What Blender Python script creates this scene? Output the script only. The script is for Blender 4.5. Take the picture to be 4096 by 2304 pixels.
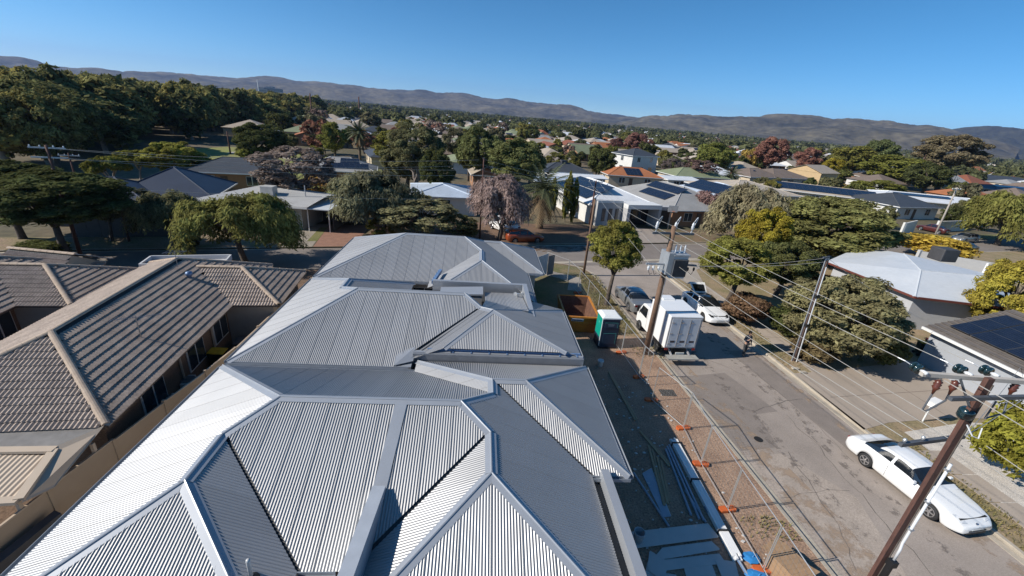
import bpy, math, random
import numpy as np
from mathutils import Vector, Matrix
random.seed(7); rng = np.random.default_rng(7)
for o in list(bpy.data.objects): bpy.data.objects.remove(o)
scene = bpy.context.scene
COL = scene.collection

# ---------------------------------------------------------------- camera
CAM_H = 13.4                                   # drone height above the street, metres
_d = Vector((-228, 2626, 1065)).normalized()   # down, in camera axes (right, down, forward)
_y = Vector((-74, -439.5, 1065)); _y = (_y - _d*_y.dot(_d)).normalized()
_x = _d.cross(_y); _x = _x if _x.x > 0 else -_x
R = Matrix((_x, _y, -_d))
cam_data = bpy.data.cameras.new("camera"); cam = bpy.data.objects.new("camera", cam_data); COL.objects.link(cam)
cam_data.sensor_width = 36; cam_data.lens = 18*1065/1288
cam_data.clip_start = 0.1; cam_data.clip_end = 40000
r3 = Matrix((R.col[0], -R.col[1], -R.col[2])).transposed()
cam.matrix_world = Matrix.Translation((0, 0, CAM_H)) @ r3.to_4x4()
scene.camera = cam

# ---------------------------------------------------------------- world, sun, exposure
SUN_EL = math.radians(34.5); SUN_AZ = math.atan2(-.989, -.152)       # azimuth clockwise from +Y
w = bpy.data.worlds.new("World"); scene.world = w; w.use_nodes = True
nt = w.node_tree; nt.nodes.clear()
sky = nt.nodes.new("ShaderNodeTexSky"); sky.sky_type = 'NISHITA'; sky.sun_disc = False
sky.sun_elevation = SUN_EL; sky.sun_rotation = SUN_AZ
sky.altitude = 300; sky.air_density = .62; sky.dust_density = .05; sky.ozone_density = 5.5
bg = nt.nodes.new("ShaderNodeBackground"); bg.inputs[1].default_value = 0.106
wo = nt.nodes.new("ShaderNodeOutputWorld")
hs_ = nt.nodes.new("ShaderNodeHueSaturation"); hs_.inputs["Hue"].default_value = .488; hs_.inputs["Saturation"].default_value = 1.17; nt.links.new(sky.outputs[0], hs_.inputs["Color"]); nt.links.new(hs_.outputs[0], bg.inputs[0]); nt.links.new(bg.outputs[0], wo.inputs[0])
sun_d = bpy.data.lights.new("sun", 'SUN'); sun_d.energy = 4.6; sun_d.angle = math.radians(.5); sun_d.color = (1, .94, .85)
sun = bpy.data.objects.new("sun", sun_d); COL.objects.link(sun)
SUNV = Vector((math.sin(SUN_AZ)*math.cos(SUN_EL), math.cos(SUN_AZ)*math.cos(SUN_EL), math.sin(SUN_EL)))
sun.rotation_euler = SUNV.to_track_quat('Z', 'Y').to_euler(); sun.location = SUNV*200
scene.view_settings.view_transform = 'Standard'; scene.view_settings.look = 'None'
scene.view_settings.exposure = 0.38; scene.view_settings.gamma = 1.0
scene.cycles.max_bounces = 6; scene.cycles.transparent_max_bounces = 8
scene.cycles.volume_bounces = 0

# ---------------------------------------------------------------- helpers
def g(px, py, z=0.0):
    "point at height z seen at photograph pixel (4096 wide)"
    r = R @ Vector(((px-2048)/1693.35, (py-1152)/1693.35, 1)); t = (z-CAM_H)/r.z
    return Vector((r.x*t, r.y*t, z))

MATS = {}
def M(name, rgb, rough=.7, metal=0., var=.15, scale=3., rgb2=None, bump=0., bscale=40., spec=.5, stretch=None, fine=0., fscale=60., coat=0.):
    "procedural material: base colour broken up by noise at two scales, optional bump"
    if name in MATS: return MATS[name]
    m = bpy.data.materials.new(name); m.use_nodes = True; MATS[name] = m
    t = m.node_tree; n = t.nodes; L = t.links.new; p = n["Principled BSDF"]
    p.inputs["Roughness"].default_value = rough; p.inputs["Metallic"].default_value = metal
    p.inputs["Specular IOR Level"].default_value = spec
    if coat: p.inputs["Coat Weight"].default_value = coat; p.inputs["Coat Roughness"].default_value = .06
    geo = n.new("ShaderNodeNewGeometry"); vec = geo.outputs["Position"]
    if stretch:
        mp = n.new("ShaderNodeMapping"); mp.inputs["Scale"].default_value = stretch; L(vec, mp.inputs[0]); vec = mp.outputs[0]
    no = n.new("ShaderNodeTexNoise"); no.inputs["Scale"].default_value = scale; no.inputs["Detail"].default_value = 6; no.inputs["Roughness"].default_value = .62
    L(vec, no.inputs["Vector"])
    mr = n.new("ShaderNodeMapRange"); mr.inputs[1].default_value = .3; mr.inputs[2].default_value = .7
    L(no.outputs[0], mr.inputs[0])
    mix = n.new("ShaderNodeMix"); mix.data_type = 'RGBA'
    c2 = rgb2 if rgb2 else tuple(c*(1-var) for c in rgb); c1 = rgb if rgb2 else tuple(min(1, c*(1+var)) for c in rgb)
    mix.inputs[6].default_value = (*c1, 1); mix.inputs[7].default_value = (*c2, 1); L(mr.outputs[0], mix.inputs[0])
    col = mix.outputs[2]
    if fine:
        n2 = n.new("ShaderNodeTexNoise"); n2.inputs["Scale"].default_value = fscale; n2.inputs["Detail"].default_value = 3; L(vec, n2.inputs["Vector"])
        m2 = n.new("ShaderNodeMapRange"); m2.inputs[1].default_value = .3; m2.inputs[2].default_value = .7; m2.inputs[3].default_value = 1-fine; m2.inputs[4].default_value = 1+fine
        L(n2.outputs[0], m2.inputs[0])
        mm = n.new("ShaderNodeVectorMath"); mm.operation = 'SCALE'; L(col, mm.inputs[0]); L(m2.outputs[0], mm.inputs["Scale"]); col = mm.outputs[0]
    L(col, p.inputs["Base Color"])
    if bump:
        b = n.new("ShaderNodeBump"); b.inputs["Strength"].default_value = bump; b.inputs["Distance"].default_value = .05
        nb = n.new("ShaderNodeTexNoise"); nb.inputs["Scale"].default_value = bscale; nb.inputs["Detail"].default_value = 5; L(vec, nb.inputs["Vector"])
        L(nb.outputs[0], b.inputs["Height"]); L(b.outputs[0], p.inputs["Normal"])
    return m

def tag(o, label=None, cat=None, group=None, kind=None):
    if label: o["label"] = label
    if cat: o["category"] = cat
    if group: o["group"] = group
    if kind: o["kind"] = kind
    return o

def thing(name, label, cat, loc=(0, 0, 0), rz=0., group=None):
    o = bpy.data.objects.new(name, None); COL.objects.link(o); o.empty_display_size = .2
    o.location = loc; o.rotation_euler = (0, 0, rz)
    return tag(o, label, cat, group)

def link(name, me, parent=None, loc=None):
    o = bpy.data.objects.new(name, me); COL.objects.link(o)
    if parent: o.parent = parent
    if loc is not None: o.location = loc
    return o

def copy_tree(o, parent=None):
    c = o.copy(); COL.objects.link(c); c.parent = parent
    for ch in list(o.children): copy_tree(ch, c)
    return c

class MB:
    "collects faces, builds ONE mesh object"
    def __init__(s): s.v = []; s.f = []
    def poly(s, *pts):
        b = len(s.v); s.v += [tuple(p) for p in pts]; s.f.append(tuple(range(b, b+len(pts)))); return s
    def box(s, x0, x1, y0, y1, z0, z1):
        b = len(s.v)
        s.v += [(x0,y0,z0),(x1,y0,z0),(x1,y1,z0),(x0,y1,z0),(x0,y0,z1),(x1,y0,z1),(x1,y1,z1),(x0,y1,z1)]
        s.f += [(b,b+3,b+2,b+1),(b+4,b+5,b+6,b+7),(b,b+1,b+5,b+4),(b+1,b+2,b+6,b+5),(b+2,b+3,b+7,b+6),(b+3,b,b+4,b+7)]; return s
    def bar(s, p0, p1, w, h, up=(0, 0, 1)):
        "box beam between two points, w sideways, h along up"
        p0 = Vector(p0); p1 = Vector(p1); d = (p1-p0).normalized(); up = Vector(up)
        sd = d.cross(up)
        if sd.length < 1e-4: sd = d.cross(Vector((1, 0, 0)))
        sd.normalize(); u = sd.cross(d).normalized(); sd = sd*(w/2); u = u*(h/2); b = len(s.v)
        for p in (p0, p1):
            s.v += [tuple(p-sd-u), tuple(p+sd-u), tuple(p+sd+u), tuple(p-sd+u)]
        s.f += [(b,b+1,b+2,b+3),(b+4,b+7,b+6,b+5),(b,b+4,b+5,b+1),(b+1,b+5,b+6,b+2),(b+2,b+6,b+7,b+3),(b+3,b+7,b+4,b)]; return s
    def tube(s, path, r, n=6, caps=True):
        "round tube along a path; r is one radius or one per point"
        path = [Vector(p) for p in path]; rs = r if isinstance(r, (list, tuple)) else [r]*len(path); b = len(s.v)
        prev = None
        for i, p in enumerate(path):
            d = (path[min(i+1, len(path)-1)]-path[max(i-1, 0)])
            d = d.normalized() if d.length > 1e-9 else Vector((0, 0, 1))
            if prev is None: a = d.orthogonal().normalized()
            else:
                a = prev-d*prev.dot(d); a = a.normalized() if a.length > 1e-6 else d.orthogonal().normalized()
            prev = a; c = d.cross(a)
            for k in range(n):
                t = 2*math.pi*k/n; s.v.append(tuple(p+(a*math.cos(t)+c*math.sin(t))*rs[i]))
        for i in range(len(path)-1):
            for k in range(n):
                k2 = (k+1) % n; s.f.append((b+i*n+k, b+i*n+k2, b+(i+1)*n+k2, b+(i+1)*n+k))
        if caps:
            s.f.append(tuple(b+k for k in reversed(range(n)))); e = b+(len(path)-1)*n; s.f.append(tuple(e+k for k in range(n)))
        return s
    def lathe(s, c, prof, n=16, axis=(0, 0, 1)):
        "profile of (radius, height) turned about an axis through c"
        ax = Vector(axis).normalized(); a = ax.orthogonal().normalized(); q = ax.cross(a); c = Vector(c); b = len(s.v)
        for (r, h) in prof:
            for k in range(n):
                t = 2*math.pi*k/n; s.v.append(tuple(c+ax*h+(a*math.cos(t)+q*math.sin(t))*r))
        for i in range(len(prof)-1):
            for k in range(n):
                k2 = (k+1) % n; s.f.append((b+i*n+k, b+i*n+k2, b+(i+1)*n+k2, b+(i+1)*n+k))
        s.f.append(tuple(b+k for k in reversed(range(n)))); e = b+(len(prof)-1)*n; s.f.append(tuple(e+k for k in range(n)))
        return s
    def prism(s, pts, z0, z1):
        "plan polygon extruded from z0 to z1"
        n = len(pts); b = len(s.v); s.v += [(p[0], p[1], z0) for p in pts]+[(p[0], p[1], z1) for p in pts]
        s.f += [tuple(b+i for i in reversed(range(n))), tuple(b+n+i for i in range(n))]
        for i in range(n): j = (i+1) % n; s.f.append((b+i, b+j, b+n+j, b+n+i))
        return s
    def slab(s, pts, th):
        "3D polygon thickened downwards along its normal"
        pts = [Vector(p) for p in pts]; nr = newell(pts); nr = nr if nr.z >= 0 else -nr; n = len(pts); b = len(s.v)
        s.v += [tuple(p) for p in pts]+[tuple(p-nr*th) for p in pts]
        s.f += [tuple(b+i for i in range(n)), tuple(b+n+i for i in reversed(range(n)))]
        for i in range(n): j = (i+1) % n; s.f.append((b+i, b+n+i, b+n+j, b+j))
        return s
    def mesh(s, name, mat, smooth=False, off=None, bevel=0.):
        me = bpy.data.meshes.new(name)
        v = s.v if off is None else [(x-off[0], y-off[1], z-off[2]) for x, y, z in s.v]
        me.from_pydata(v, [], s.f); me.update()
        if isinstance(mat, (list, tuple)):
            for m in mat: me.materials.append(m)
        elif mat: me.materials.append(mat)
        if smooth: me.shade_smooth()
        return me
    def build(s, name, mat, parent=None, smooth=False, local=False, bevel=0.):
        "world-space vertices unless local; a parent's location is taken off"
        off = None if (local or parent is None) else root_loc(parent)
        o = link(name, s.mesh(name, mat, smooth, off), parent)
        if bevel:
            md = o.modifiers.new("bevel", 'BEVEL'); md.width = bevel; md.segments = 2; md.limit_method = 'ANGLE'; md.angle_limit = .6
        return o

def root_loc(o):
    l = Vector((0, 0, 0))
    while o: l += o.location; o = o.parent
    return l

def newell(p):
    n = Vector((0, 0, 0))
    for i in range(len(p)):
        a = p[i]; b = p[(i+1) % len(p)]
        n += Vector(((a.y-b.y)*(a.z+b.z), (a.z-b.z)*(a.x+b.x), (a.x-b.x)*(a.y+b.y)))
    return n.normalized()

def struct(name, mb, mat, label=None):
    return tag(mb.build(name, mat), label, None, None, "structure")
# ---------------------------------------------------------------- materials of the setting
asphalt = M("asphalt", (.31, .262, .225), .92, var=.16, scale=.35, fine=.16, fscale=26, bump=.25, bscale=90)
asphalt_patch = M("asphalt_patch", (.225, .19, .165), .92, var=.1, scale=1.2, fine=.14, fscale=30, bump=.2, bscale=90)
asphalt_worn = M("asphalt_worn", (.36, .30, .25), .93, var=.14, scale=.8, fine=.2, fscale=20, bump=.25, bscale=80)
concrete = M("concrete", (.36, .315, .265), .9, var=.1, scale=.8, fine=.06, fscale=30)
kerb_m = M("kerb_concrete", (.40, .35, .28), .9, var=.16, scale=1.5, fine=.1, fscale=25)
soil_site = M("site_soil", (.38, .25, .17), .95, rgb2=(.24, .15, .10), scale=.9, fine=.38, fscale=14, bump=.6, bscale=12)
soil_dark = M("yard_soil", (.20, .125, .08), .95, rgb2=(.12, .08, .055), scale=.9, fine=.3, fscale=10, bump=.6, bscale=10)
verge_m = M("dry_verge", (.33, .235, .15), .95, rgb2=(.19, .165, .075), scale=.55, fine=.28, fscale=9, bump=.5, bscale=14)
lawn_m = M("lawn", (.12, .13, .035), .95, rgb2=(.22, .19, .08), scale=.25, fine=.25, fscale=6, bump=.4, bscale=14)
suburb_m = M("suburb_soil", (.15, .11, .07), .95, rgb2=(.075, .075, .035), scale=.05, fine=.3, fscale=1.2)
paving_m = M("paving_brick", (.27, .145, .10), .9, var=.15, scale=1.5, fine=.2, fscale=18)
gravel_m = M("white_gravel", (.55, .50, .44), .95, var=.15, scale=1.2, fine=.3, fscale=24, bump=.5, bscale=40)

kL = lambda y: 12.97-.0425*y            # left kerb of the street
kR = lambda y: 21.10-.053*y             # right kerb
cN = lambda x: 38.6+.247*x              # near kerb of the cross street
cF = lambda x: 45.0+.247*x              # far kerb
ZR = -.126
struct("ground", MB().poly((-20000, -300, -.135), (20000, -300, -.135), (20000, 26000, -.135), (-20000, 26000, -.135)), suburb_m)

def arc(cx, cy, r, a0, a1, n=8): return [(cx+r*math.cos(math.radians(a0+(a1-a0)*i/n)), cy+r*math.sin(math.radians(a0+(a1-a0)*i/n))) for i in range(n+1)]
cornerL = arc(kL(37)-3.2, 37.2, 3.2, 0, 104)         # kerb return, left corner
cornerR = arc(kR(41)+3.2, 40.2, 3.2, 180, 104)
# street and cross street
st = [(kL(-12)-.2, -12), (kR(-12)+.2, -12), (kR(44)+.2, 44.0), (kL(44)-.2, 42.5)]
struct("street", MB().poly(*[(x, y, ZR) for x, y in st]), asphalt)
cs = [(-130, cN(-130)-1), (150, cN(150)-1), (150, cF(150)+.2), (-130, cF(-130)+.2)]
struct("cross_street", MB().poly(*[(x, y, ZR+.004) for x, y in cs]), M("asphalt_old", (.20, .172, .152), .92, var=.12, scale=.5, fine=.14, fscale=20))
struct("asphalt_patch", MB().poly(*[(x, y, ZR+.005) for x, y in ((12.4, 20.6), (15.6, 21.2), (16.6, 17.6), (15.2, 17.3), (14.8, 14.9), (12.7, 14.6))]), asphalt_patch)
struct("asphalt_patch", MB().poly(*[(x, y, ZR+.005) for x, y in ((12.75, 14.2), (14.7, 14.5), (16.3, 12.0), (15.2, 8.4), (12.9, 8.2))]), asphalt_worn)
struct("asphalt_patch", MB().poly(*[(x, y, ZR+.0052) for x, y in ((17.3, 24.0), (19.1, 24.0), (19.9, 12.0), (18.6, 12.0))]), asphalt_patch)
# land on either side of the streets: raised by the height of the kerb
blkA = [(-130, -12), (kL(-12), -12), (kL(37), 37.2)]+cornerL[1:]+[(-130, cN(-130))]
blkB = [(kR(-12), -12), (170, -12), (170, cN(170))]+list(reversed(cornerR))+[(kR(40), 40.2)]
blkC = [(-130, cF(-130)), (170, cF(170)), (170, 400), (-130, 400)]
struct("block_ground", MB().prism(blkA, -.13, 0), soil_dark)
struct("block_ground", MB().prism(blkB, -.13, 0), verge_m)
struct("block_ground", MB().prism(blkC, -.13, 0), suburb_m)

def strip(pts, wd, z0, z1, mb=None):
    "kerb or path of width wd laid to the left of a plan polyline"
    mb = mb or MB(); pts = [Vector((p[0], p[1])) for p in pts]; off = []
    for i, p in enumerate(pts):
        d = (pts[min(i+1, len(pts)-1)]-pts[max(i-1, 0)]).normalized(); off.append(p+Vector((-d.y, d.x))*wd)
    for i in range(len(pts)-1):
        mb.prism([pts[i], pts[i+1], off[i+1], off[i]], z0, z1)
    return mb
def kerb(line, label=None):
    struct("kerb", strip(line, .16, -.13, .016), kerb_m)
    struct("gutter", strip(line, -.32, -.128, -.110), kerb_m)
nseg = lambda f, a, b, n: [(f(a+(b-a)*i/n), a+(b-a)*i/n) for i in range(n+1)]
xseg = lambda f, a, b, n: [(a+(b-a)*i/n, f(a+(b-a)*i/n)) for i in range(n+1)]
kerb(nseg(kL, -12, 37, 8)+cornerL[1:]+[(-130, cN(-130))])
kerb([(170, cN(170))]+list(reversed(cornerR))+list(reversed(nseg(kR, -12, 40.2, 8))))
kerb([(-130, cF(-130)), (-19, cF(-19))]); kerb([(-12, cF(-12)), (17, cF(17))]); kerb([(25, cF(25)), (170, cF(170))])
struct("spoon_drain", MB().poly(*[(x, y, ZR+.008) for x, y in ((5, cN(5)-.05), (26, cN(26)-.1), (26, cN(26)+.45), (5, cN(5)+.5))]), kerb_m)

def stain(name, pts, z, c, thr, sc):
    "patchy dirt or litter lying on the surface: noise decides where it covers"
    m = MATS.get(name)
    if not m:
        m = bpy.data.materials.new(name); MATS[name] = m; m.use_nodes = True; n = m.node_tree.nodes; L = m.node_tree.links.new; p = n["Principled BSDF"]; p.inputs["Base Color"].default_value = (*c, 1); p.inputs["Roughness"].default_value = .95
        ge = n.new("ShaderNodeNewGeometry"); no = n.new("ShaderNodeTexNoise"); no.inputs["Scale"].default_value = sc; no.inputs["Detail"].default_value = 9; no.inputs["Roughness"].default_value = .7; L(ge.outputs["Position"], no.inputs["Vector"])
        mr = n.new("ShaderNodeMapRange"); mr.inputs[1].default_value = thr; mr.inputs[2].default_value = thr+.12; mr.inputs[4].default_value = .75; L(no.outputs[0], mr.inputs[0]); L(mr.outputs[0], p.inputs["Alpha"])
    return struct(name, MB().poly(*[(x, y, z) for x, y in pts]), m)
stain("road_dirt", [(kL(5)+.3, 5), (kL(5)+2.6, 5), (kL(26)+1.2, 26), (kL(26)+.3, 26)], ZR+.009, (.38, .28, .20), .50, 1.3)
stain("road_dirt", [(kR(5)-1.2, 5), (kR(5)-.3, 5), (kR(30)-.3, 30), (kR(30)-.9, 30)], ZR+.009, (.36, .27, .19), .54, 1.3)
stain("tyre_marks", [(14.6, 5), (15.5, 5), (15.0, 34), (14.2, 34)], ZR+.0085, (.20, .168, .145), .52, 2.2)
stain("tyre_marks", [(17.3, 5), (18.2, 5), (17.4, 34), (16.6, 34)], ZR+.0085, (.20, .168, .145), .52, 2.2)
stain("leaf_drift", [(-10, cF(-10)-2.6), (14, cF(14)-2.6), (14, cF(14)-.2), (-10, cF(-10)-.2)], ZR+.012, (.20, .12, .07), .47, .9)
sheet = lambda name, pts, z, mat: struct(name, MB().poly(*[(x, y, z) for x, y in pts]), mat)
rc_ = random.Random(5); crack_m = M("crack_tar", (.11, .095, .085), .9)
for x0, y0, dx, dy, n_ in ((16.2, 6, .02, 1, 26), (13.6, 9, .25, .9, 14), (17.9, 14, -.05, 1, 16), (15.2, 17.5, .9, .2, 9), (14.3, 24, .15, 1, 12), (16.8, 21, -.6, .6, 8), (12.9, 12.0, 1, .1, 7)):
    mb = MB(); p = Vector((x0, y0, ZR+.0095)); w_ = rc_.uniform(.012, .028)
    for i in range(n_):
        q = p+Vector((dx*.45+rc_.uniform(-.14, .14), dy*.45+rc_.uniform(-.14, .14), 0)); mb.bar(p, q, w_*rc_.uniform(.6, 1.4), .002); p = q
    struct("road_crack", mb, crack_m)
sheet("site_soil", [(3, 6), (kL(6)-.16, 6), (kL(25)-.16, 25), (9.6, 25.5), (3, 25.5)], .004, soil_site)
sheet("site_soil", [(3, -12), (kL(-12)-.16, -12), (kL(6)-.16, 6), (3, 6)], .004, soil_site)
sheet("verge", [(3, 25.5), (9.6, 25.5), (kL(25)-.16, 25), (kL(37)-.16, 37), (kL(38)-.8, 39.2), (8, 40.2), (-2, 37.9), (3, 34)], .004, M("site_verge", (.25, .165, .095), .95, rgb2=(.10, .115, .035), scale=.45, fine=.3, fscale=9, bump=.6, bscale=12))
sheet("footpath", [(9.2, 33.0), (9.9, 36.4), (6.5, 38.2), (-8, 34.6), (-8, 33.6), (6, 36.9), (8.6, 35.5), (8.0, 33.2)], .008, concrete)
# concrete footpath on the right, laid in slabs
fpx = lambda y: kR(y)+1.55
slab_i = 0
yy = 23.0
foot = struct("footpath", MB().poly((fpx(22.5), 22.5, .004), (fpx(22.5)+1.3, 22.5, .004), (fpx(37)+1.3, 37, .004), (fpx(37), 37, .004)), M("path_joint", (.16, .13, .1), .95))
pm = M("path_slab", (.37, .31, .255), .9, var=.12, scale=.7, fine=.08, fscale=22)
def path_slab(a, b):
    mb = MB().prism([(fpx(a), a), (fpx(a)+1.3, a), (fpx(b)+1.3, b), (fpx(b), b)], -.05, .012); mb.build("slab", pm, foot)
while yy < 36.5: path_slab(yy, yy+1.46); yy += 1.5
yy = 21.0
while yy < 22.9: path_slab(yy, yy+.9); yy += .94
yy = 14.7
while yy > -6: path_slab(yy-1.46, yy); yy -= 1.5
sheet("footpath", [(20.2, 36.4), (21.9, 36.2), (23.2, 40.6), (25.6, 42.9), (23.2, 43.5), (20.6, 41.6), (19.9, 38.4)], .008, concrete)
sheet("driveway", [(20.13, 21.2), (22.6, 21.6), (26.3, 22.4), (30.1, 23.2), (33, 23.3), (33, 17.0), (27.0, 17.3), (22.2, 16.7), (20.22, 16.1)], .016, M("driveway_concrete", (.35, .29, .235), .9, var=.07, scale=.5, fine=.05, fscale=24))
for a, b in (((20.6, 18.8), (32.8, 20.4)), ((26.4, 17.3), (26.2, 22.4))):
    struct("driveway_joint", MB().bar((*a, .017), (*b, .017), .03, .006), M("joint_dark", (.15, .12, .1), .95))
sheet("gravel_bed", [(22.4, 16.0), (27.0, 16.9), (33, 16.6), (33, 4), (24, 4), (22.6, 10)], .008, gravel_m)
sheet("driveway", [(24.2, 4), (24.3, 9.5), (33, 9.5), (33, 4)], .012, M("drive_grey", (.25, .23, .21), .9, var=.1))
sheet("driveway", [(31.5, 18.5), (33.5, 18.5), (40, 16), (40, 10), (31.5, 14)], .012, concrete)
# lots across the cross street
sheet("driveway", [(-18.6, cF(-18.6)+.1), (-16.0, cF(-16)+.1), (-17.2, 49.9), (-19.8, 49.2)], .01, M("old_concrete", (.30, .26, .21), .92, var=.25, scale=.5, fine=.2, fscale=9))
sheet("driveway", [(-15.9, cF(-15.9)+.1), (-12.2, cF(-12.2)+.1), (-12.7, 50.6), (-17.1, 49.9)], .012, paving_m)
sheet("grass_strip", [(-17.1, cF(-17)+2), (-16.2, cF(-16)+2), (-16.9, 48.5), (-17.7, 48.3)], .014, lawn_m)
sheet("verge", [(-60, cF(-60)+.2), (-18.7, cF(-18.7)+.2), (-19.8, 48.8), (-31, 41.5), (-60, 34)], .008, M("pink_verge", (.30, .20, .15), .95, rgb2=(.17, .155, .06), scale=.5, fine=.3, fscale=7))
sheet("verge", [(-12, cF(-12)+.2), (16, cF(16)+.2), (16, 58), (-12, 54)], .008, M("leaf_litter", (.19, .115, .07), .95, rgb2=(.12, .075, .05), scale=.5, fine=.35, fscale=7))
sheet("driveway", [(17.5, cF(17.5)+.1), (25.2, cF(25.2)+.1), (25.0, 58.2), (18.5, 59.2)], .012, M("drive_pink", (.30, .255, .22), .9, var=.08))
sheet("verge", [(25.3, cF(25.3)+.2), (60, cF(60)+.2), (60, 66), (26, 58)], .01, M("garden_bed", (.22, .135, .09), .95, rgb2=(.12, .11, .05), scale=.6, fine=.3, fscale=7))
sheet("verge", [(68, cF(68)+.2), (120, cF(120)+.2), (120, cF(120)+3), (68, cF(68)+3)], .012, lawn_m)
sheet("park_lawn", [(-47, 74), (-34, 58), (-24, 62), (-16, 78), (-22, 100), (-40, 118), (-66, 122), (-74, 96)], .01, M("park_grass", (.20, .24, .045), .95, rgb2=(.22, .20, .07), scale=.12, fine=.25, fscale=4))
sheet("park_path", [(-60, 112), (-20, 104), (-20, 101.5), (-60, 109)], .014, concrete)
sheet("dry_lawn", [(-75, 58), (-36, 62), (-34, 55), (-75, 49)], .01, M("dry_grass", (.26, .21, .09), .95, rgb2=(.20, .13, .08), scale=.3, fine=.25, fscale=5))
# ---------------------------------------------------------------- three new houses with corrugated steel roofs
steel = M("roof_steel", (.37, .37, .372), .44, metal=.42, var=.05, scale=.5, spec=.5)
steel_flat = M("roof_flashing", (.38, .40, .43), .4, metal=.35, var=.05, scale=1.2)
_t = steel.node_tree; _g = _t.nodes.new("ShaderNodeNewGeometry"); _r = _t.nodes.new("ShaderNodeMapRange"); _r.inputs[3].default_value = .95; _r.inputs[4].default_value = 1.05
_t.links.new(_g.outputs["Random Per Island"], _r.inputs[0]); _s = _t.nodes.new("ShaderNodeVectorMath"); _s.operation = 'SCALE'; _t.links.new(_t.nodes["Mix"].outputs[2], _s.inputs[0]); _t.links.new(_r.outputs[0], _s.inputs["Scale"]); _t.links.new(_s.outputs[0], _t.nodes["Principled BSDF"].inputs["Base Color"])
gutter_m = M("gutter_steel", (.33, .36, .40), .45, metal=.2, var=.08)
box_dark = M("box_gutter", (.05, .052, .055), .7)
film_m = M("blue_film", (.13, .22, .38), .4, var=.2, scale=4)
render_m = M("wall_render", (.46, .43, .40), .9, var=.06)
render_d = M("wall_cladding", (.34, .34, .34), .85, var=.08)
win_m = M("window_glass", (.03, .04, .05), .08, var=.1, spec=.9)
frame_w = M("frame_white", (.7, .7, .68), .5, var=.04)

def corr(poly, name, parent, mat, pitch=.0762, amp=.0115, n=8, inset=0., lift=0., seams=True):
    "corrugated sheet clipped to a 3D polygon, corrugations running down the slope"
    P = [Vector(p) for p in poly]; nr = newell(P)
    if nr.z < 0: nr = -nr
    V = Vector((nr.x, nr.y, 0)); V = Vector((0, 0, 1)) if V.length < 1e-5 else V
    V = (V-nr*V.dot(nr)).normalized(); U = V.cross(nr).normalized(); O = sum(P, Vector())/len(P)+nr*lift
    q = [((p-O).dot(U), (p-O).dot(V)) for p in P]
    u0 = min(a for a, b in q)+1e-4; u1 = max(a for a, b in q)-1e-4
    if amp > .011 and nr.x < -.2: amp = .007                 # waves made shallower on sun-facing slopes to cut their glare
    step = pitch/n; N = int((u1-u0)/step); v = []; f = []; prev = None
    for i in range(N+1):
        u = u0+i*step; cr = []
        for k in range(len(q)):
            (a, b), (c, d) = q[k], q[(k+1) % len(q)]
            if (a <= u) != (c <= u): cr.append(b+(d-b)*(u-a)/(c-a))
        if len(cr) < 2: prev = None; continue
        lo, hi = min(cr)+inset, max(cr)
        if hi-lo < .01: prev = None; continue
        h = amp*math.cos(2*math.pi*u/pitch); b = len(v)
        lap = seams and int(u/.762+500) != int((u-step)/.762+500)
        if lap and prev is not None:                      # sheets lap: the old sheet ends here, the next starts a little proud of it
            v.append(tuple(O+U*(u+.012)+V*lo+nr*(h-.003))); v.append(tuple(O+U*(u+.012)+V*hi+nr*(h-.003))); f.append((prev, b, b+1, prev+1)); b = len(v); prev = None; h += .005
        v.append(tuple(O+U*u+V*lo+nr*h)); v.append(tuple(O+U*u+V*hi+nr*h))
        if prev is not None: f.append((prev, b, b+1, prev+1))
        prev = b
    me = bpy.data.meshes.new(name); off = root_loc(parent)
    me.from_pydata([(x-off[0], y-off[1], z-off[2]) for x, y, z in v], [], f); me.update(); me.shade_smooth(); me.materials.append(mat)
    return link(name, me, parent)

def cap(p0, p1, parent, mat, w=.17, drop=None, name="ridge_cap", roll=.028, lift=.022):
    "ridge or hip flashing: two folded flanges and a rolled crest"
    p0 = Vector(p0); p1 = Vector(p1); d = (p1-p0).normalized(); sd = Vector((d.y, -d.x, 0)).normalized(); dz = (drop if drop is not None else .36)
    mb = MB(); up = Vector((0, 0, lift))
    for s in (1, -1):
        a = p0+up; b = p1+up; e = sd*s*w-Vector((0, 0, w*dz))
        mb.poly(a, b, b+e, a+e) if s < 0 else mb.poly(a, a+e, b+e, b)
        e2 = e-Vector((0, 0, .018)); mb.poly(b+e, a+e, a+e2, b+e2)
    mb.tube([p0+up*1.2, p1+up*1.2], roll, 6)
    return mb.build(name, mat, parent)

def valley(p0, p1, parent, w=.11):
    p0 = Vector(p0); p1 = Vector(p1); d = (p1-p0).normalized(); sd = Vector((d.y, -d.x, 0)).normalized()*w; up = Vector((0, 0, .012))
    return MB().poly(p0+sd-up, p0+up*-5, p1+up*-5, p1+sd-up).poly(p0+up*-5, p0-sd-up, p1-sd-up, p1+up*-5).build("valley_tray", box_dark, parent)  # tray coloured near black to deepen the shadow line of the valley

def gutter(p0, p1, parent, mat=None, name="gutter"):
    mb = MB(); p0 = Vector(p0); p1 = Vector(p1); d = (p1-p0).normalized(); sd = Vector((d.y, -d.x, 0))*.12; dn = Vector((0, 0, -.12)); up = Vector((0, 0, .01))
    mb.bar(p0+dn*.55, p1+dn*.55, .02, .14).bar(p0+sd+dn*.5, p1+sd+dn*.5, .012, .13).bar(p0+sd*.5+dn, p1+sd*.5+dn, .12, .012)
    return mb.build(name, mat or gutter_m, parent)

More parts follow.
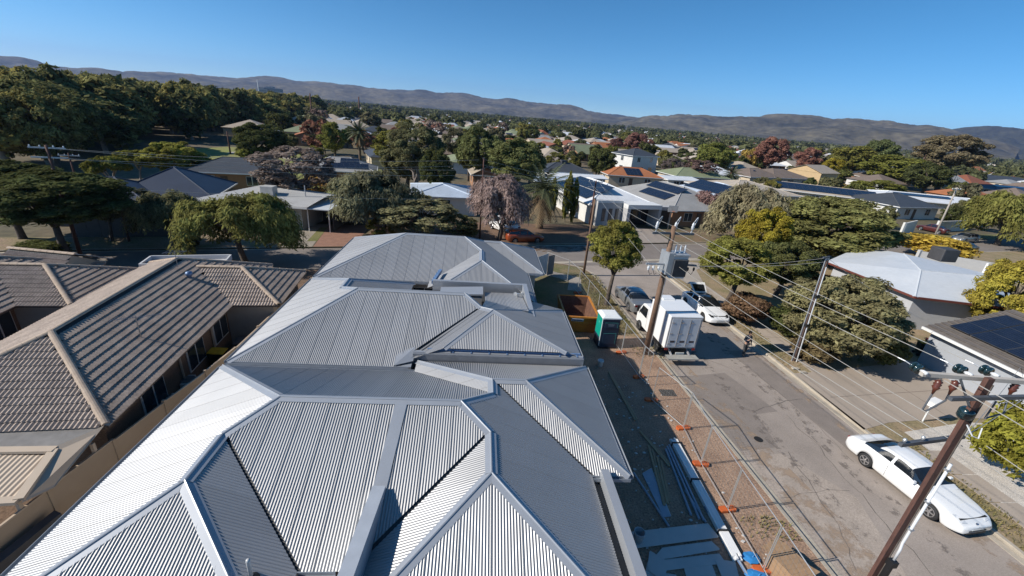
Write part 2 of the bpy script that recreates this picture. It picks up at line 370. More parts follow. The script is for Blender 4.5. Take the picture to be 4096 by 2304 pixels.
T = math.tan(math.radians(22.5)); ZE = 3.2
def steel_house(label, base, faces, caps, valleys, gutters, walls, windows=()):
    h = thing("townhouse", label, "house", base)
    wl = None
    for (x0, x1, y0, y1) in walls:
        wl = MB().box(x0, x1, y0, y1, 0, 3.02).build("wall", render_m, h)
    for (wx, wy, wz, ww, wh, face) in windows:
        mb = MB(); fr = MB()
        if face == 'y':
            mb.box(wx-ww/2, wx+ww/2, wy-.03, wy+.02, wz, wz+wh); fr.box(wx-ww/2-.05, wx+ww/2+.05, wy-.02, wy+.03, wz-.05, wz+wh+.05).box(wx-.025, wx+.025, wy-.045, wy-.02, wz, wz+wh)
        else:
            mb.box(wx-.02, wx+.03, wy-ww/2, wy+ww/2, wz, wz+wh); fr.box(wx-.03, wx+.02, wy-ww/2-.05, wy+ww/2+.05, wz-.05, wz+wh+.05).box(wx+.02, wx+.045, wy-.025, wy+.025, wz, wz+wh)
        fo = fr.build("window", frame_w, h); mb.build("pane", win_m, fo)
    rf = bpy.data.objects.new("roof", None); COL.objects.link(rf); rf.parent = h
    for fc in faces: corr(fc, "roof_slope", rf, steel, inset=0.)
    for a, b in caps: cap(a, b, rf, steel_flat)
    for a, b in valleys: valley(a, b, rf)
    for a, b in gutters: gutter(a, b, rf)
    return h, rf

# ---- nearest house
B = (-5.7, 11.1, 4.94); C = (-.22, 11.1, 4.94); D = (.72, 10.16, 4.55); E = (.72, 8.6, 4.55); F = (.84, 12.16, 4.5); Gg = (.84, 12.98, 4.5); Hh = (2.06, 12.98, 4.5)
I = (-6.83, 9.97, 4.47); J = (-6.83, 8.33, 4.47); e = ZE
faces = [[(-9.9, 15.3, e), (-9.9, 5.26, e), J, I, B],
 [(-9.9, 15.3, e), B, C, F, (-2.3, 15.3, e)],
 [I, J, (-3.76, 5.26, e), (-3.76, 6.9, e)], [J, (-9.9, 5.26, e), (-3.76, 5.26, e)],
 [D, E, (-2.54, 5.34, e), (-2.54, 6.9, e)], [E, (-2.54, 5.34, e), (3.98, 5.34, e)],
 [C, F, Gg, (3.98, 9.84, e), (3.98, 5.34, e), E, D], [F, Gg, (-2.3, 16.12, e), (-2.3, 15.3, e)],
 [Gg, Hh, (5.2, 16.12, e), (-2.3, 16.12, e)], [(Gg[0]+.08, 12.98, 4.5), Hh, (5.2, 9.84, e), (4.06, 9.84, e)], [Hh, (5.2, 9.84, e), (5.2, 16.12, e)]]
h1, rf1 = steel_house("nearest new house, light grey corrugated hip roof with a flat flashing strip down its middle", (-2.4, 10.5, 0), faces,
 [(B, C), (B, (-9.9, 15.3, e)), (B, I), (I, J), (J, (-9.9, 5.26, e)), (J, (-3.76, 5.26, e)), (C, D), (D, E), (E, (-2.54, 5.34, e)), (E, (3.98, 5.34, e)), (C, F), (F, Gg), (Gg, Hh), (Hh, (5.2, 9.84, e)), (Hh, (5.2, 16.12, e)), (Gg, (-2.3, 16.12, e))],
 [(D, (-2.54, 6.9, e)), (I, (-3.76, 6.9, e)), (F, (-2.3, 15.3, e)), (Gg, (3.98, 9.84, e))],
 [((-9.9, 15.3, e), (-9.9, 5.26, e)), ((-9.9, 5.26, e), (-3.76, 5.26, e)), ((-3.76, 6.9, e), (-2.9, 6.9, e)), ((5.2, 9.84, e), (5.2, 16.12, e)), ((3.98, 9.84, e), (5.2, 9.84, e)), ((-2.3, 15.3, e), (-9.9, 15.3, e))],
 [(-9.4, -4.2, 5.8, 14.85), (-4.2, 3.5, 7.4, 15.6), (-2.1, 3.5, 5.8, 7.45), (3.45, 4.75, 10.3, 15.65)],
 [(4.76, 12.6, .9, 1.6, 1.3, 'x'), (3.51, 8.4, .9, 1.6, 1.3, 'x'), (-3.3, 7.39, 1.6, .8, 1.0, 'y')])
# near slope, cut by the flashing strip over the wall between the two halves
sx = lambda y: -2.05-(11.1-y)*.075
nz = lambda y: ZE+(y-6.9)*T
sl = lambda x, y: (x, y, nz(y))
corr([B, sl(sx(11.1)-.16, 11.1), sl(sx(6.9)-.16, 6.9), sl(-3.66, 6.9), sl(I[0]+.07, I[1]+.05)], "roof_slope", rf1, steel)
corr([sl(sx(11.1)+.16, 11.1), C, sl(D[0]-.05, D[1]+.07), sl(-2.4, 7.18), sl(sx(7.18)+.16, 7.18)], "roof_slope", rf1, steel)
MB().poly(sl(sx(11.0)-.18, 11.0), sl(sx(8.6)-.18, 8.6), sl(sx(8.6)+.18, 8.6), sl(sx(11.0)+.18, 11.0)).build("flashing_strip", steel_flat, rf1).location.z += .03
pz = 3.2+.414*1.8+.12
MB().prism([(sx(8.6)-.17, 8.6), (sx(5.0)-.17, 5.0), (sx(5.0)+.17, 5.0), (sx(8.6)+.17, 8.6)], 2.4, pz).build("parapet_wall", M("parapet_steel", (.43, .46, .50), .45, metal=.2, var=.08, scale=2), rf1)
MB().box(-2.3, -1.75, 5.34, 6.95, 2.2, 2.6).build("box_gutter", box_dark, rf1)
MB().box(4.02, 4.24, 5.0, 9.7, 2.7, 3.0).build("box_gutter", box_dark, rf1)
MB().box(4.24, 4.50, 4.6, 9.9, 2.4, 3.42).build("parapet_wall", steel_flat, rf1)
MB().box(3.5, 4.45, 9.2, 10.3, 0, 2.9).build("wall", render_d, h1)
# vent pipe on the dark front wing
vp = MB().tube([(-4.55, 6.55, 3.45), (-4.55, 6.55, 4.08), (-4.53, 6.53, 4.14)], .045, 10).build("vent_pipe", M("pvc_grey", (.5, .5, .5), .4), rf1, True)
MB().lathe((-4.55, 6.55, 3.5), [(.17, -.05), (.15, .03), (.06, .1), (.05, .14)], 12).build("boot", M("rubber_black", (.02, .02, .022), .6), vp, True)
# blue film left on the far gutter
MB().bar((3.9, 16.26, 3.19), (5.1, 16.26, 3.19), .05, .09).build("gutter_film", film_m, rf1)

# ---- middle house
B2 = (-5.7, 19.8, 4.94); C2 = (-.45, 19.8, 4.94); D2 = (.4, 18.95, 4.59); E2 = (.98, 18.6, 4.64); K = (-6.8, 20.9, 4.48); K2 = (-6.8, 22.1, 4.48)
tl = (-1.2, 16.4, 3.72); tr = (4.33, 16.4, 3.72); fr_ = (5.05, 21.45, 3.45)
faces = [[(-9.9, 15.6, e), (-9.9, 25.1, e), K2, K, B2], [B2, C2, (D2[0]-.06, D2[1]+.06, D2[2]+.02), (-3.2, 15.75, 3.26), (-3.2, 15.6, e), (-9.9, 15.6, e)],
 [K, K2, (-3.75, 25.1, e), (-3.75, 24, e)], [K2, (-9.9, 25.1, e), (-3.75, 25.1, e)], [B2, K, (-3.75, 24.0, 3.2), (-.9, 24.0, 3.2), C2],
 [D2, E2, tl, (-3.0, 15.9, 3.2)], [E2, tl, tr], [E2, tr, (5.05, 16.4, 3.45), fr_], [E2, fr_, (3.3, 23.4, 3.2), (.9, 23.6, 3.2), D2], [C2, D2, (3.2, 21.9, 3.62), (3.2, 23.8, 3.25), (-.4, 23.8, 3.25)]]
h2, rf2 = steel_house("middle new house, light grey corrugated roof with a blue-filmed gutter along its near edge", (-2.4, 20, 0), faces[:-1],
 [(B2, C2), (B2, (-9.9, 15.6, e)), (B2, K), (K, K2), (K2, (-9.9, 25.1, e)), (K2, (-3.75, 25.1, e)), (C2, D2), (D2, E2), (E2, tl), (E2, tr), (E2, fr_)],
 [(D2, (-3.05, 15.75, 3.22)), (K, (-3.75, 24, e))],
 [((-9.9, 25.1, e), (-9.9, 15.6, e)), ((-9.9, 15.6, e), (-2.6, 15.6, e)), ((5.05, 16.4, 3.45), fr_)],
 [(-9.4, -4.2, 16.1, 24.6), (-4.2, 3.4, 16.45, 22.6), (3.35, 4.6, 16.6, 21.0)], [(4.62, 18.8, .9, 1.6, 1.3, 'x'), (-3.0, 22.62, .9, 1.2, 1.2, 'y')])
MB().box(-3.3, -2.5, 15.64, 16.3, 2.9, 3.2).build("gutter_sump", steel_flat, rf2)
MB().box(-2.5, 5.1, 16.18, 16.33, 2.6, 3.52).build("party_wall", M("party_steel", (.20, .215, .24), .5, metal=.2, var=.1), rf2)
MB().box(-2.5, 5.1, 16.34, 16.49, 3.46, 3.53).build("gutter_lining", steel_flat, rf2)
MB().box(-1.9, 5.0, 16.50, 16.55, 3.5, 3.62).build("gutter_film", film_m, rf2)
for k in range(9): MB().box(-1.6+k*.8, -1.55+k*.8, 16.33, 16.50, 3.54, 3.565).build("gutter_strap", film_m, rf2)
MB().slab([(-3.2, 15.62, 3.26), (-2.45, 15.95, 3.3), (-2.45, 16.6, 3.62), (-3.2, 16.4, 3.5)], .03).build("capping_sheet", steel_flat, rf2)
# raised light box and lower dark roof by the courtyard
MB().slab([(-1.95, 22.6, 3.62), (.55, 22.5, 3.78), (.55, 23.7, 3.78), (-1.95, 23.7, 3.62)], .1).build("box_roof", steel_flat, rf2)
MB().box(-1.9, .5, 22.55, 23.65, 2.6, 3.5).build("box_wall", render_d, rf2)
corr([(.66, 19.6, 4.2), (2.9, 19.6, 4.2), (2.9, 23.7, 3.42), (.66, 23.7, 3.42)], "roof_slope", rf2, steel)
MB().prism([(2.95, 19.4), (3.2, 19.4), (3.2, 23.9), (2.95, 23.9)], 2.6, 4.02).build("parapet_wall", steel_flat, rf2)
lw = MB().box(2.55, 2.7, 22.75, 22.9, 3.55, 3.8).build("floodlight", M("lamp_grey", (.6, .6, .6), .3, metal=.5), rf2)
for sx_ in (-.18, .2): MB().lathe((2.62+sx_, 22.7, 3.85), [(.03, -.12), (.10, 0), (.12, .04)], 10, (sx_*1.2, -1, -.2)).build("lamp_head", frame_w, lw)

# ---- far house
B3 = (-5.0, 29.9, 5.06); C3 = (-.83, 29.9, 5.06); D3 = (.42, 28.5, 4.55); E3 = (.43, 26.3, 4.55); F3 = (.55, 31.13, 4.5); H3 = (1.85, 31.13, 4.5)
b_l = (-1.45, 24.4, 3.8); b_r = (2.28, 24.4, 3.8)
faces = [[(-9.9, 25.4, e), (-9.9, 34.4, e), B3], [B3, (-9.9, 34.4, e), (-2.2, 34.4, e), (.55, 32, 4.5), C3], [B3, C3, D3, (-2.85, 25.4, e), (-9.9, 25.4, e)],
 [D3, E3, b_l, (-2.85, 24.4, 3.25), (-2.85, 25.4, 3.22)], [E3, b_l, b_r],
 [C3, F3, (3.7, 28.1, e), (3.7, 22.9, e), (3.0, 23.6, 3.48), b_r, E3, D3], [F3, H3, (4.85, 28.1, e), (3.65, 28.1, e)], [H3, (4.85, 28.1, e), (4.85, 34.2, e)], [F3, H3, (4.85, 34.2, e), (-2.2, 34.4, e)]]
h3, rf3 = steel_house("farthest new house, light grey corrugated hip roof beside the cross street", (-2.4, 30, 0), faces,
 [(B3, C3), (B3, (-9.9, 25.4, e)), (B3, (-9.9, 34.4, e)), (C3, D3), (D3, E3), (E3, b_l), (E3, b_r), (C3, F3), (F3, H3), (H3, (4.85, 28.1, e)), (H3, (4.85, 34.2, e))],
 [(D3, (-2.85, 25.4, 3.22)), (F3, (3.7, 28.1, e))],
 [((-9.9, 34.4, e), (-9.9, 25.4, e)), ((-9.9, 25.4, e), (-2.9, 25.4, e)), ((3.7, 22.9, e), (3.7, 28.1, e)), ((3.7, 28.1, e), (4.85, 28.1, e)), ((4.85, 28.1, e), (4.85, 34.2, e))],
 [(-9.4, -2.4, 25.85, 33.9), (-2.4, 3.25, 24.4, 33.8), (3.2, 4.4, 28.6, 33.7)], [(-3.2, 25.84, 1.5, 1.4, 1.1, 'y'), (3.27, 26, .9, 1.4, 1.3, 'x')])
MB().box(-2.5, 3.1, 24.12, 24.36, 2.6, 3.84).build("party_wall", steel_flat, rf3)
MB().slab([(-2.58, 24.2, 3.8), (-2.4, 24.2, 3.8), (-2.1, 25.9, 3.95), (-2.28, 25.9, 3.95)], .22).build("blue_lined_parapet", film_m, rf3)
for o_ in (h1, h2, h3): o_["group"] = "new steel-roofed houses in a row"
# ---------------------------------------------------------------- tiled houses on the left
tile_m = M("concrete_tile", (.39, .315, .26), .85, rgb2=(.24, .19, .16), scale=1.4, fine=.2, fscale=12, bump=.2, bscale=60)
ridge_tile_m = M("ridge_tile", (.47, .37, .28), .85, rgb2=(.37, .28, .21), scale=2.5, fine=.12, fscale=14)
brick_m = M("brown_brick", (.24, .155, .10), .9, rgb2=(.17, .105, .07), scale=9, fine=.3, fscale=16, bump=.3, bscale=30, stretch=(1, 1, 3))
beige_m = M("beige_steel", (.50, .40, .30), .6, var=.05, scale=1)
fence_m = M("fence_steel", (.40, .305, .215), .65, var=.06, scale=1.2)
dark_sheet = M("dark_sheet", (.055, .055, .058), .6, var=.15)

def tile_mesh(w=.30, l=.37, rise=.042, amp=.026):
    v = []; f = []; n = 9
    for row in range(3):
        for k in range(n):
            u = -w/2+w*k/(n-1); h = amp*(1-math.cos(4*math.pi*k/(n-1)))*.5*1.6
            if row == 0: v.append((u, 0, h+.002))
            elif row == 1: v.append((u, l, h+rise))
            else: v.append((u, l-.004, max(-.01, h*.35)-.004))
    for row in range(2):
        for k in range(n-1): a = row*n+k; f.append((a, a+n, a+n+1, a+1))
    me = bpy.data.meshes.new("roof_tile"); me.from_pydata(v, [], f); me.update(); me.materials.append(tile_m)
    return me
TILE = tile_mesh()
def ridge_mesh():
    mb = MB(); n = 7; L = .42
    for i in range(2):
        for k in range(n):
            a = math.pi*k/(n-1); r = .115+.01*i
            mb.v.append((r*math.cos(a), i*L, r*.75*math.sin(a)-.02))
    for k in range(n-1): mb.f.append((k, k+1, n+k+1, n+k))
    mb.f.append(tuple(n+k for k in range(n))); mb.f.append(tuple(reversed(range(n))))
    return mb.mesh("ridge_tile", ridge_tile_m)
RIDGE = ridge_mesh()

def inside(q, x, y):
    c = False
    for i in range(len(q)):
        (a, b), (d, e_) = q[i], q[(i+1) % len(q)]
        if (b > y) != (e_ > y) and x < (d-a)*(y-b)/(e_-b)+a: c = not c
    return c

def tile_roof(h, polys, ridges, n_obj=300):
    "tiles laid course by course on each slope; the ones that show largest are objects, the rest one joined part"
    rf = bpy.data.objects.new("roof", None); COL.objects.link(rf); rf.parent = h; off = root_loc(h); mats = []
    for poly in polys:
        P = [Vector(p) for p in poly]; MB().poly(*P).build("sarking", box_dark, rf).location.z -= .03
        nr = newell(P); nr = nr if nr.z > 0 else -nr
        V = Vector((nr.x, nr.y, 0)); V = (V-nr*V.dot(nr)).normalized(); U = V.cross(nr).normalized(); O = P[0]
        q = [((p-O).dot(U), (p-O).dot(V)) for p in P]
        u0, u1 = min(a for a, b in q), max(a for a, b in q); v0, v1 = min(b for a, b in q), max(b for a, b in q)
        j = 0
        while v1-.32*(j+1)+.05 > v0:
            v = v1-.32*(j+1)+.06; j += 1; u = u0+.15+(.15 if j % 2 else 0)
            while u < u1:
                if inside(q, u, v+.16):
                    m = Matrix((U, V, nr)).transposed().to_4x4(); m.translation = O+U*u+V*v+nr*(random.uniform(0, .004)); mats.append(m)
                u += .3
    fw = R.col[2]
    def size(m):
        p = m.translation-Vector((0, 0, CAM_H)); d = p.dot(fw)
        if d < .5: return 0
        sx, sy = p.dot(R.col[0])/d, p.dot(R.col[1])/d
        return 1/d if abs(sx) < 1.22 and -.7 < sy < .7 else 0
    mats.sort(key=size, reverse=True)
    for m in mats[:n_obj]:
        o = link("roof_tile", TILE, rf); m2 = m.copy(); m2.translation -= off; o.matrix_local = m2
    rest = mats[n_obj:]
    tv = np.array([v.co[:] for v in TILE.vertices]); tf = np.array([p.vertices[:] for p in TILE.polygons])
    if rest:
        A = np.array([[list(r) for r in m] for m in rest]); vv = np.einsum('nij,kj->nki', A[:, :3, :3], tv)+A[:, None, :3, 3]-np.array(off)
        ff = (tf[None]+(np.arange(len(rest))*len(tv))[:, None, None]).reshape(-1, 4)
        me = bpy.data.meshes.new("roof_tiles"); me.from_pydata(vv.reshape(-1, 3).tolist(), [], ff.tolist()); me.update(); me.materials.append(tile_m)
        tag(link("roof_tiles", me, rf), kind="stuff")
    for a, b in ridges:
        a = Vector(a); b = Vector(b); L = (b-a).length; n = max(1, int(L/.40)); d = (b-a).normalized()
        x = d.cross(Vector((0, 0, 1))).normalized(); zz = x.cross(d)
        for i in range(n):
            o = link("ridge_tile", RIDGE, rf); m = Matrix((x, d, zz)).transposed().to_4x4(); m.translation = a+d*(L*i/n)+Vector((0, 0, .05))-off; o.matrix_local = m
    return rf

RL = math.radians(6.0)
def LF(o, u, v, z): return (o[0]+u*math.cos(RL)-v*math.sin(RL), o[1]+u*math.sin(RL)+v*math.cos(RL), z)
def left_unit(o, label, n_obj, main_far=16.3):
    p = lambda u, v, z: LF(o, u, v, z)
    ze, zr, zw, t = 2.6, 4.2, 3.77, .432
    h = thing("tiled_house", label, "house", p(-3.5, 8, 0), 0, "brown tiled houses on the left")
    r0, r1 = 3.7, main_far-3.7; wa = .3-.6; wr0 = -3.7+ (zr-zw)/t      # wing ridge meets the main slope
    polys = [[p(0, 0, ze), p(0, 9.8, ze), p(wr0, 12.5, zw), p(0, 15.2, ze), p(0, main_far, ze), p(-3.7, r1, zr), p(-3.7, r0, zr)],
             [p(0, 0, ze), p(-3.7, r0, zr), p(-7.4, 0, ze)], [p(-7.4, 0, ze), p(-3.7, r0, zr), p(-3.7, r1, zr), p(-7.4, main_far, ze)],
             [p(0, 9.8, ze), p(2.4, 9.8, ze), p(-.3, 12.5, zw), p(wr0, 12.5, zw)], [p(2.4, 9.8, ze), p(2.4, 15.2, ze), p(-.3, 12.5, zw)],
             [p(2.4, 15.2, ze), p(0, 15.2, ze), p(wr0, 12.5, zw), p(-.3, 12.5, zw)], [p(0, main_far, ze), p(-7.4, main_far, ze), p(-3.7, r1, zr)]]
    rd = [(p(0, 0, ze), p(-3.7, r0, zr)), (p(-7.4, 0, ze), p(-3.7, r0, zr)), (p(-3.7, r0, zr), p(-3.7, r1, zr)), (p(0, main_far, ze), p(-3.7, r1, zr)), (p(-7.4, main_far, ze), p(-3.7, r1, zr)),
          (p(wr0, 12.5, zw), p(-.3, 12.5, zw)), (p(2.4, 9.8, ze), p(-.3, 12.5, zw)), (p(2.4, 15.2, ze), p(-.3, 12.5, zw))]
    rf = tile_roof(h, polys, rd, n_obj)
    MB().prism([p(-.5, .5, 0)[:2], p(-.5, main_far-.5, 0)[:2], p(-6.9, main_far-.5, 0)[:2], p(-6.9, .5, 0)[:2]], 0, 2.5).build("wall", brick_m, h)
    MB().prism([p(-.6, 10.2, 0)[:2], p(1.95, 10.2, 0)[:2], p(1.95, 14.8, 0)[:2], p(-.6, 14.8, 0)[:2]], 0, 2.49).build("wall", M("cream_render", (.33, .29, .25), .9, var=.06), h)
    gm = M("gutter_brown", (.10, .075, .06), .6)
    for a, b in (((0, 0), (0, 9.8)), ((0, 9.8), (2.4, 9.8)), ((2.4, 9.8), (2.4, 15.2)), ((-7.4, 0), (0, 0))):
        MB().bar(p(*a, ze-.07), p(*b, ze-.07), .12, .12).build("gutter", gm, h)
    for v in (3.2, 6.6, 9.2):                        # windows and downpipes in the side wall
        f_ = MB().bar(p(-.485, v-.75, 1.55), p(-.485, v+.75, 1.55), .06, 1.5).build("window", frame_w, h)
        for s in (-.37, .37): MB().bar(p(-.46, v+s-.32, 1.55), p(-.46, v+s+.32, 1.55), .05, 1.34).build("pane", win_m, f_)
    for v in (5.2, 8.2): MB().tube([p(-.42, v, 0), p(-.42, v, 2.5)], .045, 6).build("downpipe", beige_m, h)
    return h, p
OL = (-12.2, 12.4)
hl, pl = left_unit(OL, "brown tiled house next to the beige fence with bright left roof slope", 300)
o2 = (OL[0]-9.75, OL[1]-1.15)
hl2, pl2 = left_unit(o2, "brown tiled house at the left edge, partly cut by the frame", 160)
# smaller tiled block behind, its gable end towards the cross street
hb = thing("tiled_house", "small tiled roof behind the left-edge house, close to the cross street", "house", (-25.5, 26, 0), 0, "brown tiled houses on the left")
tile_roof(hb, [[(-27.6, 28.4, 2.7), (-23.6, 27.9, 2.7), (-23.9, 25.7, 3.7), (-27.8, 26.2, 3.7)], [(-23.3, 23.5, 2.7), (-27.6, 24.0, 2.7), (-27.8, 26.2, 3.7), (-23.9, 25.7, 3.7)]], [((-27.8, 26.2, 3.7), (-23.7, 25.7, 3.7))], 0)
MB().prism([(-27.3, 24.4), (-23.6, 23.9), (-23.95, 27.6), (-27.6, 28.0)], 0, 2.65).build("wall", M("cream_render2", (.42, .33, .24), .9, var=.06), hb)
MB().slab([(-23.62, 23.8, 2.6), (-23.92, 25.7, 3.62), (-23.95, 27.7, 2.6)], .01).build("gable", M("cream_render2", (.42, .33, .24)), hb)
# flat-roofed white carport towards the cross street
cp = thing("carport", "flat white carport with a raised rim in front of the tiled house", "carport", (-19, 28.4, 0))
cpp = [(-21.2, 26.9), (-16.7, 28.0), (-17.1, 29.6), (-21.6, 28.5)]
wm = M("carport_white", (.55, .55, .55), .6, var=.05)
MB().prism(cpp, 2.5, 2.58).build("roof", M("carport_deck", (.42, .42, .43), .7), cp)
for i in range(4):
    a = cpp[i]; b = cpp[(i+1) % 4]; MB().bar((*a, 2.68), (*b, 2.68), .1, .34).build("rim", wm, cp)
    MB().box(a[0]*.97-.6-.05, a[0]*.97-.6+.05, a[1]-.05, a[1]+.05, 0, 2.5).build("post", wm, cp)
# roof fittings
an = thing("roof_antenna", "thin metal television antenna standing on the tiled roof near its eave", "antenna", pl(-1.5, 4.9, 3.2), 0)
am = M("antenna_metal", (.25, .25, .26), .4, metal=.7)
MB().tube([pl(-1.5, 4.9, 3.2), pl(-1.5, 4.9, 4.3)], .02, 6).build("mast", am, an)
MB().tube([pl(-2.3, 4.6, 4.25), pl(-.7, 5.2, 4.25)], .014, 5).build("boom", am, an)
for k in range(8): c = -2.2+k*.2; MB().tube([pl(c, 4.35+.3*k/8, 4.26), pl(c, 5.0+.3*k/8, 4.26)], .009, 4).build("element", am, an)
an2 = thing("roof_antenna", "small antenna at the far end of the tiled ridge", "antenna", pl(-3.2, 11.6, 4.0))
MB().tube([pl(-3.2, 11.6, 4.0), pl(-3.2, 11.6, 5.0)], .018, 6).build("mast", am, an2)
MB().tube([pl(-3.7, 11.4, 4.95), pl(-2.7, 11.8, 4.95)], .013, 5).build("boom", am, an2)
for k in range(6): c = -3.6+k*.17; MB().tube([pl(c, 11.2, 4.96), pl(c, 11.95, 4.96)], .008, 4).build("element", am, an2)
vt = thing("roof_vent", "small blue-grey whirlybird vent on the dark tiled slope", "roof vent", pl(-2.4, 11.0, 3.7))
MB().lathe(pl(-2.4, 11.0, 3.66), [(.1, 0), (.1, .12), (.16, .16), (.19, .26), (.15, .36), (.03, .4)], 12).build("cowl", M("vent_blue", (.14, .2, .32), .4, metal=.4), vt, True)
# pergola and flat roof at the bottom left
pg = thing("pergola", "beige corrugated pergola roof with wide fascia at the lower left edge", "pergola", (-14.5, 10.4, 0))
corr([(-18, 11.0, 2.5), (-12.95, 11.12, 2.5), (-12.62, 9.75, 2.3), (-18, 9.3, 2.3)], "roof_sheet", pg, beige_m, pitch=.15, amp=.014, seams=False)
for a, b in (((-18, 11.12, 2.5), (-12.85, 11.28, 2.56)), ((-12.88, 11.28, 2.55), (-12.42, 9.6, 2.34)), ((-12.42, 9.6, 2.32), (-18, 9.1, 2.32))):
    MB().bar(a, b, .24, .1).build("fascia", beige_m, pg)
MB().slab([(-12.84, 11.4, 2.62), (-12.22, 12.35, 2.62), (-12.18, 10.3, 2.05), (-12.32, 9.55, 2.28)], .04).build("side_panel", beige_m, pg)
MB().slab([(-18.2, 11.35, 2.53), (-12.8, 11.38, 2.53), (-12.3, 12.35, 2.56), (-18.2, 12.2, 2.56)], .05).build("flat_roof", M("flat_roof_grey", (.19, .18, .17), .8, var=.25, scale=1.6), pg)
for x, y in ((-12.6, 9.7), (-12.35, 11.9), (-17.5, 9.3)): MB().box(x-.05, x+.05, y-.05, y+.05, 0, 2.25).build("post", beige_m, pg)
# boundary fence, stepping panels
fpts = [(-12.95, 6.4), (-12.68, 8.4), (-12.48, 10.35), (-12.22, 12.45), (-11.95, 14.6), (-11.62, 16.7), (-11.42, 18.8), (-11.40, 21.0), (-11.38, 23.4), (-11.3, 25.8), (-11.25, 28.2), (-11.2, 30.6), (-11.15, 33.0)]
fl = thing("boundary_fence", "beige steel boundary fence between the tiled house and the new houses", "fence", (-11.8, 16, 0))
for i in range(len(fpts)-1):
    a, b = fpts[i], fpts[i+1]; h_ = 1.83+.03*(i % 3)
    pa = Vector((*a, h_/2)); pb = Vector((*b, h_/2)); MB().bar(pa, pb, .04, h_).build("fence_panel", fence_m, fl)
    MB().bar((*a, h_+.02), (*b, h_+.02), .07, .05).build("rail", M("fence_cap", (.46, .36, .26), .6), fl)
    MB().box(a[0]-.05, a[0]+.05, a[1]-.05, a[1]+.05, 0, h_+.1).build("post", fence_m, fl)
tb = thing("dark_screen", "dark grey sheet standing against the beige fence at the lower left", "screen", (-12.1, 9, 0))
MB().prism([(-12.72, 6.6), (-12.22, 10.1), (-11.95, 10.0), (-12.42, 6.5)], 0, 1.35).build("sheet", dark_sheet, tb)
# air conditioners, bin and bits in the side passage
def air_con(name, label, x, y, rz, grp):
    t_ = thing(name, label, "air conditioner", (x, y, 0), rz, grp)
    am_ = M("aircon_white", (.55, .54, .5), .5)
    MB().box(-.4, .4, -.16, .16, .12, .9).build("cabinet", am_, t_, local=True, bevel=.02)
    MB().lathe((.1, .165, .5), [(.26, 0), (.26, .02), (.2, .03)], 18, (0, 1, 0)).build("fan_grille", M("grille_dark", (.06, .06, .065), .5), t_, local=True)
    MB().lathe((0, 0, .9), [(.3, 0), (.3, .02), (.05, .05)], 18).build("top_grille", M("grille_dark2", (.13, .13, .13), .5), t_, local=True)
    for sx in (-.3, .3): MB().box(sx-.04, sx+.04, -.2, .2, 0, .12).build("foot", dark_sheet, t_, local=True)
air_con("air_conditioner", "outdoor air conditioner unit nearest along the brick side wall", -12.85, 16.1, RL+1.57, "air conditioners by the brick wall")
air_con("air_conditioner", "second outdoor air conditioner unit beside the yellow-lidded bin", -13.0, 17.5, RL+1.57, "air conditioners by the brick wall")
def wheelie_bin(label, x, y, rz, lid, grp=None):
    t_ = thing("wheelie_bin", label, "bin", (x, y, 0), rz, grp); body = M("bin_green", (.012, .03, .02), .5)
    v = MB(); b0, b1 = [(-.23, -.25), (.23, -.25), (.23, .25), (-.23, .25)], [(-.29, -.34), (.29, -.34), (.29, .36), (-.29, .36)]
    n = 4; v.v = [(x_, y_, .06) for x_, y_ in b0]+[(x_, y_, .96) for x_, y_ in b1]; v.f = [(3, 2, 1, 0), (4, 5, 6, 7)]+[(i, (i+1) % 4, 4+(i+1) % 4, 4+i) for i in range(4)]
    v.build("body", body, t_, local=True, bevel=.02)
    MB().slab([(-.31, -.38, 1.0), (.31, -.38, 1.0), (.31, .38, 1.06), (-.31, .38, 1.06)], .06).build("lid", lid, t_, local=True, bevel=.015)
    MB().tube([(-.3, .42, .98), (.3, .42, .98)], .02, 6).build("handle", body, t_, local=True)
    for s in (-.26, .26): MB().lathe((s, .3, .1), [(.1, -.03), (.1, .03)], 12, (1, 0, 0)).build("wheel", M("rubber", (.02, .02, .02), .7), t_, local=True)
    return t_
yellow_lid = M("bin_yellow", (.62, .36, .02), .5); 
wheelie_bin("dark bin with a yellow lid in the passage behind the beige fence", -13.0, 19.9, RL+1.57, yellow_lid)
tb2 = thing("garden_table", "grey covered table in the passage near the tiled house wing", "table", (-12.3, 21.6, 0), RL)
gm_ = M("table_cover", (.10, .10, .105), .7); MB().box(-.7, .7, -.45, .45, .68, .74).build("table_top", gm_, tb2, local=True)
for x_, y_ in ((-.6, -.38), (.6, -.38), (.6, .38), (-.6, .38)): MB().box(x_-.03, x_+.03, y_-.03, y_+.03, 0, .68).build("leg", gm_, tb2, local=True)
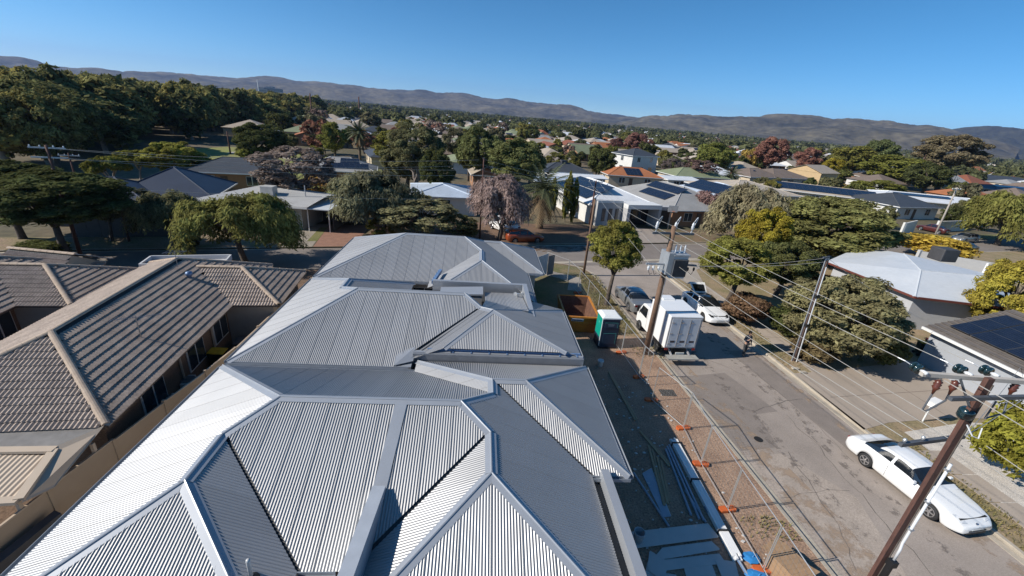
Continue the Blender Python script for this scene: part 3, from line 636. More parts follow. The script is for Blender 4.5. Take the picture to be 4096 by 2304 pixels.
# ---------------------------------------------------------------- generators: trees
def leaf_material(name, trans=.38):
    m = bpy.data.materials.new(name); m.use_nodes = True; t = m.node_tree; n = t.nodes; L = t.links.new; n.clear()
    out = n.new("ShaderNodeOutputMaterial"); oi = n.new("ShaderNodeObjectInfo"); geo = n.new("ShaderNodeNewGeometry")
    no = n.new("ShaderNodeTexNoise"); no.inputs["Scale"].default_value = .55; no.inputs["Detail"].default_value = 4; L(geo.outputs["Position"], no.inputs["Vector"])
    wn = n.new("ShaderNodeTexWhiteNoise"); wn.noise_dimensions = '1D'; L(geo.outputs["Random Per Island"], wn.inputs["W"])
    mr = n.new("ShaderNodeMapRange"); mr.inputs[1].default_value = .3; mr.inputs[2].default_value = .7; mr.inputs[3].default_value = .62; mr.inputs[4].default_value = 1.35; L(no.outputs[0], mr.inputs[0])
    m2 = n.new("ShaderNodeMapRange"); m2.inputs[3].default_value = .75; m2.inputs[4].default_value = 1.75; L(wn.outputs[0], m2.inputs[0])
    mu = n.new("ShaderNodeMath"); mu.operation = 'MULTIPLY'; L(mr.outputs[0], mu.inputs[0]); L(m2.outputs[0], mu.inputs[1])
    sc = n.new("ShaderNodeVectorMath"); sc.operation = 'SCALE'; L(oi.outputs["Color"], sc.inputs[0]); L(mu.outputs[0], sc.inputs["Scale"])
    hs = n.new("ShaderNodeHueSaturation"); L(sc.outputs[0], hs.inputs["Color"])
    m3 = n.new("ShaderNodeMapRange"); m3.inputs[3].default_value = .475; m3.inputs[4].default_value = .525; L(no.outputs[0], m3.inputs[0]); L(m3.outputs[0], hs.inputs["Hue"])
    d = n.new("ShaderNodeBsdfDiffuse"); tr = n.new("ShaderNodeBsdfTranslucent"); mx = n.new("ShaderNodeMixShader"); mx.inputs[0].default_value = trans
    L(hs.outputs[0], d.inputs[0]); L(hs.outputs[0], tr.inputs[0]); L(d.outputs[0], mx.inputs[1]); L(tr.outputs[0], mx.inputs[2]); L(mx.outputs[0], out.inputs[0])
    return m
LEAF = leaf_material("leaves"); 
bark = M("bark", (.115, .09, .07), .95, rgb2=(.06, .048, .04), scale=3, fine=.3, fscale=12, bump=.6, bscale=14)
bark_pale = M("bark_pale", (.32, .28, .24), .9, rgb2=(.18, .15, .125), scale=2.5, fine=.2, fscale=10)
twig_m = M("twigs", (.20, .165, .145), .95, var=.3, scale=2)

def cards(name, pos, nrm, size, aspect=2.0, mat=None, down=0.):
    "many small leaf-spray faces: pos, nrm (n,3); size (n,)"
    n = len(pos); nrm = nrm/np.maximum(1e-6, np.linalg.norm(nrm, axis=1))[:, None]
    r = rng.normal(size=(n, 3)); r[:, 2] -= down
    a = np.cross(nrm, r); a /= np.maximum(1e-6, np.linalg.norm(a, axis=1))[:, None]; b = np.cross(nrm, a)
    s = size[:, None]; fold = nrm*s*.22
    v = np.stack([pos-b*s*aspect*.5, pos+a*s*.5-fold, pos+b*s*aspect*.5, pos-a*s*.5-fold], 1).reshape(-1, 3)
    i = np.arange(n)*4
    f = np.stack([np.stack([i, i+1, i+2], 1), np.stack([i, i+2, i+3], 1)], 1).reshape(-1, 3)
    me = bpy.data.meshes.new(name); me.vertices.add(len(v)); me.vertices.foreach_set("co", v.ravel()); me.loops.add(len(f)*3); me.loops.foreach_set("vertex_index", f.ravel().astype(np.int32))
    me.polygons.add(len(f)); me.polygons.foreach_set("loop_start", np.arange(len(f), dtype=np.int32)*3); me.polygons.foreach_set("loop_total", np.full(len(f), 3, np.int32))
    me.update(); me.validate(); me.materials.append(mat or LEAF); return me

def unit(n):
    v = rng.normal(size=(n, 3)); return v/np.linalg.norm(v, axis=1)[:, None]

def crown(n, card, kind="round", ncl=34, clr=(.11, .19)):
    "crown in a unit box: x,y in -.5..+.5, z in 0..1"
    c = unit(ncl); rad = rng.uniform(.45, 1, ncl)**.5
    if kind == "spread": c[:, 2] = c[:, 2]*.92+.05
    if kind == "column": rad *= 1
    ctr = c*rad[:, None]*np.array([.40, .40, .40])+np.array([0, 0, .52])
    if kind == "spread": ctr[:, :2] *= 1.08
    if kind == "umbrella": ctr[:, 2] = .62+.22*(1-(ctr[:, 0]**2+ctr[:, 1]**2)/.16)+rng.normal(0, .05, ncl)
    r = rng.uniform(*clr, ncl); k = rng.integers(0, ncl, n)
    d = unit(n); d[:, 2] = np.where(rng.random(n) < .55, np.abs(d[:, 2]), d[:, 2])
    pos = ctr[k]+d*(r[k]*rng.uniform(.55, 1.08, n))[:, None]*np.array([1, 1, .82])
    out = pos-np.array([0, 0, .42]); nrm = d*.55+out*.55+rng.normal(0, .45, (n, 3)); nrm[:, 2] += .35
    size = card*rng.uniform(.45, 1.6, n)
    return pos, nrm, size

def weeping(n, card, ncl=46):
    c = unit(ncl); c[:, 2] = np.abs(c[:, 2]); ctr = c*rng.uniform(.55, 1, ncl)[:, None]*np.array([.46, .46, .42])+np.array([0, 0, .52])
    k = rng.integers(0, ncl, n); L = rng.uniform(.2, .6, ncl)*np.clip(1.3-c[:, 2], .35, 1.2); t = rng.random(n)**1.15
    side = rng.normal(0, .035, (n, 3)); strand = rng.integers(0, 14, n); ang = strand*2.399+k; rr = .085*np.sqrt((strand+.5)/14)
    pos = ctr[k]+np.stack([rr*np.cos(ang), rr*np.sin(ang), .05-t*L[k]-(rr*.6)], 1)+side*np.array([.45, .45, .8])
    pos[:, :2] *= (1+.10*t)[:, None]; pos[:, 2] = np.maximum(pos[:, 2], .02)
    nrm = np.stack([np.cos(ang), np.sin(ang), np.full(n, .35)], 1)+c[k]*.8+rng.normal(0, .35, (n, 3))
    return pos, nrm, card*rng.uniform(.6, 1.3, n)

def branches(seed, levels=4, spread=.55, first=5, r0=.035, h0=.25, name="branches", mat=None, top=1.0):
    "bare branching in the unit box, thin tubes"
    rd = random.Random(seed); mb = MB(); ends = []
    def grow(p, d, L, r, lev):
        mid = p+d*L*.5+Vector((rd.uniform(-1, 1), rd.uniform(-1, 1), rd.uniform(-.3, .6)))*L*.08; q = p+d*L
        q.z = min(q.z, top); mb.tube([p, mid, q], [r, r*.8, r*.62], 5 if lev < 2 else 3, caps=False)
        if lev >= levels: ends.append(q); return
        for k in range(rd.choice((2, 3, 3)) if lev else first):
            ax = Vector((rd.gauss(0, 1), rd.gauss(0, 1), rd.gauss(.25, .6))).normalized()
            nd = (d*(1-spread*rd.uniform(.6, 1.2))+ax*spread*1.15).normalized(); nd.z = max(nd.z, -.25)
            grow(q if k < 2 else p+d*L*rd.uniform(.55, .95), nd, L*rd.uniform(.6, .82), r*.6, lev+1)
    grow(Vector((0, 0, 0)), Vector((rd.uniform(-.1, .1), rd.uniform(-.1, .1), 1)).normalized(), h0, r0, 0)
    return mb, ends

def trunk_mesh(seed, mat, lean=.06, forks=4):
    "tapered trunk with limbs reaching into the crown, unit height"
    rd = random.Random(seed); mb = MB(); a = rd.uniform(0, 6.28); t = Vector((math.cos(a)*lean, math.sin(a)*lean, .42))
    mb.tube([(0, 0, -.02), (0, 0, .02), t*.5+Vector((.01, .01, 0)), t], [.052, .042, .034, .028], 9)
    for k in range(forks):
        b = a+k*6.28/forks+rd.uniform(-.4, .4); e_ = t+Vector((math.cos(b)*.24, math.sin(b)*.24, rd.uniform(.22, .38))); m = t+(e_-t)*.5+Vector((0, 0, -.03))
        mb.tube([t-Vector((0, 0, .03)), m, e_], [.022, .015, .007], 6)
        for j in range(2):
            c = b+rd.uniform(-.9, .9); f_ = m+Vector((math.cos(c)*.17, math.sin(c)*.17, rd.uniform(.1, .25))); mb.tube([m, f_], [.011, .004], 5)
    return mb.mesh("trunk", mat, True)

PROTO = {}
def proto(kind, k):
    if (kind, k) in PROTO: return PROTO[(kind, k)]
    if kind == "near": me = cards("crown", *crown(46000, .0150, "round", 130, (.04, .11)))
    elif kind == "near_spread": me = cards("crown", *crown(44000, .0150, "spread", 120, (.04, .11)))
    elif kind == "mid": me = cards("crown", *crown(17000, .0225, "round", 90, (.05, .125)))
    elif kind == "mid_spread": me = cards("crown", *crown(17000, .0225, "spread", 86, (.05, .125)))
    elif kind == "umbrella": me = cards("crown", *crown(6500, .036, "umbrella", 34, (.08, .14)))
    elif kind == "far": me = cards("crown", *crown(3000, .056, "round", 40, (.09, .18)))
    elif kind == "far_spread": me = cards("crown", *crown(3000, .056, "spread", 40, (.09, .18)))
    elif kind == "weep": me = cards("crown", *weeping(30000, .013), aspect=5.5, down=3.5)
    elif kind == "weep_mid": me = cards("crown", *weeping(17000, .016), aspect=5, down=3.5)
    elif kind == "column":
        p, nn, s = crown(2600, .075, "column", 40, (.10, .2)); me = cards("crown", p, nn, s)
    elif kind == "shrub": me = cards("crown", *crown(9000, .036, "round", 30, (.13, .22)))
    elif kind == "shrub_far": me = cards("crown", *crown(900, .11, "round", 14, (.16, .26)))
    elif kind == "sparse":
        p, nn, s = crown(9000, .022, "spread", 70, (.05, .11)); me = cards("crown", p, nn, s)
    elif kind == "sparse_far":
        p, nn, s = crown(1100, .06, "spread", 30, (.08, .14)); me = cards("crown", p, nn, s)
    PROTO[(kind, k)] = me; return me
TRUNK = {}
def trunk(kind, k):
    if (kind, k) not in TRUNK:
        TRUNK[(kind, k)] = trunk_mesh(k*17+3, bark_pale if kind == "pale" else bark)
    return TRUNK[(kind, k)]
BARE = {}
def bare(k, levels):
    if (k, levels) not in BARE:
        mb, ends = branches(k*31+5, levels, first=5); BARE[(k, levels)] = mb.mesh("branches", twig_m)
    return BARE[(k, levels)]

def fz(p): return (Vector(p)-Vector((0, 0, CAM_H))).dot(R.col[2])
def tree(name, label, loc, w, h, kind, col, group=None, base=.25, tk="dark", cat="tree", wy=None, k=None, limbs=False, tw=1.):
    "trunk and crown; crown of width w reaching from base*h to h"
    k = random.randrange(3) if k is None else k; rz = random.uniform(0, 6.28)
    t = thing(name, label, cat, loc, rz, group)
    if cat != "shrub" or base > .1:
        o = link("trunk", trunk(tk, k), t); ww = min(w, h*1.1)*tw; o.scale = (ww*.95, ww*.95, h*.95)
    if limbs:
        o = link("branches", bare(k, 4), t); o.scale = (w*.62, w*.62, h*.98)
    c = link("crown", proto(kind, k % (3 if "far" in kind or "mid" in kind else 2)), t); c.scale = (w, wy or w, h*(1-base)); c.location = (0, 0, h*base); c.color = (*col, 1)
    return t

def bare_tree(name, label, loc, w, h, col, group=None, dense=True, k=0):
    t = thing(name, label, "tree", loc, random.uniform(0, 6.28), group)
    o = link("trunk", trunk("dark", k), t); o.scale = (w*.8, w*.8, h*.9)
    o = link("branches", bare(k, 5), t); o.scale = (w*.62, w*.62, h*.99)
    if dense:
        c = link("twigs", proto("sparse", k % 2), t); c.scale = (w, w, h*.8); c.location = (0, 0, h*.22); c.color = (*col, 1)
    return t

def palm(label, loc, h, w, group=None, skirt=True):
    t = thing("palm_tree", label, "palm", loc, random.uniform(0, 6), group)
    MB().tube([(0, 0, 0), (.03, 0, h*.3), (0, .03, h*.62), (0, 0, h-.3)], [.34, .28, .26, .3], 10).build("trunk", M("palm_bark", (.14, .10, .07), .95, var=.3, scale=4), t, True, local=True)
    fm = M("palm_leaf", (.075, .085, .03), .7, rgb2=(.045, .055, .02), scale=2); dm = M("palm_dead", (.24, .165, .09), .9, rgb2=(.16, .11, .06), scale=2)
    for k in range(40 if skirt else 30):
        dead = skirt and k > 28; a = k*2.399; el = (1.35-.055*k) if not dead else random.uniform(-1.2, -.7); L = w*.5*random.uniform(.85, 1.1)
        mb = MB(); p = Vector((0, 0, h-.2)); d = Vector((math.cos(a)*math.cos(el), math.sin(a)*math.cos(el), math.sin(el))); pts = [p.copy()]
        for s in range(8):
            p = p+d*(L/8); pts.append(p.copy()); d.z -= .16 if not dead else .03; d.normalize()
        sd0 = Vector((-math.sin(a), math.cos(a), 0))
        for s in range(1, 9):
            q = pts[s]; dd = (pts[s]-pts[s-1]).normalized(); ll = L*.22*math.sin(math.pi*(s+.8)/10.2)
            for sg in (1, -1):
                for e_ in (0, .5):
                    b = pts[s-1]+(q-pts[s-1])*e_; tip = b+(sd0*sg*.8+dd*.6+Vector((0, 0, -.35)))*ll; mb.poly(b-dd*.06, b+dd*.16, tip)
        mb.tube(pts, [.03, .026, .022, .02, .016, .012, .01, .008, .006], 4)
        mb.build("frond", dm if dead else fm, t, local=True)
    return t

# ---------------------------------------------------------------- generators: houses
def roof_mats(kind):
    d = dict(white=((.66, .67, .68), .5), grey=((.29, .285, .275), .6), dark=((.055, .06, .068), .55), tin=((.45, .47, .5), .45), tan=((.36, .30, .235), .7), orange=((.34, .125, .05), .85),
             red=((.22, .075, .04), .85), brown=((.17, .13, .105), .85), green=((.20, .225, .13), .75), beige=((.42, .36, .29), .7), blue=((.035, .045, .07), .5), ltblue=((.44, .50, .58), .4))
    c, r = d[kind]; return M("roof_"+kind, c, r, var=.12, scale=.6, fine=.07, fscale=5)
wallc = dict(white=(.62, .61, .58), cream=(.50, .42, .31), brick=(.30, .16, .09), grey=(.33, .33, .33), dark=(.10, .095, .09), beige=(.50, .36, .20))
def wall_mat(k): return M("wall_"+k, wallc[k], .9, var=.07, scale=1.2)
sol_cell = M("solar_cell", (.012, .016, .03), .18, var=.25, scale=2, spec=.6); sol_frame = M("solar_frame", (.075, .08, .09), .4, metal=.3)
PANEL = None
def panel_mesh():
    global PANEL
    if PANEL is None:
        mb = MB().box(-.5, .5, -.83, .83, .0, .035); me = mb.mesh("solar_panel", [sol_frame, sol_cell])
        mb2 = MB(); b = len(mb.v)
        v = mb.v+[(-.485, -.81, .037), (.485, -.81, .037), (.485, .81, .037), (-.485, .81, .037)]
        f = mb.f+[(b, b+1, b+2, b+3)]
        for i in range(1, 6):
            y = -.81+i*.27; b = len(v); v += [(-.485, y-.006, .0385), (.485, y-.006, .0385), (.485, y+.006, .0385), (-.485, y+.006, .0385)]; f.append((b, b+1, b+2, b+3))
        me = bpy.data.meshes.new("solar_panel"); me.from_pydata(v, [], f); me.materials.append(sol_frame); me.materials.append(sol_cell); me.polygons[6].material_index = 1; me.update(); PANEL = me
    return PANEL
def solar(parent, O, U, V, nu, nv, gap=.02, wu=1.0, wv=1.66, skip=None):
    "rows of panels on a roof plane: O corner (parent space), U along, V down, unit vectors"
    U = Vector(U).normalized(); V = Vector(V).normalized(); N = U.cross(V); N = N if N.z > 0 else -N
    for i in range(nu):
        for j in range(nv):
            if skip and (i, j) in skip: continue
            c = Vector(O)+U*((i+.5)*(wu+gap))+V*((j+.5)*(wv+gap))+N*.1
            o = link("solar_panel", panel_mesh(), parent); m = Matrix((U, N.cross(U), N)).transposed().to_4x4(); m.translation = c; o.matrix_local = m; o.scale = (wu, wv/1.66, 1)

def house(label, cx, cy, w, d, rz=.243, roof="grey", wall="cream", style="hip", eave=2.6, pitch=22, over=.5, axis=None, far=False, group=None, panels=None, ac=False, name="house", cat="house", storey2=False, chimney=False, blank=False):
    "simple house: walls with windows and doors, hipped or gabled roof, gutters; local x along w"
    h = thing(name, label, cat, (cx, cy, 0), rz, group)
    W, D = w/2, d/2; wm_ = wall_mat(wall); rm = roof_mats(roof); t = math.tan(math.radians(pitch)); a, b = W+over, D+over; ez = eave
    ax = axis or ('x' if w >= d else 'y')
    MB().box(-W, W, -D, D, 0, eave+.05).build("wall", wm_, h, local=True)
    S = (lambda x, y, z: (x, y, z)) if ax == 'x' else (lambda x, y, z: (y, x, z))
    la, lb = (a, b) if ax == 'x' else (b, a)          # half length along ridge, half span
    zr = ez+lb*t; rl = la-lb if style == "hip" else la
    rl = max(rl, .05)
    f = [[S(-la, -lb, ez), S(la, -lb, ez), S(rl, 0, zr), S(-rl, 0, zr)], [S(la, lb, ez), S(-la, lb, ez), S(-rl, 0, zr), S(rl, 0, zr)]]
    if style == "hip": f += [[S(la, -lb, ez), S(la, lb, ez), S(rl, 0, zr)], [S(-la, lb, ez), S(-la, -lb, ez), S(-rl, 0, zr)]]
    for q in f: MB().slab(q, .06).build("roof_slope", rm, h, local=True)
    if style == "gable":
        lw = la-over; sp = lb-over
        for s in (1, -1): MB().slab([S(s*lw, -sp, ez), S(s*lw, sp, ez), S(s*lw, 0, ez+sp*t)], .08).build("gable", wm_, h, local=True)
    rc = M("ridge_"+roof, tuple(min(1, c*1.12) for c in rm.node_tree.nodes["Mix"].inputs[6].default_value[:3]), .7)
    if not far:
        rds = [(S(-rl, 0, zr), S(rl, 0, zr))]
        if style == "hip": rds += [(S(sx*rl, 0, zr), S(sx*la, sy*lb, ez)) for sx in (1, -1) for sy in (1, -1)]
        for p, q in rds: MB().tube([Vector(p)+Vector((0, 0, .02)), Vector(q)+Vector((0, 0, .02))], .07, 5).build("ridge_cap", rc, h, local=True)
        for p, q in (((-a, -b), (a, -b)), ((a, -b), (a, b)), ((-a, b), (-a, -b))): MB().bar((*p, ez-.06), (*q, ez-.06), .1, .14).build("gutter", frame_w, h, local=True)
    # openings: front (-y), left and right
    sill = .9
    def win(x, y, nx, ny, ww=1.5, hh=1.2, zb=None):
        if blank and nx < 0: return
        zb = sill if zb is None else zb; px, py = -ny, nx
        fo = MB().bar((x-px*ww/2, y-py*ww/2, zb+hh/2), (x+px*ww/2, y+py*ww/2, zb+hh/2), .10, hh+.12).build("window", frame_w, h, local=True)
        if far: o_ = MB().bar((x-px*(ww/2-.06)+nx*.03, y-py*(ww/2-.06)+ny*.03, zb+hh/2), (x+px*(ww/2-.06)+nx*.03, y+py*(ww/2-.06)+ny*.03, zb+hh/2), .08, hh).build("pane", win_m, fo, local=True)
        else:
            for s in (-1, 1):
                q0 = (x+px*(s*ww/4-ww/4+.05)+nx*.03, y+py*(s*ww/4-ww/4+.05)+ny*.03, zb+hh/2); q1 = (x+px*(s*ww/4+ww/4-.05)+nx*.03, y+py*(s*ww/4+ww/4-.05)+ny*.03, zb+hh/2)
                MB().bar(q0, q1, .08, hh).build("pane", win_m, fo, local=True)
    for k in range(max(1, int(w//4.5))):
        x = -W+w*(k+.5)/max(1, int(w//4.5))
        win(x, -D, 0, -1)
        if storey2: win(x, -D, 0, -1, 1.2, 1.3, 3.6)
    for s in (-1, 1):
        for k in range(max(1, int(d//6))):
            y = -D+d*(k+.5)/max(1, int(d//6)); win(s*W, y, s, 0)
            if storey2: win(s*W, y, s, 0, 1.1, 1.3, 3.6)
    if not far: MB().box(-W*.15-.45, -W*.15+.45, -D-.03, -D+.05, 0, 2.1).build("door", M("door_dark", (.10, .06, .04), .6), h, local=True)
    if ac:
        MB().box(-.6, .6, -.6, .6, zr-.25, zr+.55).build("air_cooler", M("cooler_"+("dark" if ac == 2 else "pale"), (.05, .05, .055) if ac == 2 else (.45, .44, .42), .6), h, local=True)
    if chimney: MB().box(W*.5-.25, W*.5+.25, D*.3-.25, D*.3+.25, zr-.9, zr+.5).build("chimney", M("chimney_brick", (.25, .11, .07), .9, var=.2, scale=5), h, local=True)
    for pn in (panels or []):
        side, u0, v0, nu, nv = pn[:5]; wu = pn[5] if len(pn) > 5 else 1.0; wv = pn[6] if len(pn) > 6 else 1.66
        c_ = math.cos(math.radians(pitch)); s_ = math.sin(math.radians(pitch))
        if side == 'front': O = S(0, 0, 0); O = Vector((u0, -v0*c_, zr-v0*s_)); U = (1, 0, 0); V = (0, -c_, -s_)
        elif side == 'left': O = Vector((-v0*c_, u0, zr-v0*s_)); U = (0, 1, 0); V = (-c_, 0, -s_)
        elif side == 'right': O = Vector((v0*c_, u0, zr-v0*s_)); U = (0, 1, 0); V = (c_, 0, -s_)
        solar(h, O, U, V, nu, nv, .02, wu, wv)
    return h
# ---------------------------------------------------------------- houses across the street and beyond
q_ = 1/2.5156
def A1(x, y, z=0.): return g(x*q_, 200+y*q_, z)
def A2(x, y, z=0.): return g(1024+x*q_, 200+y*q_, z)
def A3(x, y, z=0.): return g(2048+x*q_, 300+y*q_, z)
def A4(x, y, z=0.): return g(3072+x*q_, 400+y*q_, z)
HG = "houses across the cross street"
# white weatherboard house with a low iron roof
h = thing("house", "low white house with a pale iron roof and open carport beside a brick-paved drive", "house", (-24, 49, 0), 0, HG)
MB().prism([(-28.8, 47.6), (-19.0, 47.0), (-18.4, 51.5), (-26.5, 54.5)], 0, 2.7).build("wall", M("weatherboard", (.50, .49, .46), .85, var=.06), h)
for i in range(14): z = .2+i*.18; MB().bar((-28.8, 47.56, z), (-19.0, 46.96, z), .03, .012).build("weatherboard", M("board_line", (.36, .35, .33), .85), h)
pale_iron = M("pale_iron", (.50, .49, .47), .55, rgb2=(.40, .39, .37), scale=.5, fine=.08, fscale=4)
corr([(-29.9, 46.4, 2.72), (-18.0, 46.0, 2.72), (-17.2, 50.0, 3.3), (-25.5, 52.5, 3.55)], "roof_slope", h, pale_iron, pitch=.2, amp=.012, seams=False)
MB().slab([(-25.5, 52.5, 3.55), (-17.2, 50.0, 3.3), (-16.6, 53.5, 2.8), (-24.4, 56.5, 2.8)], .06).build("roof_slope", pale_iron, h)
MB().bar((-29.9, 46.35, 2.62), (-18.0, 45.95, 2.62), .1, .16).build("fascia", frame_w, h)
wi = MB().box(-24.4, -21.9, 47.0, 47.3, .8, 2.2).build("window", frame_w, h)
for k in range(3): MB().box(-24.3+k*.82, -23.55+k*.82, 46.96, 47.1, .9, 2.1).build("pane", win_m, wi)
MB().box(-23.9, -22.6, 48.8, 50.0, 3.1, 4.1).build("air_cooler", M("cooler_pale", (.42, .41, .39), .6, var=.15), h)
MB().tube([(-19.4, 49.5, 3.2), (-19.4, 49.5, 4.4)], .06, 8).build("flue", steel_flat, h)
cpt = thing("carport", "small white-roofed carport with a dark opening beside the low white house", "carport", (-17.2, 49, 0))
MB().slab([(-18.3, 46.3, 2.55), (-15.9, 46.4, 2.5), (-15.6, 51.4, 2.6), (-18.0, 51.3, 2.65)], .1).build("roof", M("carport_tin", (.60, .63, .66), .4, var=.05), cpt)
for x_ in (-18.2, -16.0): MB().box(x_-.05, x_+.05, 46.5, 46.6, 0, 2.5).build("post", frame_w, cpt)
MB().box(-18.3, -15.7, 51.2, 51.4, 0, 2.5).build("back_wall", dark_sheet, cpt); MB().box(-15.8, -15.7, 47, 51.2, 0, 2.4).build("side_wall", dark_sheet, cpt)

house("dark blue-grey hip-roofed house with pale ridge caps behind the left street trees", -34.5, 52.0, 8.5, 9, .243, "blue", "dark", "hip", pitch=27)
house("dark blue-grey hip-roofed wing beside the roof with pale ridge caps", -37.6, 47.0, 7, 6.5, .243, "blue", "dark", "hip", pitch=25)
fp = thing("paling_fence", "tall dark fence behind the left verge across the cross street", "fence", (-31.5, 41, 0))
for k in range(8):
    a = Vector((-36.4+k*.95, 40.1+k*.225, .9)); b = Vector((-36.4+(k+1)*.95-.03, 40.1+(k+1)*.225, .9)); MB().bar(a, b, .05, 1.8).build("fence_panel", dark_sheet, fp)
p = A2(860, 1150, 3.2); house("grey-roofed house with two rows of solar panels behind the bare tree", p.x, p.y, 11, 8, .2, "grey", "brick", "hip", panels=[('front', -2.5, 2.2, 7, 1), ('front', 0, .5, 3, 1)])
p = A1(2350, 1160, 3.3); house("dark grey tiled house beside the park lawn", p.x, p.y+1, 11, 7.5, .2, "dark", "brick", "hip", chimney=False)
house("pale blue-grey iron roof between the sparse street trees", -5.2, 63.0, 8.2, 9.0, .15, "ltblue", "white", "hip", pitch=12)
p = A2(1990, 1180, 3.3); house("small gabled house with a tan tile roof behind the pale iron roof", p.x+6, p.y+1, 5, 8, .1, "tan", "brick", "gable", axis='y', pitch=28)
# white modern house with two rows of panels on the left slope
h6 = house("white-roofed modern house with big solar panels and a grey double garage", 18.9, 68.2, 10.4, 16.5, .243, "white", "white", "hip", eave=2.9, pitch=20, axis='y', panels=[('left', -6.2, .5, 6, 1, 1.9, 2.3), ('left', -6.2, 3.0, 6, 1, 1.9, 2.3)])
gp = M("garage_grey", (.40, .40, .40), .85, var=.05); gw = frame_w
def loc6(x, y): c, s = math.cos(.243), math.sin(.243); return (x*c-y*s+19.6, x*s+y*c+68.2)
MB().box(-4.7, -.8, -9.4, -8.2, 0, 3.5).build("facade", gp, h6, local=True)
MB().box(-4.8, -.75, -9.5, -9.35, 3.3, 3.62).build("parapet", gw, h6, local=True)
MB().box(-.7, 4.9, -10.8, -8.2, 2.75, 3.35).build("portal", gw, h6, local=True)
MB().box(-.7, -.2, -10.8, -8.2, 0, 2.75).build("portal_pier", gp, h6, local=True); MB().box(4.5, 4.9, -10.8, -8.2, 0, 2.75).build("portal_pier", gp, h6, local=True)
MB().box(-.2, 4.5, -8.3, -8.25, 0, 2.7).build("garage_door", M("garage_dark", (.02, .02, .022), .6), h6, local=True)
MB().box(-.2, 4.5, -9.0, -8.9, 2.35, 2.75).build("stone_lintel", M("stone_lintel", (.36, .34, .31), .9, var=.2, scale=3), h6, local=True)
MB().box(4.95, 7.6, -9.6, -8.4, 0, 2.9).build("facade", gp, h6, local=True); MB().box(5.3, 7.3, -9.66, -9.58, 0, 2.4).build("garage_door", M("garage_dark", (.02, .02, .022)), h6, local=True)
for k in range(3): MB().box(-3.9+k*1.05, -3.35+k*1.05, -9.45, -9.39, .7, 2.5).build("slot_window", win_m, h6, local=True)
bh = thing("basketball_hoop", "basketball backboard on a post in front of the white modern house", "hoop", (*loc6(5.2, -11.6), 0))
MB().tube([(0, 0, 0), (0, 0, 3.1)], .06, 6).build("post", dark_sheet, bh, local=True); MB().box(-.7, .7, -.3, -.26, 2.7, 3.6).build("backboard", M("backboard", (.45, .47, .48), .3), bh, local=True)
MB().tube([(.23*math.cos(i*.785), -.55+.23*math.sin(i*.785), 2.85) for i in range(9)], .015, 4).build("ring", M("ring_orange", (.6, .16, .03), .5), bh, local=True)
house("grey-roofed house with two diagonal rows of solar panels next to the white modern house", 32.2, 70.0, 11.5, 17, .243, "grey", "brick", "hip", pitch=22, axis='y', panels=[('left', -4.6, .6, 6, 1, 1.4, 2.0), ('left', -4.6, 3.0, 5, 1, 1.4, 2.0)])
house("pale blue-grey roof with dark solar panels behind the grey-roofed house", 45.5, 79.0, 13, 15, .243, "ltblue", "cream", "hip", pitch=18, axis='y', panels=[('left', -4.5, .5, 7, 2, 1.3, 2.0), ('front', -2.0, 2.6, 2, 1)])
house("wide plain beige roof behind the grey pepper tree", 58.0, 92.0, 17, 15, .243, "beige", "cream", "hip", pitch=13)
p = A3(650, 1000, 3.0); house("long low white shed roof behind the white modern house", p.x, p.y, 11.5, 4.5, .15, "white", "grey", "gable", eave=2.7, pitch=8)
p = A3(400, 1040, 2.6); house("pale iron shed roof beside the twin cypresses", p.x, p.y, 8, 6, .15, "ltblue", "dark", "gable", eave=2.4, pitch=8, cat="shed")
house("orange tiled house with eight solar panels on its front slope", 36.6, 104.6, 12.8, 7.6, .05, "orange", "cream", "hip", pitch=21, panels=[('front', -2.2, .7, 4, 2, 1.0, 1.7)])
p = A3(1860, 985, 3.4); house("dull green hip-roofed house behind the small palms", p.x, p.y+2, 15.5, 9, .15, "green", "cream", "hip", pitch=20)
p = A3(1640, 1030, 2.6); house("white flat carport roof left of the small palms", p.x, p.y, 9, 8, .2, "white", "white", "gable", eave=2.5, pitch=5, cat="carport")
p = A3(520, 935, 3.2); house("charcoal hip-roofed house with rooftop coolers behind the white shed roof", p.x, p.y+1, 11, 7.5, .15, "dark", "grey", "hip", pitch=22, ac=2)
house("two-storey white house with a dark grey hip roof", 48.5, 136.3, 10.3, 9, .42, "dark", "white", "hip", eave=5.4, pitch=20, storey2=True)
p = A3(2420, 985, 3.2); house("tan tiled house with solar panels by the big beige gable", p.x, p.y, 14, 10, .35, "brown", "cream", "hip", pitch=20, panels=[('left', -2, 1.5, 4, 2, 1.2, 2.0)])
house("big plain beige gabled house with a brown roof", 114.1, 143, 12.5, 10.6, .5, "tan", "beige", "gable", eave=4.3, pitch=20, axis='x', far=True, blank=True)
p = A4(1090, 760, 3.2); house("weathered grey-brown tiled roof beyond the big beige gable", p.x, p.y, 17, 9, .1, "brown", "brick", "hip", pitch=18)
p = A4(80, 740, 3.2); house("pinkish brown tiled roof left of the big beige gable", p.x, p.y, 16, 12, .3, "brown", "cream", "hip", pitch=18)
p = A4(640, 930, 3.0); house("long beige roof fully lined with dark solar panels", p.x, p.y+3, 27, 10, -.42, "beige", "cream", "hip", pitch=14, panels=[('front', -11, .4, 14, 2, 1.5, 2.1)])
p = A4(1330, 1030, 3.0); house("charcoal hip-roofed house with an open carport near the cream walls", p.x+1, p.y+3, 13, 11, .243, "dark", "white", "hip", pitch=18)
p = A4(1650, 990, 3.2); house("long white-roofed house with a strip of solar panels near the far parked cars", p.x+2, p.y+3, 30, 12, -.2, "white", "cream", "hip", pitch=10, panels=[('front', -9, 1.0, 9, 1, 1.4, 2.0)])
p = A4(2330, 800, 3.2); house("large charcoal roof at the right edge below the hills", p.x, p.y, 34, 16, -.1, "dark", "white", "hip", pitch=16)
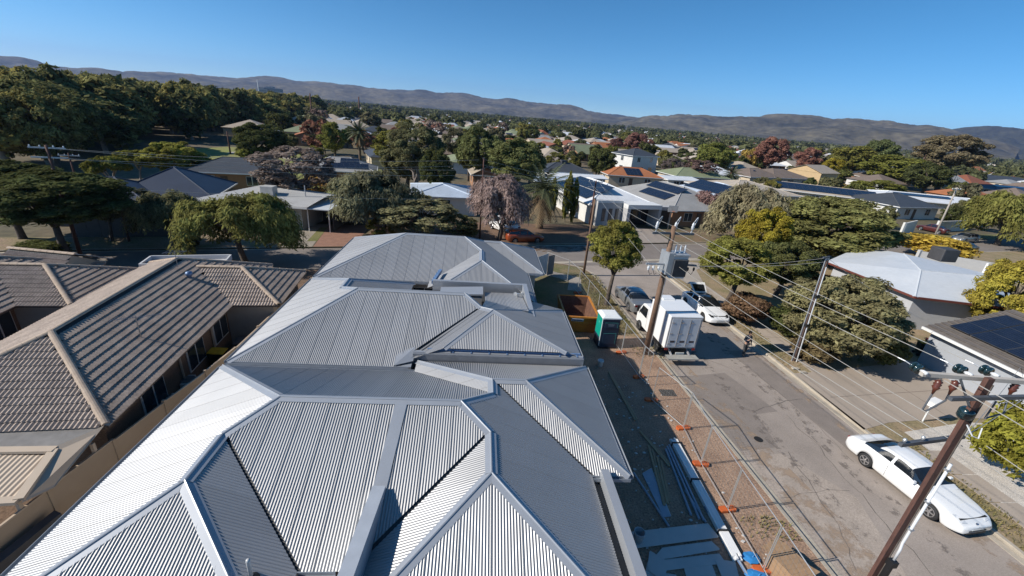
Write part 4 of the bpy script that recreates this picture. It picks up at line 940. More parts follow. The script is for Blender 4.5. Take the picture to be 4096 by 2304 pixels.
p = A4(2000, 790, 3.2); house("grey-green tiled roof beside the large charcoal roof", p.x, p.y, 11, 8, .2, "green", "cream", "hip", pitch=20)
p = A4(2380, 890, 2.9); house("low solar-covered dark roof at the right edge", p.x, p.y, 22, 12, 0, "blue", "cream", "hip", pitch=12, panels=[('front', -7, .6, 9, 1, 1.5, 2.0)])
# cream front walls, far right
def wall_piece(label, pts, hgt, mat, grp=None, name="garden_wall"):
    t = thing(name, label, "wall", (*pts[0], 0), 0, grp)
    for i in range(len(pts)-1): MB().bar((*pts[i], hgt/2), (*pts[i+1], hgt/2), .2, hgt).build("wall_panel", mat, t)
    MB().box(pts[0][0]-.18, pts[0][0]+.18, pts[0][1]-.18, pts[0][1]+.18, 0, hgt+.12).build("pier", mat, t); return t
wall_piece("cream rendered wall left of the charcoal carport, far right", [(71.0, 65.0), (77.2, 68.8)], 2.2, wall_mat("white"))
wall_piece("long cream rendered wall behind the silver wagon, far right", [(83.5, 70.5), (93.6, 74.2)], 2.0, wall_mat("white"))

# white-roofed house on the right with its garage and side wall
RWm = M("white_iron", (.60, .62, .64), .5, metal=.05, rgb2=(.52, .55, .58), scale=.5, fine=.05, fscale=4)
h = thing("house", "white iron-roofed house with a brick chimney on the right side of the street", "house", (41, 33, 0), 0, "houses on the right of the street")
fm_, fr2, br2, bl2 = (34.3, 28.2, 2.95), (40.6, 26.9, 2.95), (50.5, 34.0, 2.95), (43.5, 43.6, 2.95)
fl2 = (33.6, 36.6, 2.95); rg_a = (38.3, 32.0, 3.95); rg_b = (43.2, 31.4, 3.95); rg_c = (42.2, 37.5, 3.95)
for poly in ([fm_, fr2, rg_b], [fm_, rg_b, rg_a], [fr2, br2, rg_b], [fl2, fm_, rg_a], [fl2, rg_a, rg_c], [fl2, rg_c, bl2], [rg_a, rg_b, br2], [rg_a, br2, rg_c], [rg_c, br2, bl2]):
    MB().slab(poly, .04).build("roof_slope", RWm, h)
for a, b in ((rg_a, fm_), (rg_a, rg_b), (rg_b, br2), (rg_b, fr2), (rg_a, rg_c)): cap(a, b, h, RWm, w=.18)
red_f = M("fascia_red", (.13, .035, .025), .6)
for a, b in ((fm_, fr2), (fr2, br2), (fl2, fm_)): MB().bar(Vector(a)-Vector((0, 0, .1)), Vector(b)-Vector((0, 0, .1)), .1, .16).build("gutter", red_f, h)
MB().prism([(34.9, 28.7), (40.5, 27.6), (49.6, 34.0), (43.3, 42.6), (34.2, 36.2)], 0, 2.9).build("wall", M("wall_grey_render", (.40, .41, .43), .9, var=.05), h)
ch = MB().box(46.2, 46.9, 31.4, 32.0, 3.0, 4.5).build("chimney", M("chimney_dark", (.11, .045, .03), .9, var=.25, scale=6), h)
MB().box(46.1, 47.0, 31.3, 32.1, 4.5, 4.62).build("chimney_cap", M("chimney_cap", (.2, .17, .14), .9), ch)
MB().box(47.6, 49.4, 38.4, 39.9, 3.1, 4.4).build("air_cooler", M("cooler_dark", (.05, .05, .055), .6), h, bevel=.08)
MB().tube([(49.2, 35.6, 2.9), (49.2, 35.6, 4.0)], .12, 8).build("flue", frame_w, h)
# garage with solar panels
hg = thing("garage", "grey garage with a dark tiled roof carrying solar panels, behind the concrete drive", "garage", (34.5, 21, 0), 0, "houses on the right of the street")
gt = M("garage_tile", (.155, .135, .12), .85, rgb2=(.11, .095, .085), scale=2, fine=.2, fscale=8)
ga, gb, gc, gd = (30.2, 23.5, 2.6), (30.3, 15.6, 2.6), (36.2, 15.6, 4.1), (36.2, 23.6, 4.1)
MB().slab([ga, gb, gc, gd], .08).build("roof_slope", gt, hg); MB().slab([gc, (42, 15.6, 2.6), (42, 24.6, 2.6), gd], .08).build("roof_slope", gt, hg)
for i in range(1, 14):
    f_ = i/14; a = Vector(ga).lerp(Vector(gd), f_)+Vector((0, 0, .02)); b = Vector(gb).lerp(Vector(gc), f_)+Vector((0, 0, .02)); MB().bar(a, b, .34, .03).build("tile_course", gt, hg)
MB().bar((30.15, 23.5, 2.5), (30.25, 15.6, 2.5), .14, .16).build("gutter", frame_w, hg)
MB().prism([(30.75, 23.1), (30.8, 15.9), (41.5, 15.9), (41.5, 24.2), (30.75, 23.3)], 0, 2.55).build("wall", M("garage_wall", (.36, .375, .40), .85, var=.04), hg)
MB().box(30.70, 30.76, 17.6, 22.6, 0, 2.3).build("garage_door", M("roller_grey", (.33, .35, .38), .7, var=.03), hg)
Vd = (Vector(ga)-Vector(gd)).normalized()
solar(hg, Vector((34.9, 15.9, 3.82))-hg.location, (0, 1, 0), Vd, 3, 3, .02, 1.9, 1.25)
solar(hg, Vector((34.9, 21.7, 3.82))-hg.location-Vector((0, .0, 0)), (0, 1, 0), Vd, 1, 3, .02, 1.2, 1.25)
pz_ = thing("brick_pillar", "cream rendered pillar beside the grey garage at the right edge", "pillar", (31.8, 16.0, 0))
MB().box(31.3, 32.0, 15.0, 15.7, 0, 2.3).build("shaft", M("cream_pillar", (.50, .42, .32), .9, var=.08), pz_); MB().box(31.2, 32.1, 14.9, 15.8, 2.3, 2.42).build("coping", M("cream_pillar2", (.52, .46, .38), .9), pz_)
gwl = wall_piece("long pale grey wall at the right edge beyond the white iron roof", [(55.5, 47.5), (62, 43.5), (72, 38)], 1.9, M("wall_grey_pale", (.46, .46, .46), .9, var=.05))
wheelie_bin("dark bin with a yellow lid beside the grey garage", 31.9, 24.2, 1.2, yellow_lid); wheelie_bin("dark bin with a red lid beside the grey garage", 32.8, 24.5, 1.0, M("bin_red", (.3, .03, .03), .5))
lb = thing("letterbox", "white letterbox on a post at the edge of the concrete drive", "letterbox", (24.4, 16.9, 0), .3)
MB().tube([(0, 0, 0), (0, 0, 1.0)], .04, 6).build("post", frame_w, lb, local=True); MB().box(-.12, .22, -.16, .16, 1.0, 1.28).build("box", frame_w, lb, local=True); MB().slab([(-.16, -.2, 1.29), (.5, -.2, 1.36), (.5, .2, 1.36), (-.16, .2, 1.29)], .03).build("lid", frame_w, lb, local=True)
wb = thing("wooden_post", "short white post at the edge of the white gravel", "post", (25.6, 12.2, 0)); MB().box(-.08, .08, -.08, .08, 0, .8).build("shaft", frame_w, wb, local=True); MB().box(-.1, .1, -.1, .1, .8, .84).build("cap", frame_w, wb, local=True)
mb_ = thing("meter_box", "cream box on a short post beside the footpath near the walking man", "box", (23.5, 28.6, 0), .2); MB().box(-.35, .35, -.15, .15, .35, .95).build("box", wall_mat("cream"), mb_, local=True, bevel=.05); MB().box(-.05, .05, -.05, .05, 0, .36).build("post", dark_sheet, mb_, local=True)
ss = thing("street_post", "thin grey pole beside the cream box on the verge", "post", (24.1, 28.0, 0)); MB().tube([(0, 0, 0), (.05, 0, 1.6)], .03, 6).build("shaft", steel_flat, ss, local=True); MB().box(-.03, .03, -.03, .03, 1.6, 1.66).build("cap", steel_flat, ss, local=True)
for i_, (x_, y_) in enumerate(((20.55, 21.7), (20.75, 21.3))):
    rk = thing("kerb_block", ["broken concrete block on the kerb before the driveway", "smaller broken concrete block nearest the driveway"][i_], "block", (x_, y_, .016)); MB().box(-.22, .22, -.1, .1, 0, .1).build("block", kerb_m, rk, local=True, bevel=.02); 
# ---------------------------------------------------------------- trees
KP = 4096/2576
def ground_px(px, py): return g(px*KP, py*KP, 0)
def proj_y(p):
    c = R.transposed() @ (Vector(p)-Vector((0, 0, CAM_H))); return (1152+1693.35*c.y/c.z)/KP
def warm(c): return (c[0]*1.08, c[1]*1.05, c[2]*1.15)
def fit(px, top, basey, pw, lean=True):
    if lean: px = px-(px-1060)/(3350-basey)*(basey-(top+basey)/2)      # crown centre seen at px: foot of the vertical through it
    b = ground_px(px, basey); w_ = pw*KP*fz(b)/1693.35; lo, hi = .2, 40
    for _ in range(40):
        m = (lo+hi)/2
        if proj_y(b+Vector((0, 0, m))) > top: lo = m
        else: hi = m
    return b, w_, m
OLIVE = (.15, .145, .036); DARK = (.075, .085, .03); GREY = (.15, .15, .075); BRIGHT = (.25, .21, .03); GUM = (.13, .13, .06); PINK = (.25, .19, .155); RUST = (.22, .115, .08); YEL = (.42, .30, .055); PEP = (.155, .155, .045)
TL = [  # name, label, px, top, base, width, kind, colour, base fraction, trunk
 ("willow_tree", "weeping pepper tree with a leaning dark trunk across the near cross street", 604, 478, 668, 275, "weep", PEP, .26, "dark"),
 ("street_tree", "large dark tree with a forked trunk at the left edge of the cross street", 140, 425, 655, 360, "near", DARK, .42, "dark"),
 ("pepper_tree", "loose pepper tree beside the dark fence on the left verge", 430, 478, 622, 190, "weep_mid", GUM, .3, "dark"),
 ("street_tree", "dark dense tree at the far left edge behind the verge", 20, 400, 600, 300, "near", DARK, .35, "dark"),
 ("gum_tree", "slender dark gum in front of the dark blue roof", 262, 470, 606, 110, "mid_spread", GUM, .3, "dark"),
 ("gum_tree", "grey-green weeping gum behind the brick-paved drive", 945, 425, 590, 215, "weep_mid", (.154, .154, .084), .25, "pale"),
 ("garden_tree", "thin grey shrubby tree left of the telegraph pole on the leaf-strewn verge", 1050, 488, 598, 250, "sparse", (.182, .175, .084), .1, "dark"),
 ("garden_tree", "low olive bush tree at the brick-paved drive edge", 965, 540, 602, 90, "sparse", OLIVE, .05, "dark"),
 ("garden_tree", "low olive shrubby tree close to the telegraph pole", 1150, 535, 598, 110, "sparse", (.168, .168, .070), .05, "dark"),
 ("weeping_tree", "pinkish leafless weeping tree above the orange wagon", 1262, 436, 602, 172, "weep_mid", PINK, .28, "dark"),
 ("gum_tree", "broad light green gum in the middle distance above the palm", 1300, 338, 500, 170, "near", (.140, .154, .056), .2, "dark"),
 ("gum_tree", "tall gum left of the broad light green gum", 1208, 312, 470, 120, "mid", (.119, .133, .049), .2, "dark"),
 ("gum_tree", "tall pale-trunked gum with grey foliage right of the park", 1045, 300, 490, 150, "near_spread", GUM, .25, "pale"),
 ("gum_tree", "bushy olive gum left of the tall pale-trunked gum", 985, 320, 440, 110, "mid", OLIVE, .2, "dark"),
 ("gum_tree", "dark green gum beside the pale blue-grey iron roof", 1100, 365, 510, 100, "near", DARK, .15, "pale"),
 ("street_tree", "round olive street tree beside the portable toilet and fence", 1546, 546, 767, 150, "near", (.189, .182, .042), .36, "dark"),
 ("street_tree", "olive street tree on the verge behind the white electric car", 1850, 590, 776, 195, "near", (.175, .175, .042), .3, "dark"),
 ("pepper_tree", "grey-green pepper tree behind the right verge", 1880, 462, 620, 215, "weep_mid", (.210, .189, .105), .12, "dark"),
 ("garden_tree", "bright yellow-green tree between the pepper tree and the big spreading tree", 1920, 512, 700, 140, "near", BRIGHT, .15, "dark"),
 ("spreading_tree", "very wide olive tree on the right behind the white iron roof", 2085, 488, 655, 365, "near", (.175, .175, .059), .03, "dark"),
 ("spreading_tree", "dark tree under the left side of the very wide olive tree", 1975, 600, 745, 170, "near", (.105, .112, .039), .15, "dark"),
 ("willow_tree", "green willow hanging at the right edge of the frame", 2545, 478, 615, 190, "weep_mid", (.161, .161, .042), .15, "dark"),
 ("garden_tree", "yellow-green tree at the right edge beside the white iron roof", 2545, 640, 860, 175, "near", (.280, .238, .042), .1, "dark"),
 ("olive_tree", "broad grey-olive tree in front of the white iron-roofed house", 2128, 688, 893, 305, "near", (.196, .182, .084), .03, "dark"),
 ("gum_tree", "tall open gum standing against the hills at the right", 2390, 334, 480, 165, "near_spread", (.182, .154, .084), .3, "dark"),
 ("garden_tree", "dark green round tree below the tall open gum", 2335, 405, 490, 110, "mid", DARK, .1, "dark"),
 ("pine_tree", "tall rounded pine right of the red autumn trees", 2210, 345, 455, 90, "mid", (.105, .126, .049), .15, "dark"),
 ("garden_tree", "olive tree left of the tall rounded pine", 2140, 362, 450, 120, "mid", OLIVE, .1, "dark"),
 ("garden_tree", "wide bright olive tree in front of the tall rounded pine", 2255, 388, 470, 190, "mid", (.168, .175, .039), .1, "dark"),
 ("garden_tree", "round lime bush tree beside the weathered tiled roof", 2205, 450, 500, 130, "mid", (.168, .175, .039), .08, "dark"),
 ("autumn_tree", "rusty red autumn tree in front of the dark hills", 1940, 340, 440, 90, "mid", RUST, .15, "dark"),
 ("autumn_tree", "small rusty autumn tree near the big beige gable", 2030, 368, 440, 70, "mid", (.25, .13, .09), .15, "dark"),
 ("autumn_tree", "dark red tree among the distant green crowns", 1555, 345, 395, 60, "mid", (.14, .075, .06), .15, "dark"),
 ("autumn_tree", "dusty red tree left of the two-storey white house", 1600, 330, 400, 70, "mid", (.22, .12, .09), .15, "dark"),
 ("garden_tree", "dark conifer left of the two-storey white house", 1515, 370, 455, 80, "mid", DARK, .08, "dark"),
 ("garden_tree", "bushy green tree right of the two-storey white house", 1800, 355, 440, 110, "mid", (.154, .168, .042), .1, "dark"),
 ("garden_tree", "yellow-green round tree near the far autumn trees", 2095, 395, 450, 60, "mid", BRIGHT, .1, "dark"),
 ("street_tree", "bright olive round tree beside the park lawn", 445, 350, 462, 160, "near", (.210, .203, .042), .12, "dark"),
 ("park_tree", "dark large tree at the edge of the park lawn", 655, 303, 420, 145, "near", DARK, .1, "dark"),
 ("park_tree", "small bright tree below the dark park tree", 632, 362, 425, 75, "mid", (.168, .175, .042), .1, "dark"),
 ("garden_tree", "small olive tree by the red tiled roof", 790, 365, 425, 70, "mid", OLIVE, .12, "dark"),
 ("garden_tree", "bright olive tree right of the park lawn", 840, 302, 400, 80, "mid", (.154, .161, .042), .12, "dark"),
 ("garden_tree", "small dark gum against the dark blue-grey wing", 350, 470, 560, 70, "mid", GUM, .2, "dark"),
 ("garden_tree", "dark round tree above the tan gabled house", 1180, 330, 455, 80, "mid", DARK, .15, "dark"),
 ("garden_tree", "orange-tinged small tree near the solar roof", 800, 440, 500, 100, "sparse", (.308, .196, .056), .1, "dark"),
]
for (nm, lab, px, top, by, pw, kind, col, bf, tk) in TL:
    b, w_, h_ = fit(px, top, by, pw); tree(nm, lab, b, w_, h_, kind, warm(col), None, bf, tk, limbs=("sparse" in kind or kind in ("weep_mid", "near_spread")))
for (lab, px, top, by, pw, col) in (("large bare purple-brown tree behind the low white house", 745, 360, 530, 220, (.22, .175, .15)), ("bare grey tree behind the red-tiled houses", 1690, 395, 455, 60, (.16, .13, .12)), ("leafless pink-grey tree by the two-storey house", 1765, 400, 465, 90, (.17, .115, .10))):
    b, w_, h_ = fit(px, top, by, pw); bare_tree("bare_tree", lab, b, w_, h_, col, k=1 if px < 1000 else 2)
for lab, px, top, by, pw in (("slender green cypress, the taller of the pair beside the white modern house", 1429, 434, 560, 27), ("shorter green cypress of the pair beside the white modern house", 1445, 448, 560, 21), ("small cypress behind the taller of the cypress pair", 1391, 447, 545, 24)):
    b, w_, h_ = fit(px, top, by, pw); tree("cypress_tree", lab, b, w_, h_, "column", (.14, .135, .03), "cypresses", .02, tw=.5)
for i, px in enumerate((671, 682, 692, 702, 712)):
    b, w_, h_ = fit(px, 283, 322, 9); tree("cypress_tree", "dark slim cypress in a row beyond the park", b, w_, h_, "column", (.02, .025, .014), "row of dark cypresses", .02, tw=.4, k=0)
b, w_, h_ = fit(772, 284, 330, 16); tree("cypress_tree", "single dark cypress right of the cypress row", b, w_, h_, "column", (.02, .025, .014), None, .02, tw=.4)
b, w_, h_ = fit(1368, 428, 575, 150); palm("date palm with drooping fronds beside the pink weeping tree", b, h_*.68, w_*1.15)
b, w_, h_ = fit(905, 322, 432, 78); palm("tall palm with a brown skirt of dead fronds near the red tiled roof", b, h_*.9, w_)
b, w_, h_ = fit(1735, 426, 462, 56); palm("small palm in front of the green roof, the left one", b, h_*.75, w_, skirt=False)
b, w_, h_ = fit(1838, 428, 470, 56); palm("small palm in front of the green roof, the right one", b, h_*.75, w_, skirt=False)
# umbrella-shaped trees at the park edge with bare leaning trunks
for lab, px, top, by, pw in (("flat-crowned tree with a leaning bare trunk by the dry lawn", 275, 385, 495, 105), ("flat-crowned tree with a forked pale trunk left of the bright round tree", 345, 372, 462, 110)):
    b, w_, h_ = fit(px, top, by, pw); tree("umbrella_tree", lab, b, w_, h_, "umbrella", (.135, .13, .03), None, .1, "pale", tw=.7)
# shrubs
SH = [("yellow flowering bush beyond the white iron roof", 2345, 592, 648, 150, YEL), ("green conifer bush at the lower right edge", 2566, 1030, 1195, 150, (.210, .196, .035)), ("rusty shrub under the grey-olive tree", 2065, 690, 740, 70, (.196, .098, .035)),
      ("brown hedge shrub on the right verge behind the street tree", 1880, 745, 805, 120, (.168, .105, .063)), ("dark shrub below the very wide olive tree", 2000, 770, 840, 120, DARK), ("low scrub at the foot of the grey-olive tree", 2050, 850, 905, 110, (.182, .140, .070)),
      ("small green shrub left of the grey garage", 2235, 840, 915, 90, (.126, .119, .042)), ("yellow-green bush before the grey-roofed house", 1705, 500, 540, 48, (.238, .196, .042)), ("pink-brown shrub right of the yellow-green bush", 1775, 480, 560, 80, (.224, .140, .126)),
      ("low hedge left of the pink-brown shrub", 1690, 535, 560, 45, (.140, .140, .042)), ("dark purple shrub before the long beige roof", 2105, 545, 575, 60, (.140, .063, .063)), ("olive shrub on the far verge by the telegraph pole", 1175, 560, 600, 60, (.182, .168, .070)),
      ("green scrub at the foot of the left street tree", 95, 610, 660, 130, (.084, .091, .035)), ("dark shrub beside the pepper tree on the left verge", 470, 590, 625, 60, (.084, .091, .035)), ("low shrub right of the solar-panelled grey house", 870, 500, 560, 120, (.224, .154, .063)),
      ("leafy weeds behind the orange skip", 1452, 752, 775, 50, (.07, .10, .02))]
for lab, px, top, by, pw, col in SH:
    b, w_, h_ = fit(px, top, by, pw); tree("shrub", lab, b, w_, max(h_, .4), "shrub", col, None, .02, cat="shrub")
# ---------------------------------------------------------------- vehicles
rubber_m = M("tyre", (.016, .016, .017), .75, var=.2, scale=20); rim_m = M("rim_alloy", (.52, .52, .53), .25, metal=.85, var=.05); trim_m = M("trim_black", (.014, .014, .015), .5)
glass_car = M("car_glass", (.012, .015, .019), .04, var=.1, spec=1.0); head_m = M("headlamp", (.62, .64, .66), .12, spec=.9, var=.1, scale=30); tail_m = M("tail_lamp", (.22, .015, .012), .2); plate_m = M("number_plate", (.55, .55, .52), .5)
def paint(name, c, metal=0.): return M("paint_"+name, c, .28, metal=metal, var=.03, coat=.7)
def wheel_parts(parent, x, y, r=.32, wd=.21, spokes=5, rim=None):
    w = bpy.data.objects.new("wheel", None); COL.objects.link(w); w.parent = parent; w.location = (x, y, r); s = 1 if x > 0 else -1
    MB().lathe((0, 0, 0), [(r*.62, -wd/2), (r*.93, -wd/2), (r, -wd*.32), (r, wd*.32), (r*.93, wd/2), (r*.62, wd/2)], 24, (1, 0, 0)).build("tyre", rubber_m, w, True, local=True)
    MB().lathe((0, 0, 0), [(r*.64, s*wd*.1), (r*.60, s*wd*.3)] if s > 0 else [(r*.60, s*wd*.3), (r*.64, s*wd*.1)], 20, (1, 0, 0)).build("rim_well", trim_m, w, local=True)
    mb = MB(); n = 24
    mb.tube([(s*wd*.46, r*.62*math.cos(2*math.pi*k/n), r*.62*math.sin(2*math.pi*k/n)) for k in range(n+1)], .02, 5, False)
    for k in range(spokes):
        a = 2*math.pi*k/spokes; c, d = math.cos(a), math.sin(a); mb.bar((s*wd*.44, 0, 0), (s*wd*.44, c*r*.62, d*r*.62), .06 if spokes < 8 else .03, .03, (1, 0, 0))
    mb.lathe((s*wd*.42, 0, 0), [(.06, 0), (.06, s*.02)] if s > 0 else [(.06, s*.02), (.06, 0)], 10, (1, 0, 0)); mb.build("rim", rim or rim_m, w, local=True)
def interp(tab, y):
    for i in range(len(tab)-1):
        if tab[i][0] <= y <= tab[i+1][0]:
            t = (y-tab[i][0])/(tab[i+1][0]-tab[i][0]); t2 = t*t*(3-2*t)*.5+t*.5; return tab[i][1]+(tab[i+1][1]-tab[i][1])*t2
    return tab[0][1] if y < tab[0][0] else tab[-1][1]
def car(name, label, loc, rz, pm, L=4.6, W=1.78, wheels=(-1.38, 1.36), r=.32, belt=None, roof=None, wscreen=(.35, 1.15), rscreen=(-1.55, -.9), pillars=(-.75, .12), sill=.22, planw=None, group=None, spokes=5, glassroof=False, hatch_open=False, wagon=False, front_dark=False, rim=None, cat="car"):
    "front towards +y; belt: (y, z) top of doors and bonnet; roof: (y, z) roof line; lofted section by section"
    t = thing(name, label, cat, loc, rz, group); N = 88; sec = []
    y0, y1 = -L/2, L/2
    ys = sorted(set([y0+(y1-y0)*i/N for i in range(N+1)]+list(wscreen)+list(rscreen)))
    for y in ys:
        e = min(1, (y1-y)/.55); e2 = min(1, (y-y0)/.4); hw = W/2*(1-.20*(1-e)**2.2)*(1-.13*(1-e2)**2.2); zb = interp(belt, y); zr = max(zb, interp(roof, y))
        s_ = sill+(.10*(1-e)**2 if e < 1 else 0)+(.10*(1-e2)**2 if e2 < 1 else 0)
        for wy in wheels:
            dd = abs(y-wy); ra = r+.055
            if dd < ra: s_ = max(s_, r+math.sqrt(ra*ra-dd*dd))
        s_ = min(s_, zb-.06); tum = max(0, zr-zb)
        crown_ = .025*min(1, e*1.5)
        ring = [(hw-.06, s_), (hw, s_+(.0 if s_ > sill+.15 else .06)), (hw, max(s_+.03, s_+(zb-s_)*.55)), (hw-.015, zb-.05), (hw-.05-.02*(1-e), zb)]
        if tum > .02:
            ring += [(hw-.07-tum*.12, zb+tum*.12), (hw-.09-tum*.36, zb+tum*.86), (hw-.15-tum*.38, zb+tum*.97), ((hw-.2-tum*.38)*.5, zr+.012), (0, zr+.02)]
        else:
            ring += [(hw-.10, zb+.012), (hw*.72, zb+crown_*1.1), (hw*.5, zb+crown_*1.4), (hw*.25, zb+crown_*1.7), (0, zb+crown_*1.8)]
        sec.append([(x, y, z) for x, z in ring])
    K = len(sec[0]); groups = {"body": MB(), "windscreen": MB(), "rear_window": MB(), "side_window": MB(), "roof_glass": MB()}
    sidew = {-1: MB(), 1: MB()}
    for i in range(len(sec)-1):
        ym = (ys[i]+ys[i+1])/2; zb = interp(belt, ym); zr = interp(roof, ym)
        for k in range(K-1):
            for s in (1, -1):
                q = [sec[i][k], sec[i+1][k], sec[i+1][k+1], sec[i][k+1]]; q = [(s*x, y, z) for x, y, z in q]
                if s > 0: q = q[::-1]
                d = groups["body"]
                if zr-zb > .10:
                    if k == 5 and rscreen[0]+.18 < ym < wscreen[1]-.28 and not any(abs(ym-p) < .045 for p in pillars): d = sidew[s]
                    if k >= 6 and wscreen[0] < ym < wscreen[1]: d = groups["windscreen"]
                    if k >= 6 and rscreen[0] < ym < rscreen[1] and not hatch_open: d = groups["rear_window"]
                    if k >= 7 and glassroof and rscreen[1] <= ym <= wscreen[0]: d = groups["roof_glass"]
                d.poly(*q)
    for i, rev in ((0, False), (len(sec)-1, True)):
        ring = sec[i]; pts = [(x, y, z) for x, y, z in ring]+[(-x, y, z) for x, y, z in reversed(ring[:-1])]; groups["body"].poly(*(pts if rev else pts[::-1]))
    def weld(mb):
        idx = {}; nv = []; mp = []
        for v in mb.v:
            k_ = (round(v[0], 4), round(v[1], 4), round(v[2], 4))
            if k_ not in idx: idx[k_] = len(nv); nv.append(v)
            mp.append(idx[k_])
        mb.f = [f for f in (tuple(dict.fromkeys(mp[i] for i in f)) for f in mb.f) if len(f) > 2]; mb.v = nv; return mb
    for nm, mb in groups.items():
        if mb.v: weld(mb).build(nm, pm if nm == "body" else glass_car, t, True, local=True)
    for s in (-1, 1):
        if sidew[s].v: weld(sidew[s]).build("side_window", glass_car, t, True, local=True)
    MB().box(-W/2+.24, W/2-.24, y0+.25, y1-.25, .16, .75).build("underbody", trim_m, t, local=True)
    for wy in wheels:
        for s in (-1, 1): wheel_parts(t, s*(W/2-.10), wy, r, .2, spokes, rim)
    zb1 = interp(belt, y1-.12); zb0 = interp(belt, y0+.1)
    for s in (-1, 1):
        bz = lambda y: interp(belt, y)+.032
        MB().poly(*[(s*x_, y_, bz(y_)) for x_, y_ in ((W*.24, y1-.13), (W/2-.22, y1-.17), (W/2-.13, y1-.50), (W/2-.30, y1-.46), (W*.27, y1-.24))][::s]).build("headlight", trim_m if front_dark else head_m, t, local=True)
        MB().box(s*(W/2-.34)-.2, s*(W/2-.34)+.2, y0-.012, y0+.2, zb0-.20, zb0-.04).build("tail_light", tail_m, t, local=True)
        mi = MB(); mi.box(s*(W/2+.06)-.09, s*(W/2+.06)+.09, wscreen[1]-.62, wscreen[1]-.50, interp(belt, wscreen[1]-.55)+.02, interp(belt, wscreen[1]-.55)+.15); mi.build("mirror", pm, t, local=True, bevel=.03)
        for p_ in pillars[:1] if len(pillars) < 2 else pillars: MB().box(s*(W/2-.002)-.004, s*(W/2-.002)+.004, p_-.34, p_-.18, interp(belt, p_)-.14, interp(belt, p_)-.11).build("door_handle", pm, t, local=True)
        for p_ in pillars+(wscreen[1]-.15,): MB().box(s*(W/2+.001)-.003, s*(W/2+.001)+.003, p_-.006, p_+.006, sill+.12, interp(belt, p_)-.06).build("door_seam", trim_m, t, local=True)
    MB().box(-.28, .28, y1-.02, y1+.012, .34, .46).build("number_plate", plate_m, t, local=True); MB().box(-.28, .28, y0-.012, y0+.02, .5, .62).build("number_plate", plate_m, t, local=True)
    MB().box(-.5, .5, y1-.06, y1+.006, .24, .31).build("air_intake", trim_m, t, local=True)
    return t
rz_st = math.atan(.047)                    # the street runs slightly left of +y
sedan_belt = [(-2.35, .80), (-2.2, .95), (-1.5, 1.0), (0, .96), (1.0, .95), (1.5, .88), (2.1, .74), (2.3, .60), (2.36, .5)]
sedan_roof = [(-2.3, .5), (-1.75, .98), (-1.1, 1.33), (-.6, 1.43), (0, 1.45), (.35, 1.41), (.8, 1.15), (1.15, .93), (1.3, .6)]
# white coupe in front, facing the viewer
cb = [(-2.4, .72), (-2.2, .90), (-1.6, .97), (0, .93), (1.0, .92), (1.6, .84), (2.15, .72), (2.33, .62), (2.44, .50)]
cr = [(-2.3, .5), (-1.95, .95), (-1.3, 1.20), (-.7, 1.35), (-.2, 1.38), (.2, 1.34), (.7, 1.12), (1.15, .90), (1.3, .6)]
c1 = car("parked_car", "white two-door coupe parked at the right kerb behind the near power pole", (19.2, 12.62, ZR), math.pi+.12, paint("white", (.80, .80, .79)), L=4.86, W=1.82, wheels=(-1.32, 1.40), belt=cb, roof=cr, wscreen=(.22, 1.15), rscreen=(-1.95, -1.1), pillars=(-.45,))
MB().lathe((0, 2.36, .60), [(.08, 0), (.08, .02), (.04, .025)], 16, (0, .5, 1)).build("badge", rim_m, c1, local=True)
MB().bar((-.42, 2.44, .40), (.42, 2.44, .40), .02, .05).build("grille", trim_m, c1, local=True)
# silver sedan seen from behind
car("parked_car", "silver sedan parked at the left kerb in front of the white truck", (13.0, 31.1, ZR), rz_st, paint("silver", (.27, .28, .29), .5), L=4.5, W=1.75, wheels=(-1.32, 1.35), belt=sedan_belt, roof=sedan_roof)
# white electric hatchback with raised tailgate
eb = [(-2.35, .85), (-2.1, 1.02), (0, .96), (1.0, .94), (1.6, .84), (2.15, .68), (2.33, .54), (2.38, .45)]
er = [(-2.3, .6), (-1.85, 1.05), (-1.1, 1.36), (-.4, 1.45), (.1, 1.44), (.6, 1.24), (1.3, .93), (1.4, .6)]
ev = car("parked_car", "white electric car with its tailgate raised at the right kerb", (18.6, 29.95, ZR), math.pi+.033, paint("white", (.80, .80, .79)), L=4.7, W=1.85, wheels=(-1.42, 1.44), r=.34, belt=eb, roof=er, wscreen=(.0, 1.28), rscreen=(-1.95, -1.0), pillars=(-.8, .1), glassroof=True, hatch_open=True, front_dark=True, spokes=10, rim=M("rim_dark", (.08, .08, .085), .4, metal=.5))
MB().slab([(-.55, -1.05, 1.42), (.55, -1.05, 1.42), (.68, -1.9, 1.98), (-.68, -1.9, 1.98)], .05).build("tailgate", paint("white", (.80, .80, .79)), ev, local=True)
MB().slab([(-.68, -1.9, 1.98), (.68, -1.9, 1.98), (.66, -2.2, 1.72), (-.66, -2.2, 1.72)], .05).build("tailgate_lip", paint("white", (.80, .80, .79)), ev, local=True)
MB().slab([(-.45, -1.12, 1.475), (.45, -1.12, 1.475), (.52, -1.7, 1.865), (-.52, -1.7, 1.865)], .02).build("tailgate_glass", glass_car, ev, local=True)
MB().box(-.62, .62, -2.2, -1.1, .75, .80).build("boot_floor", trim_m, ev, local=True)
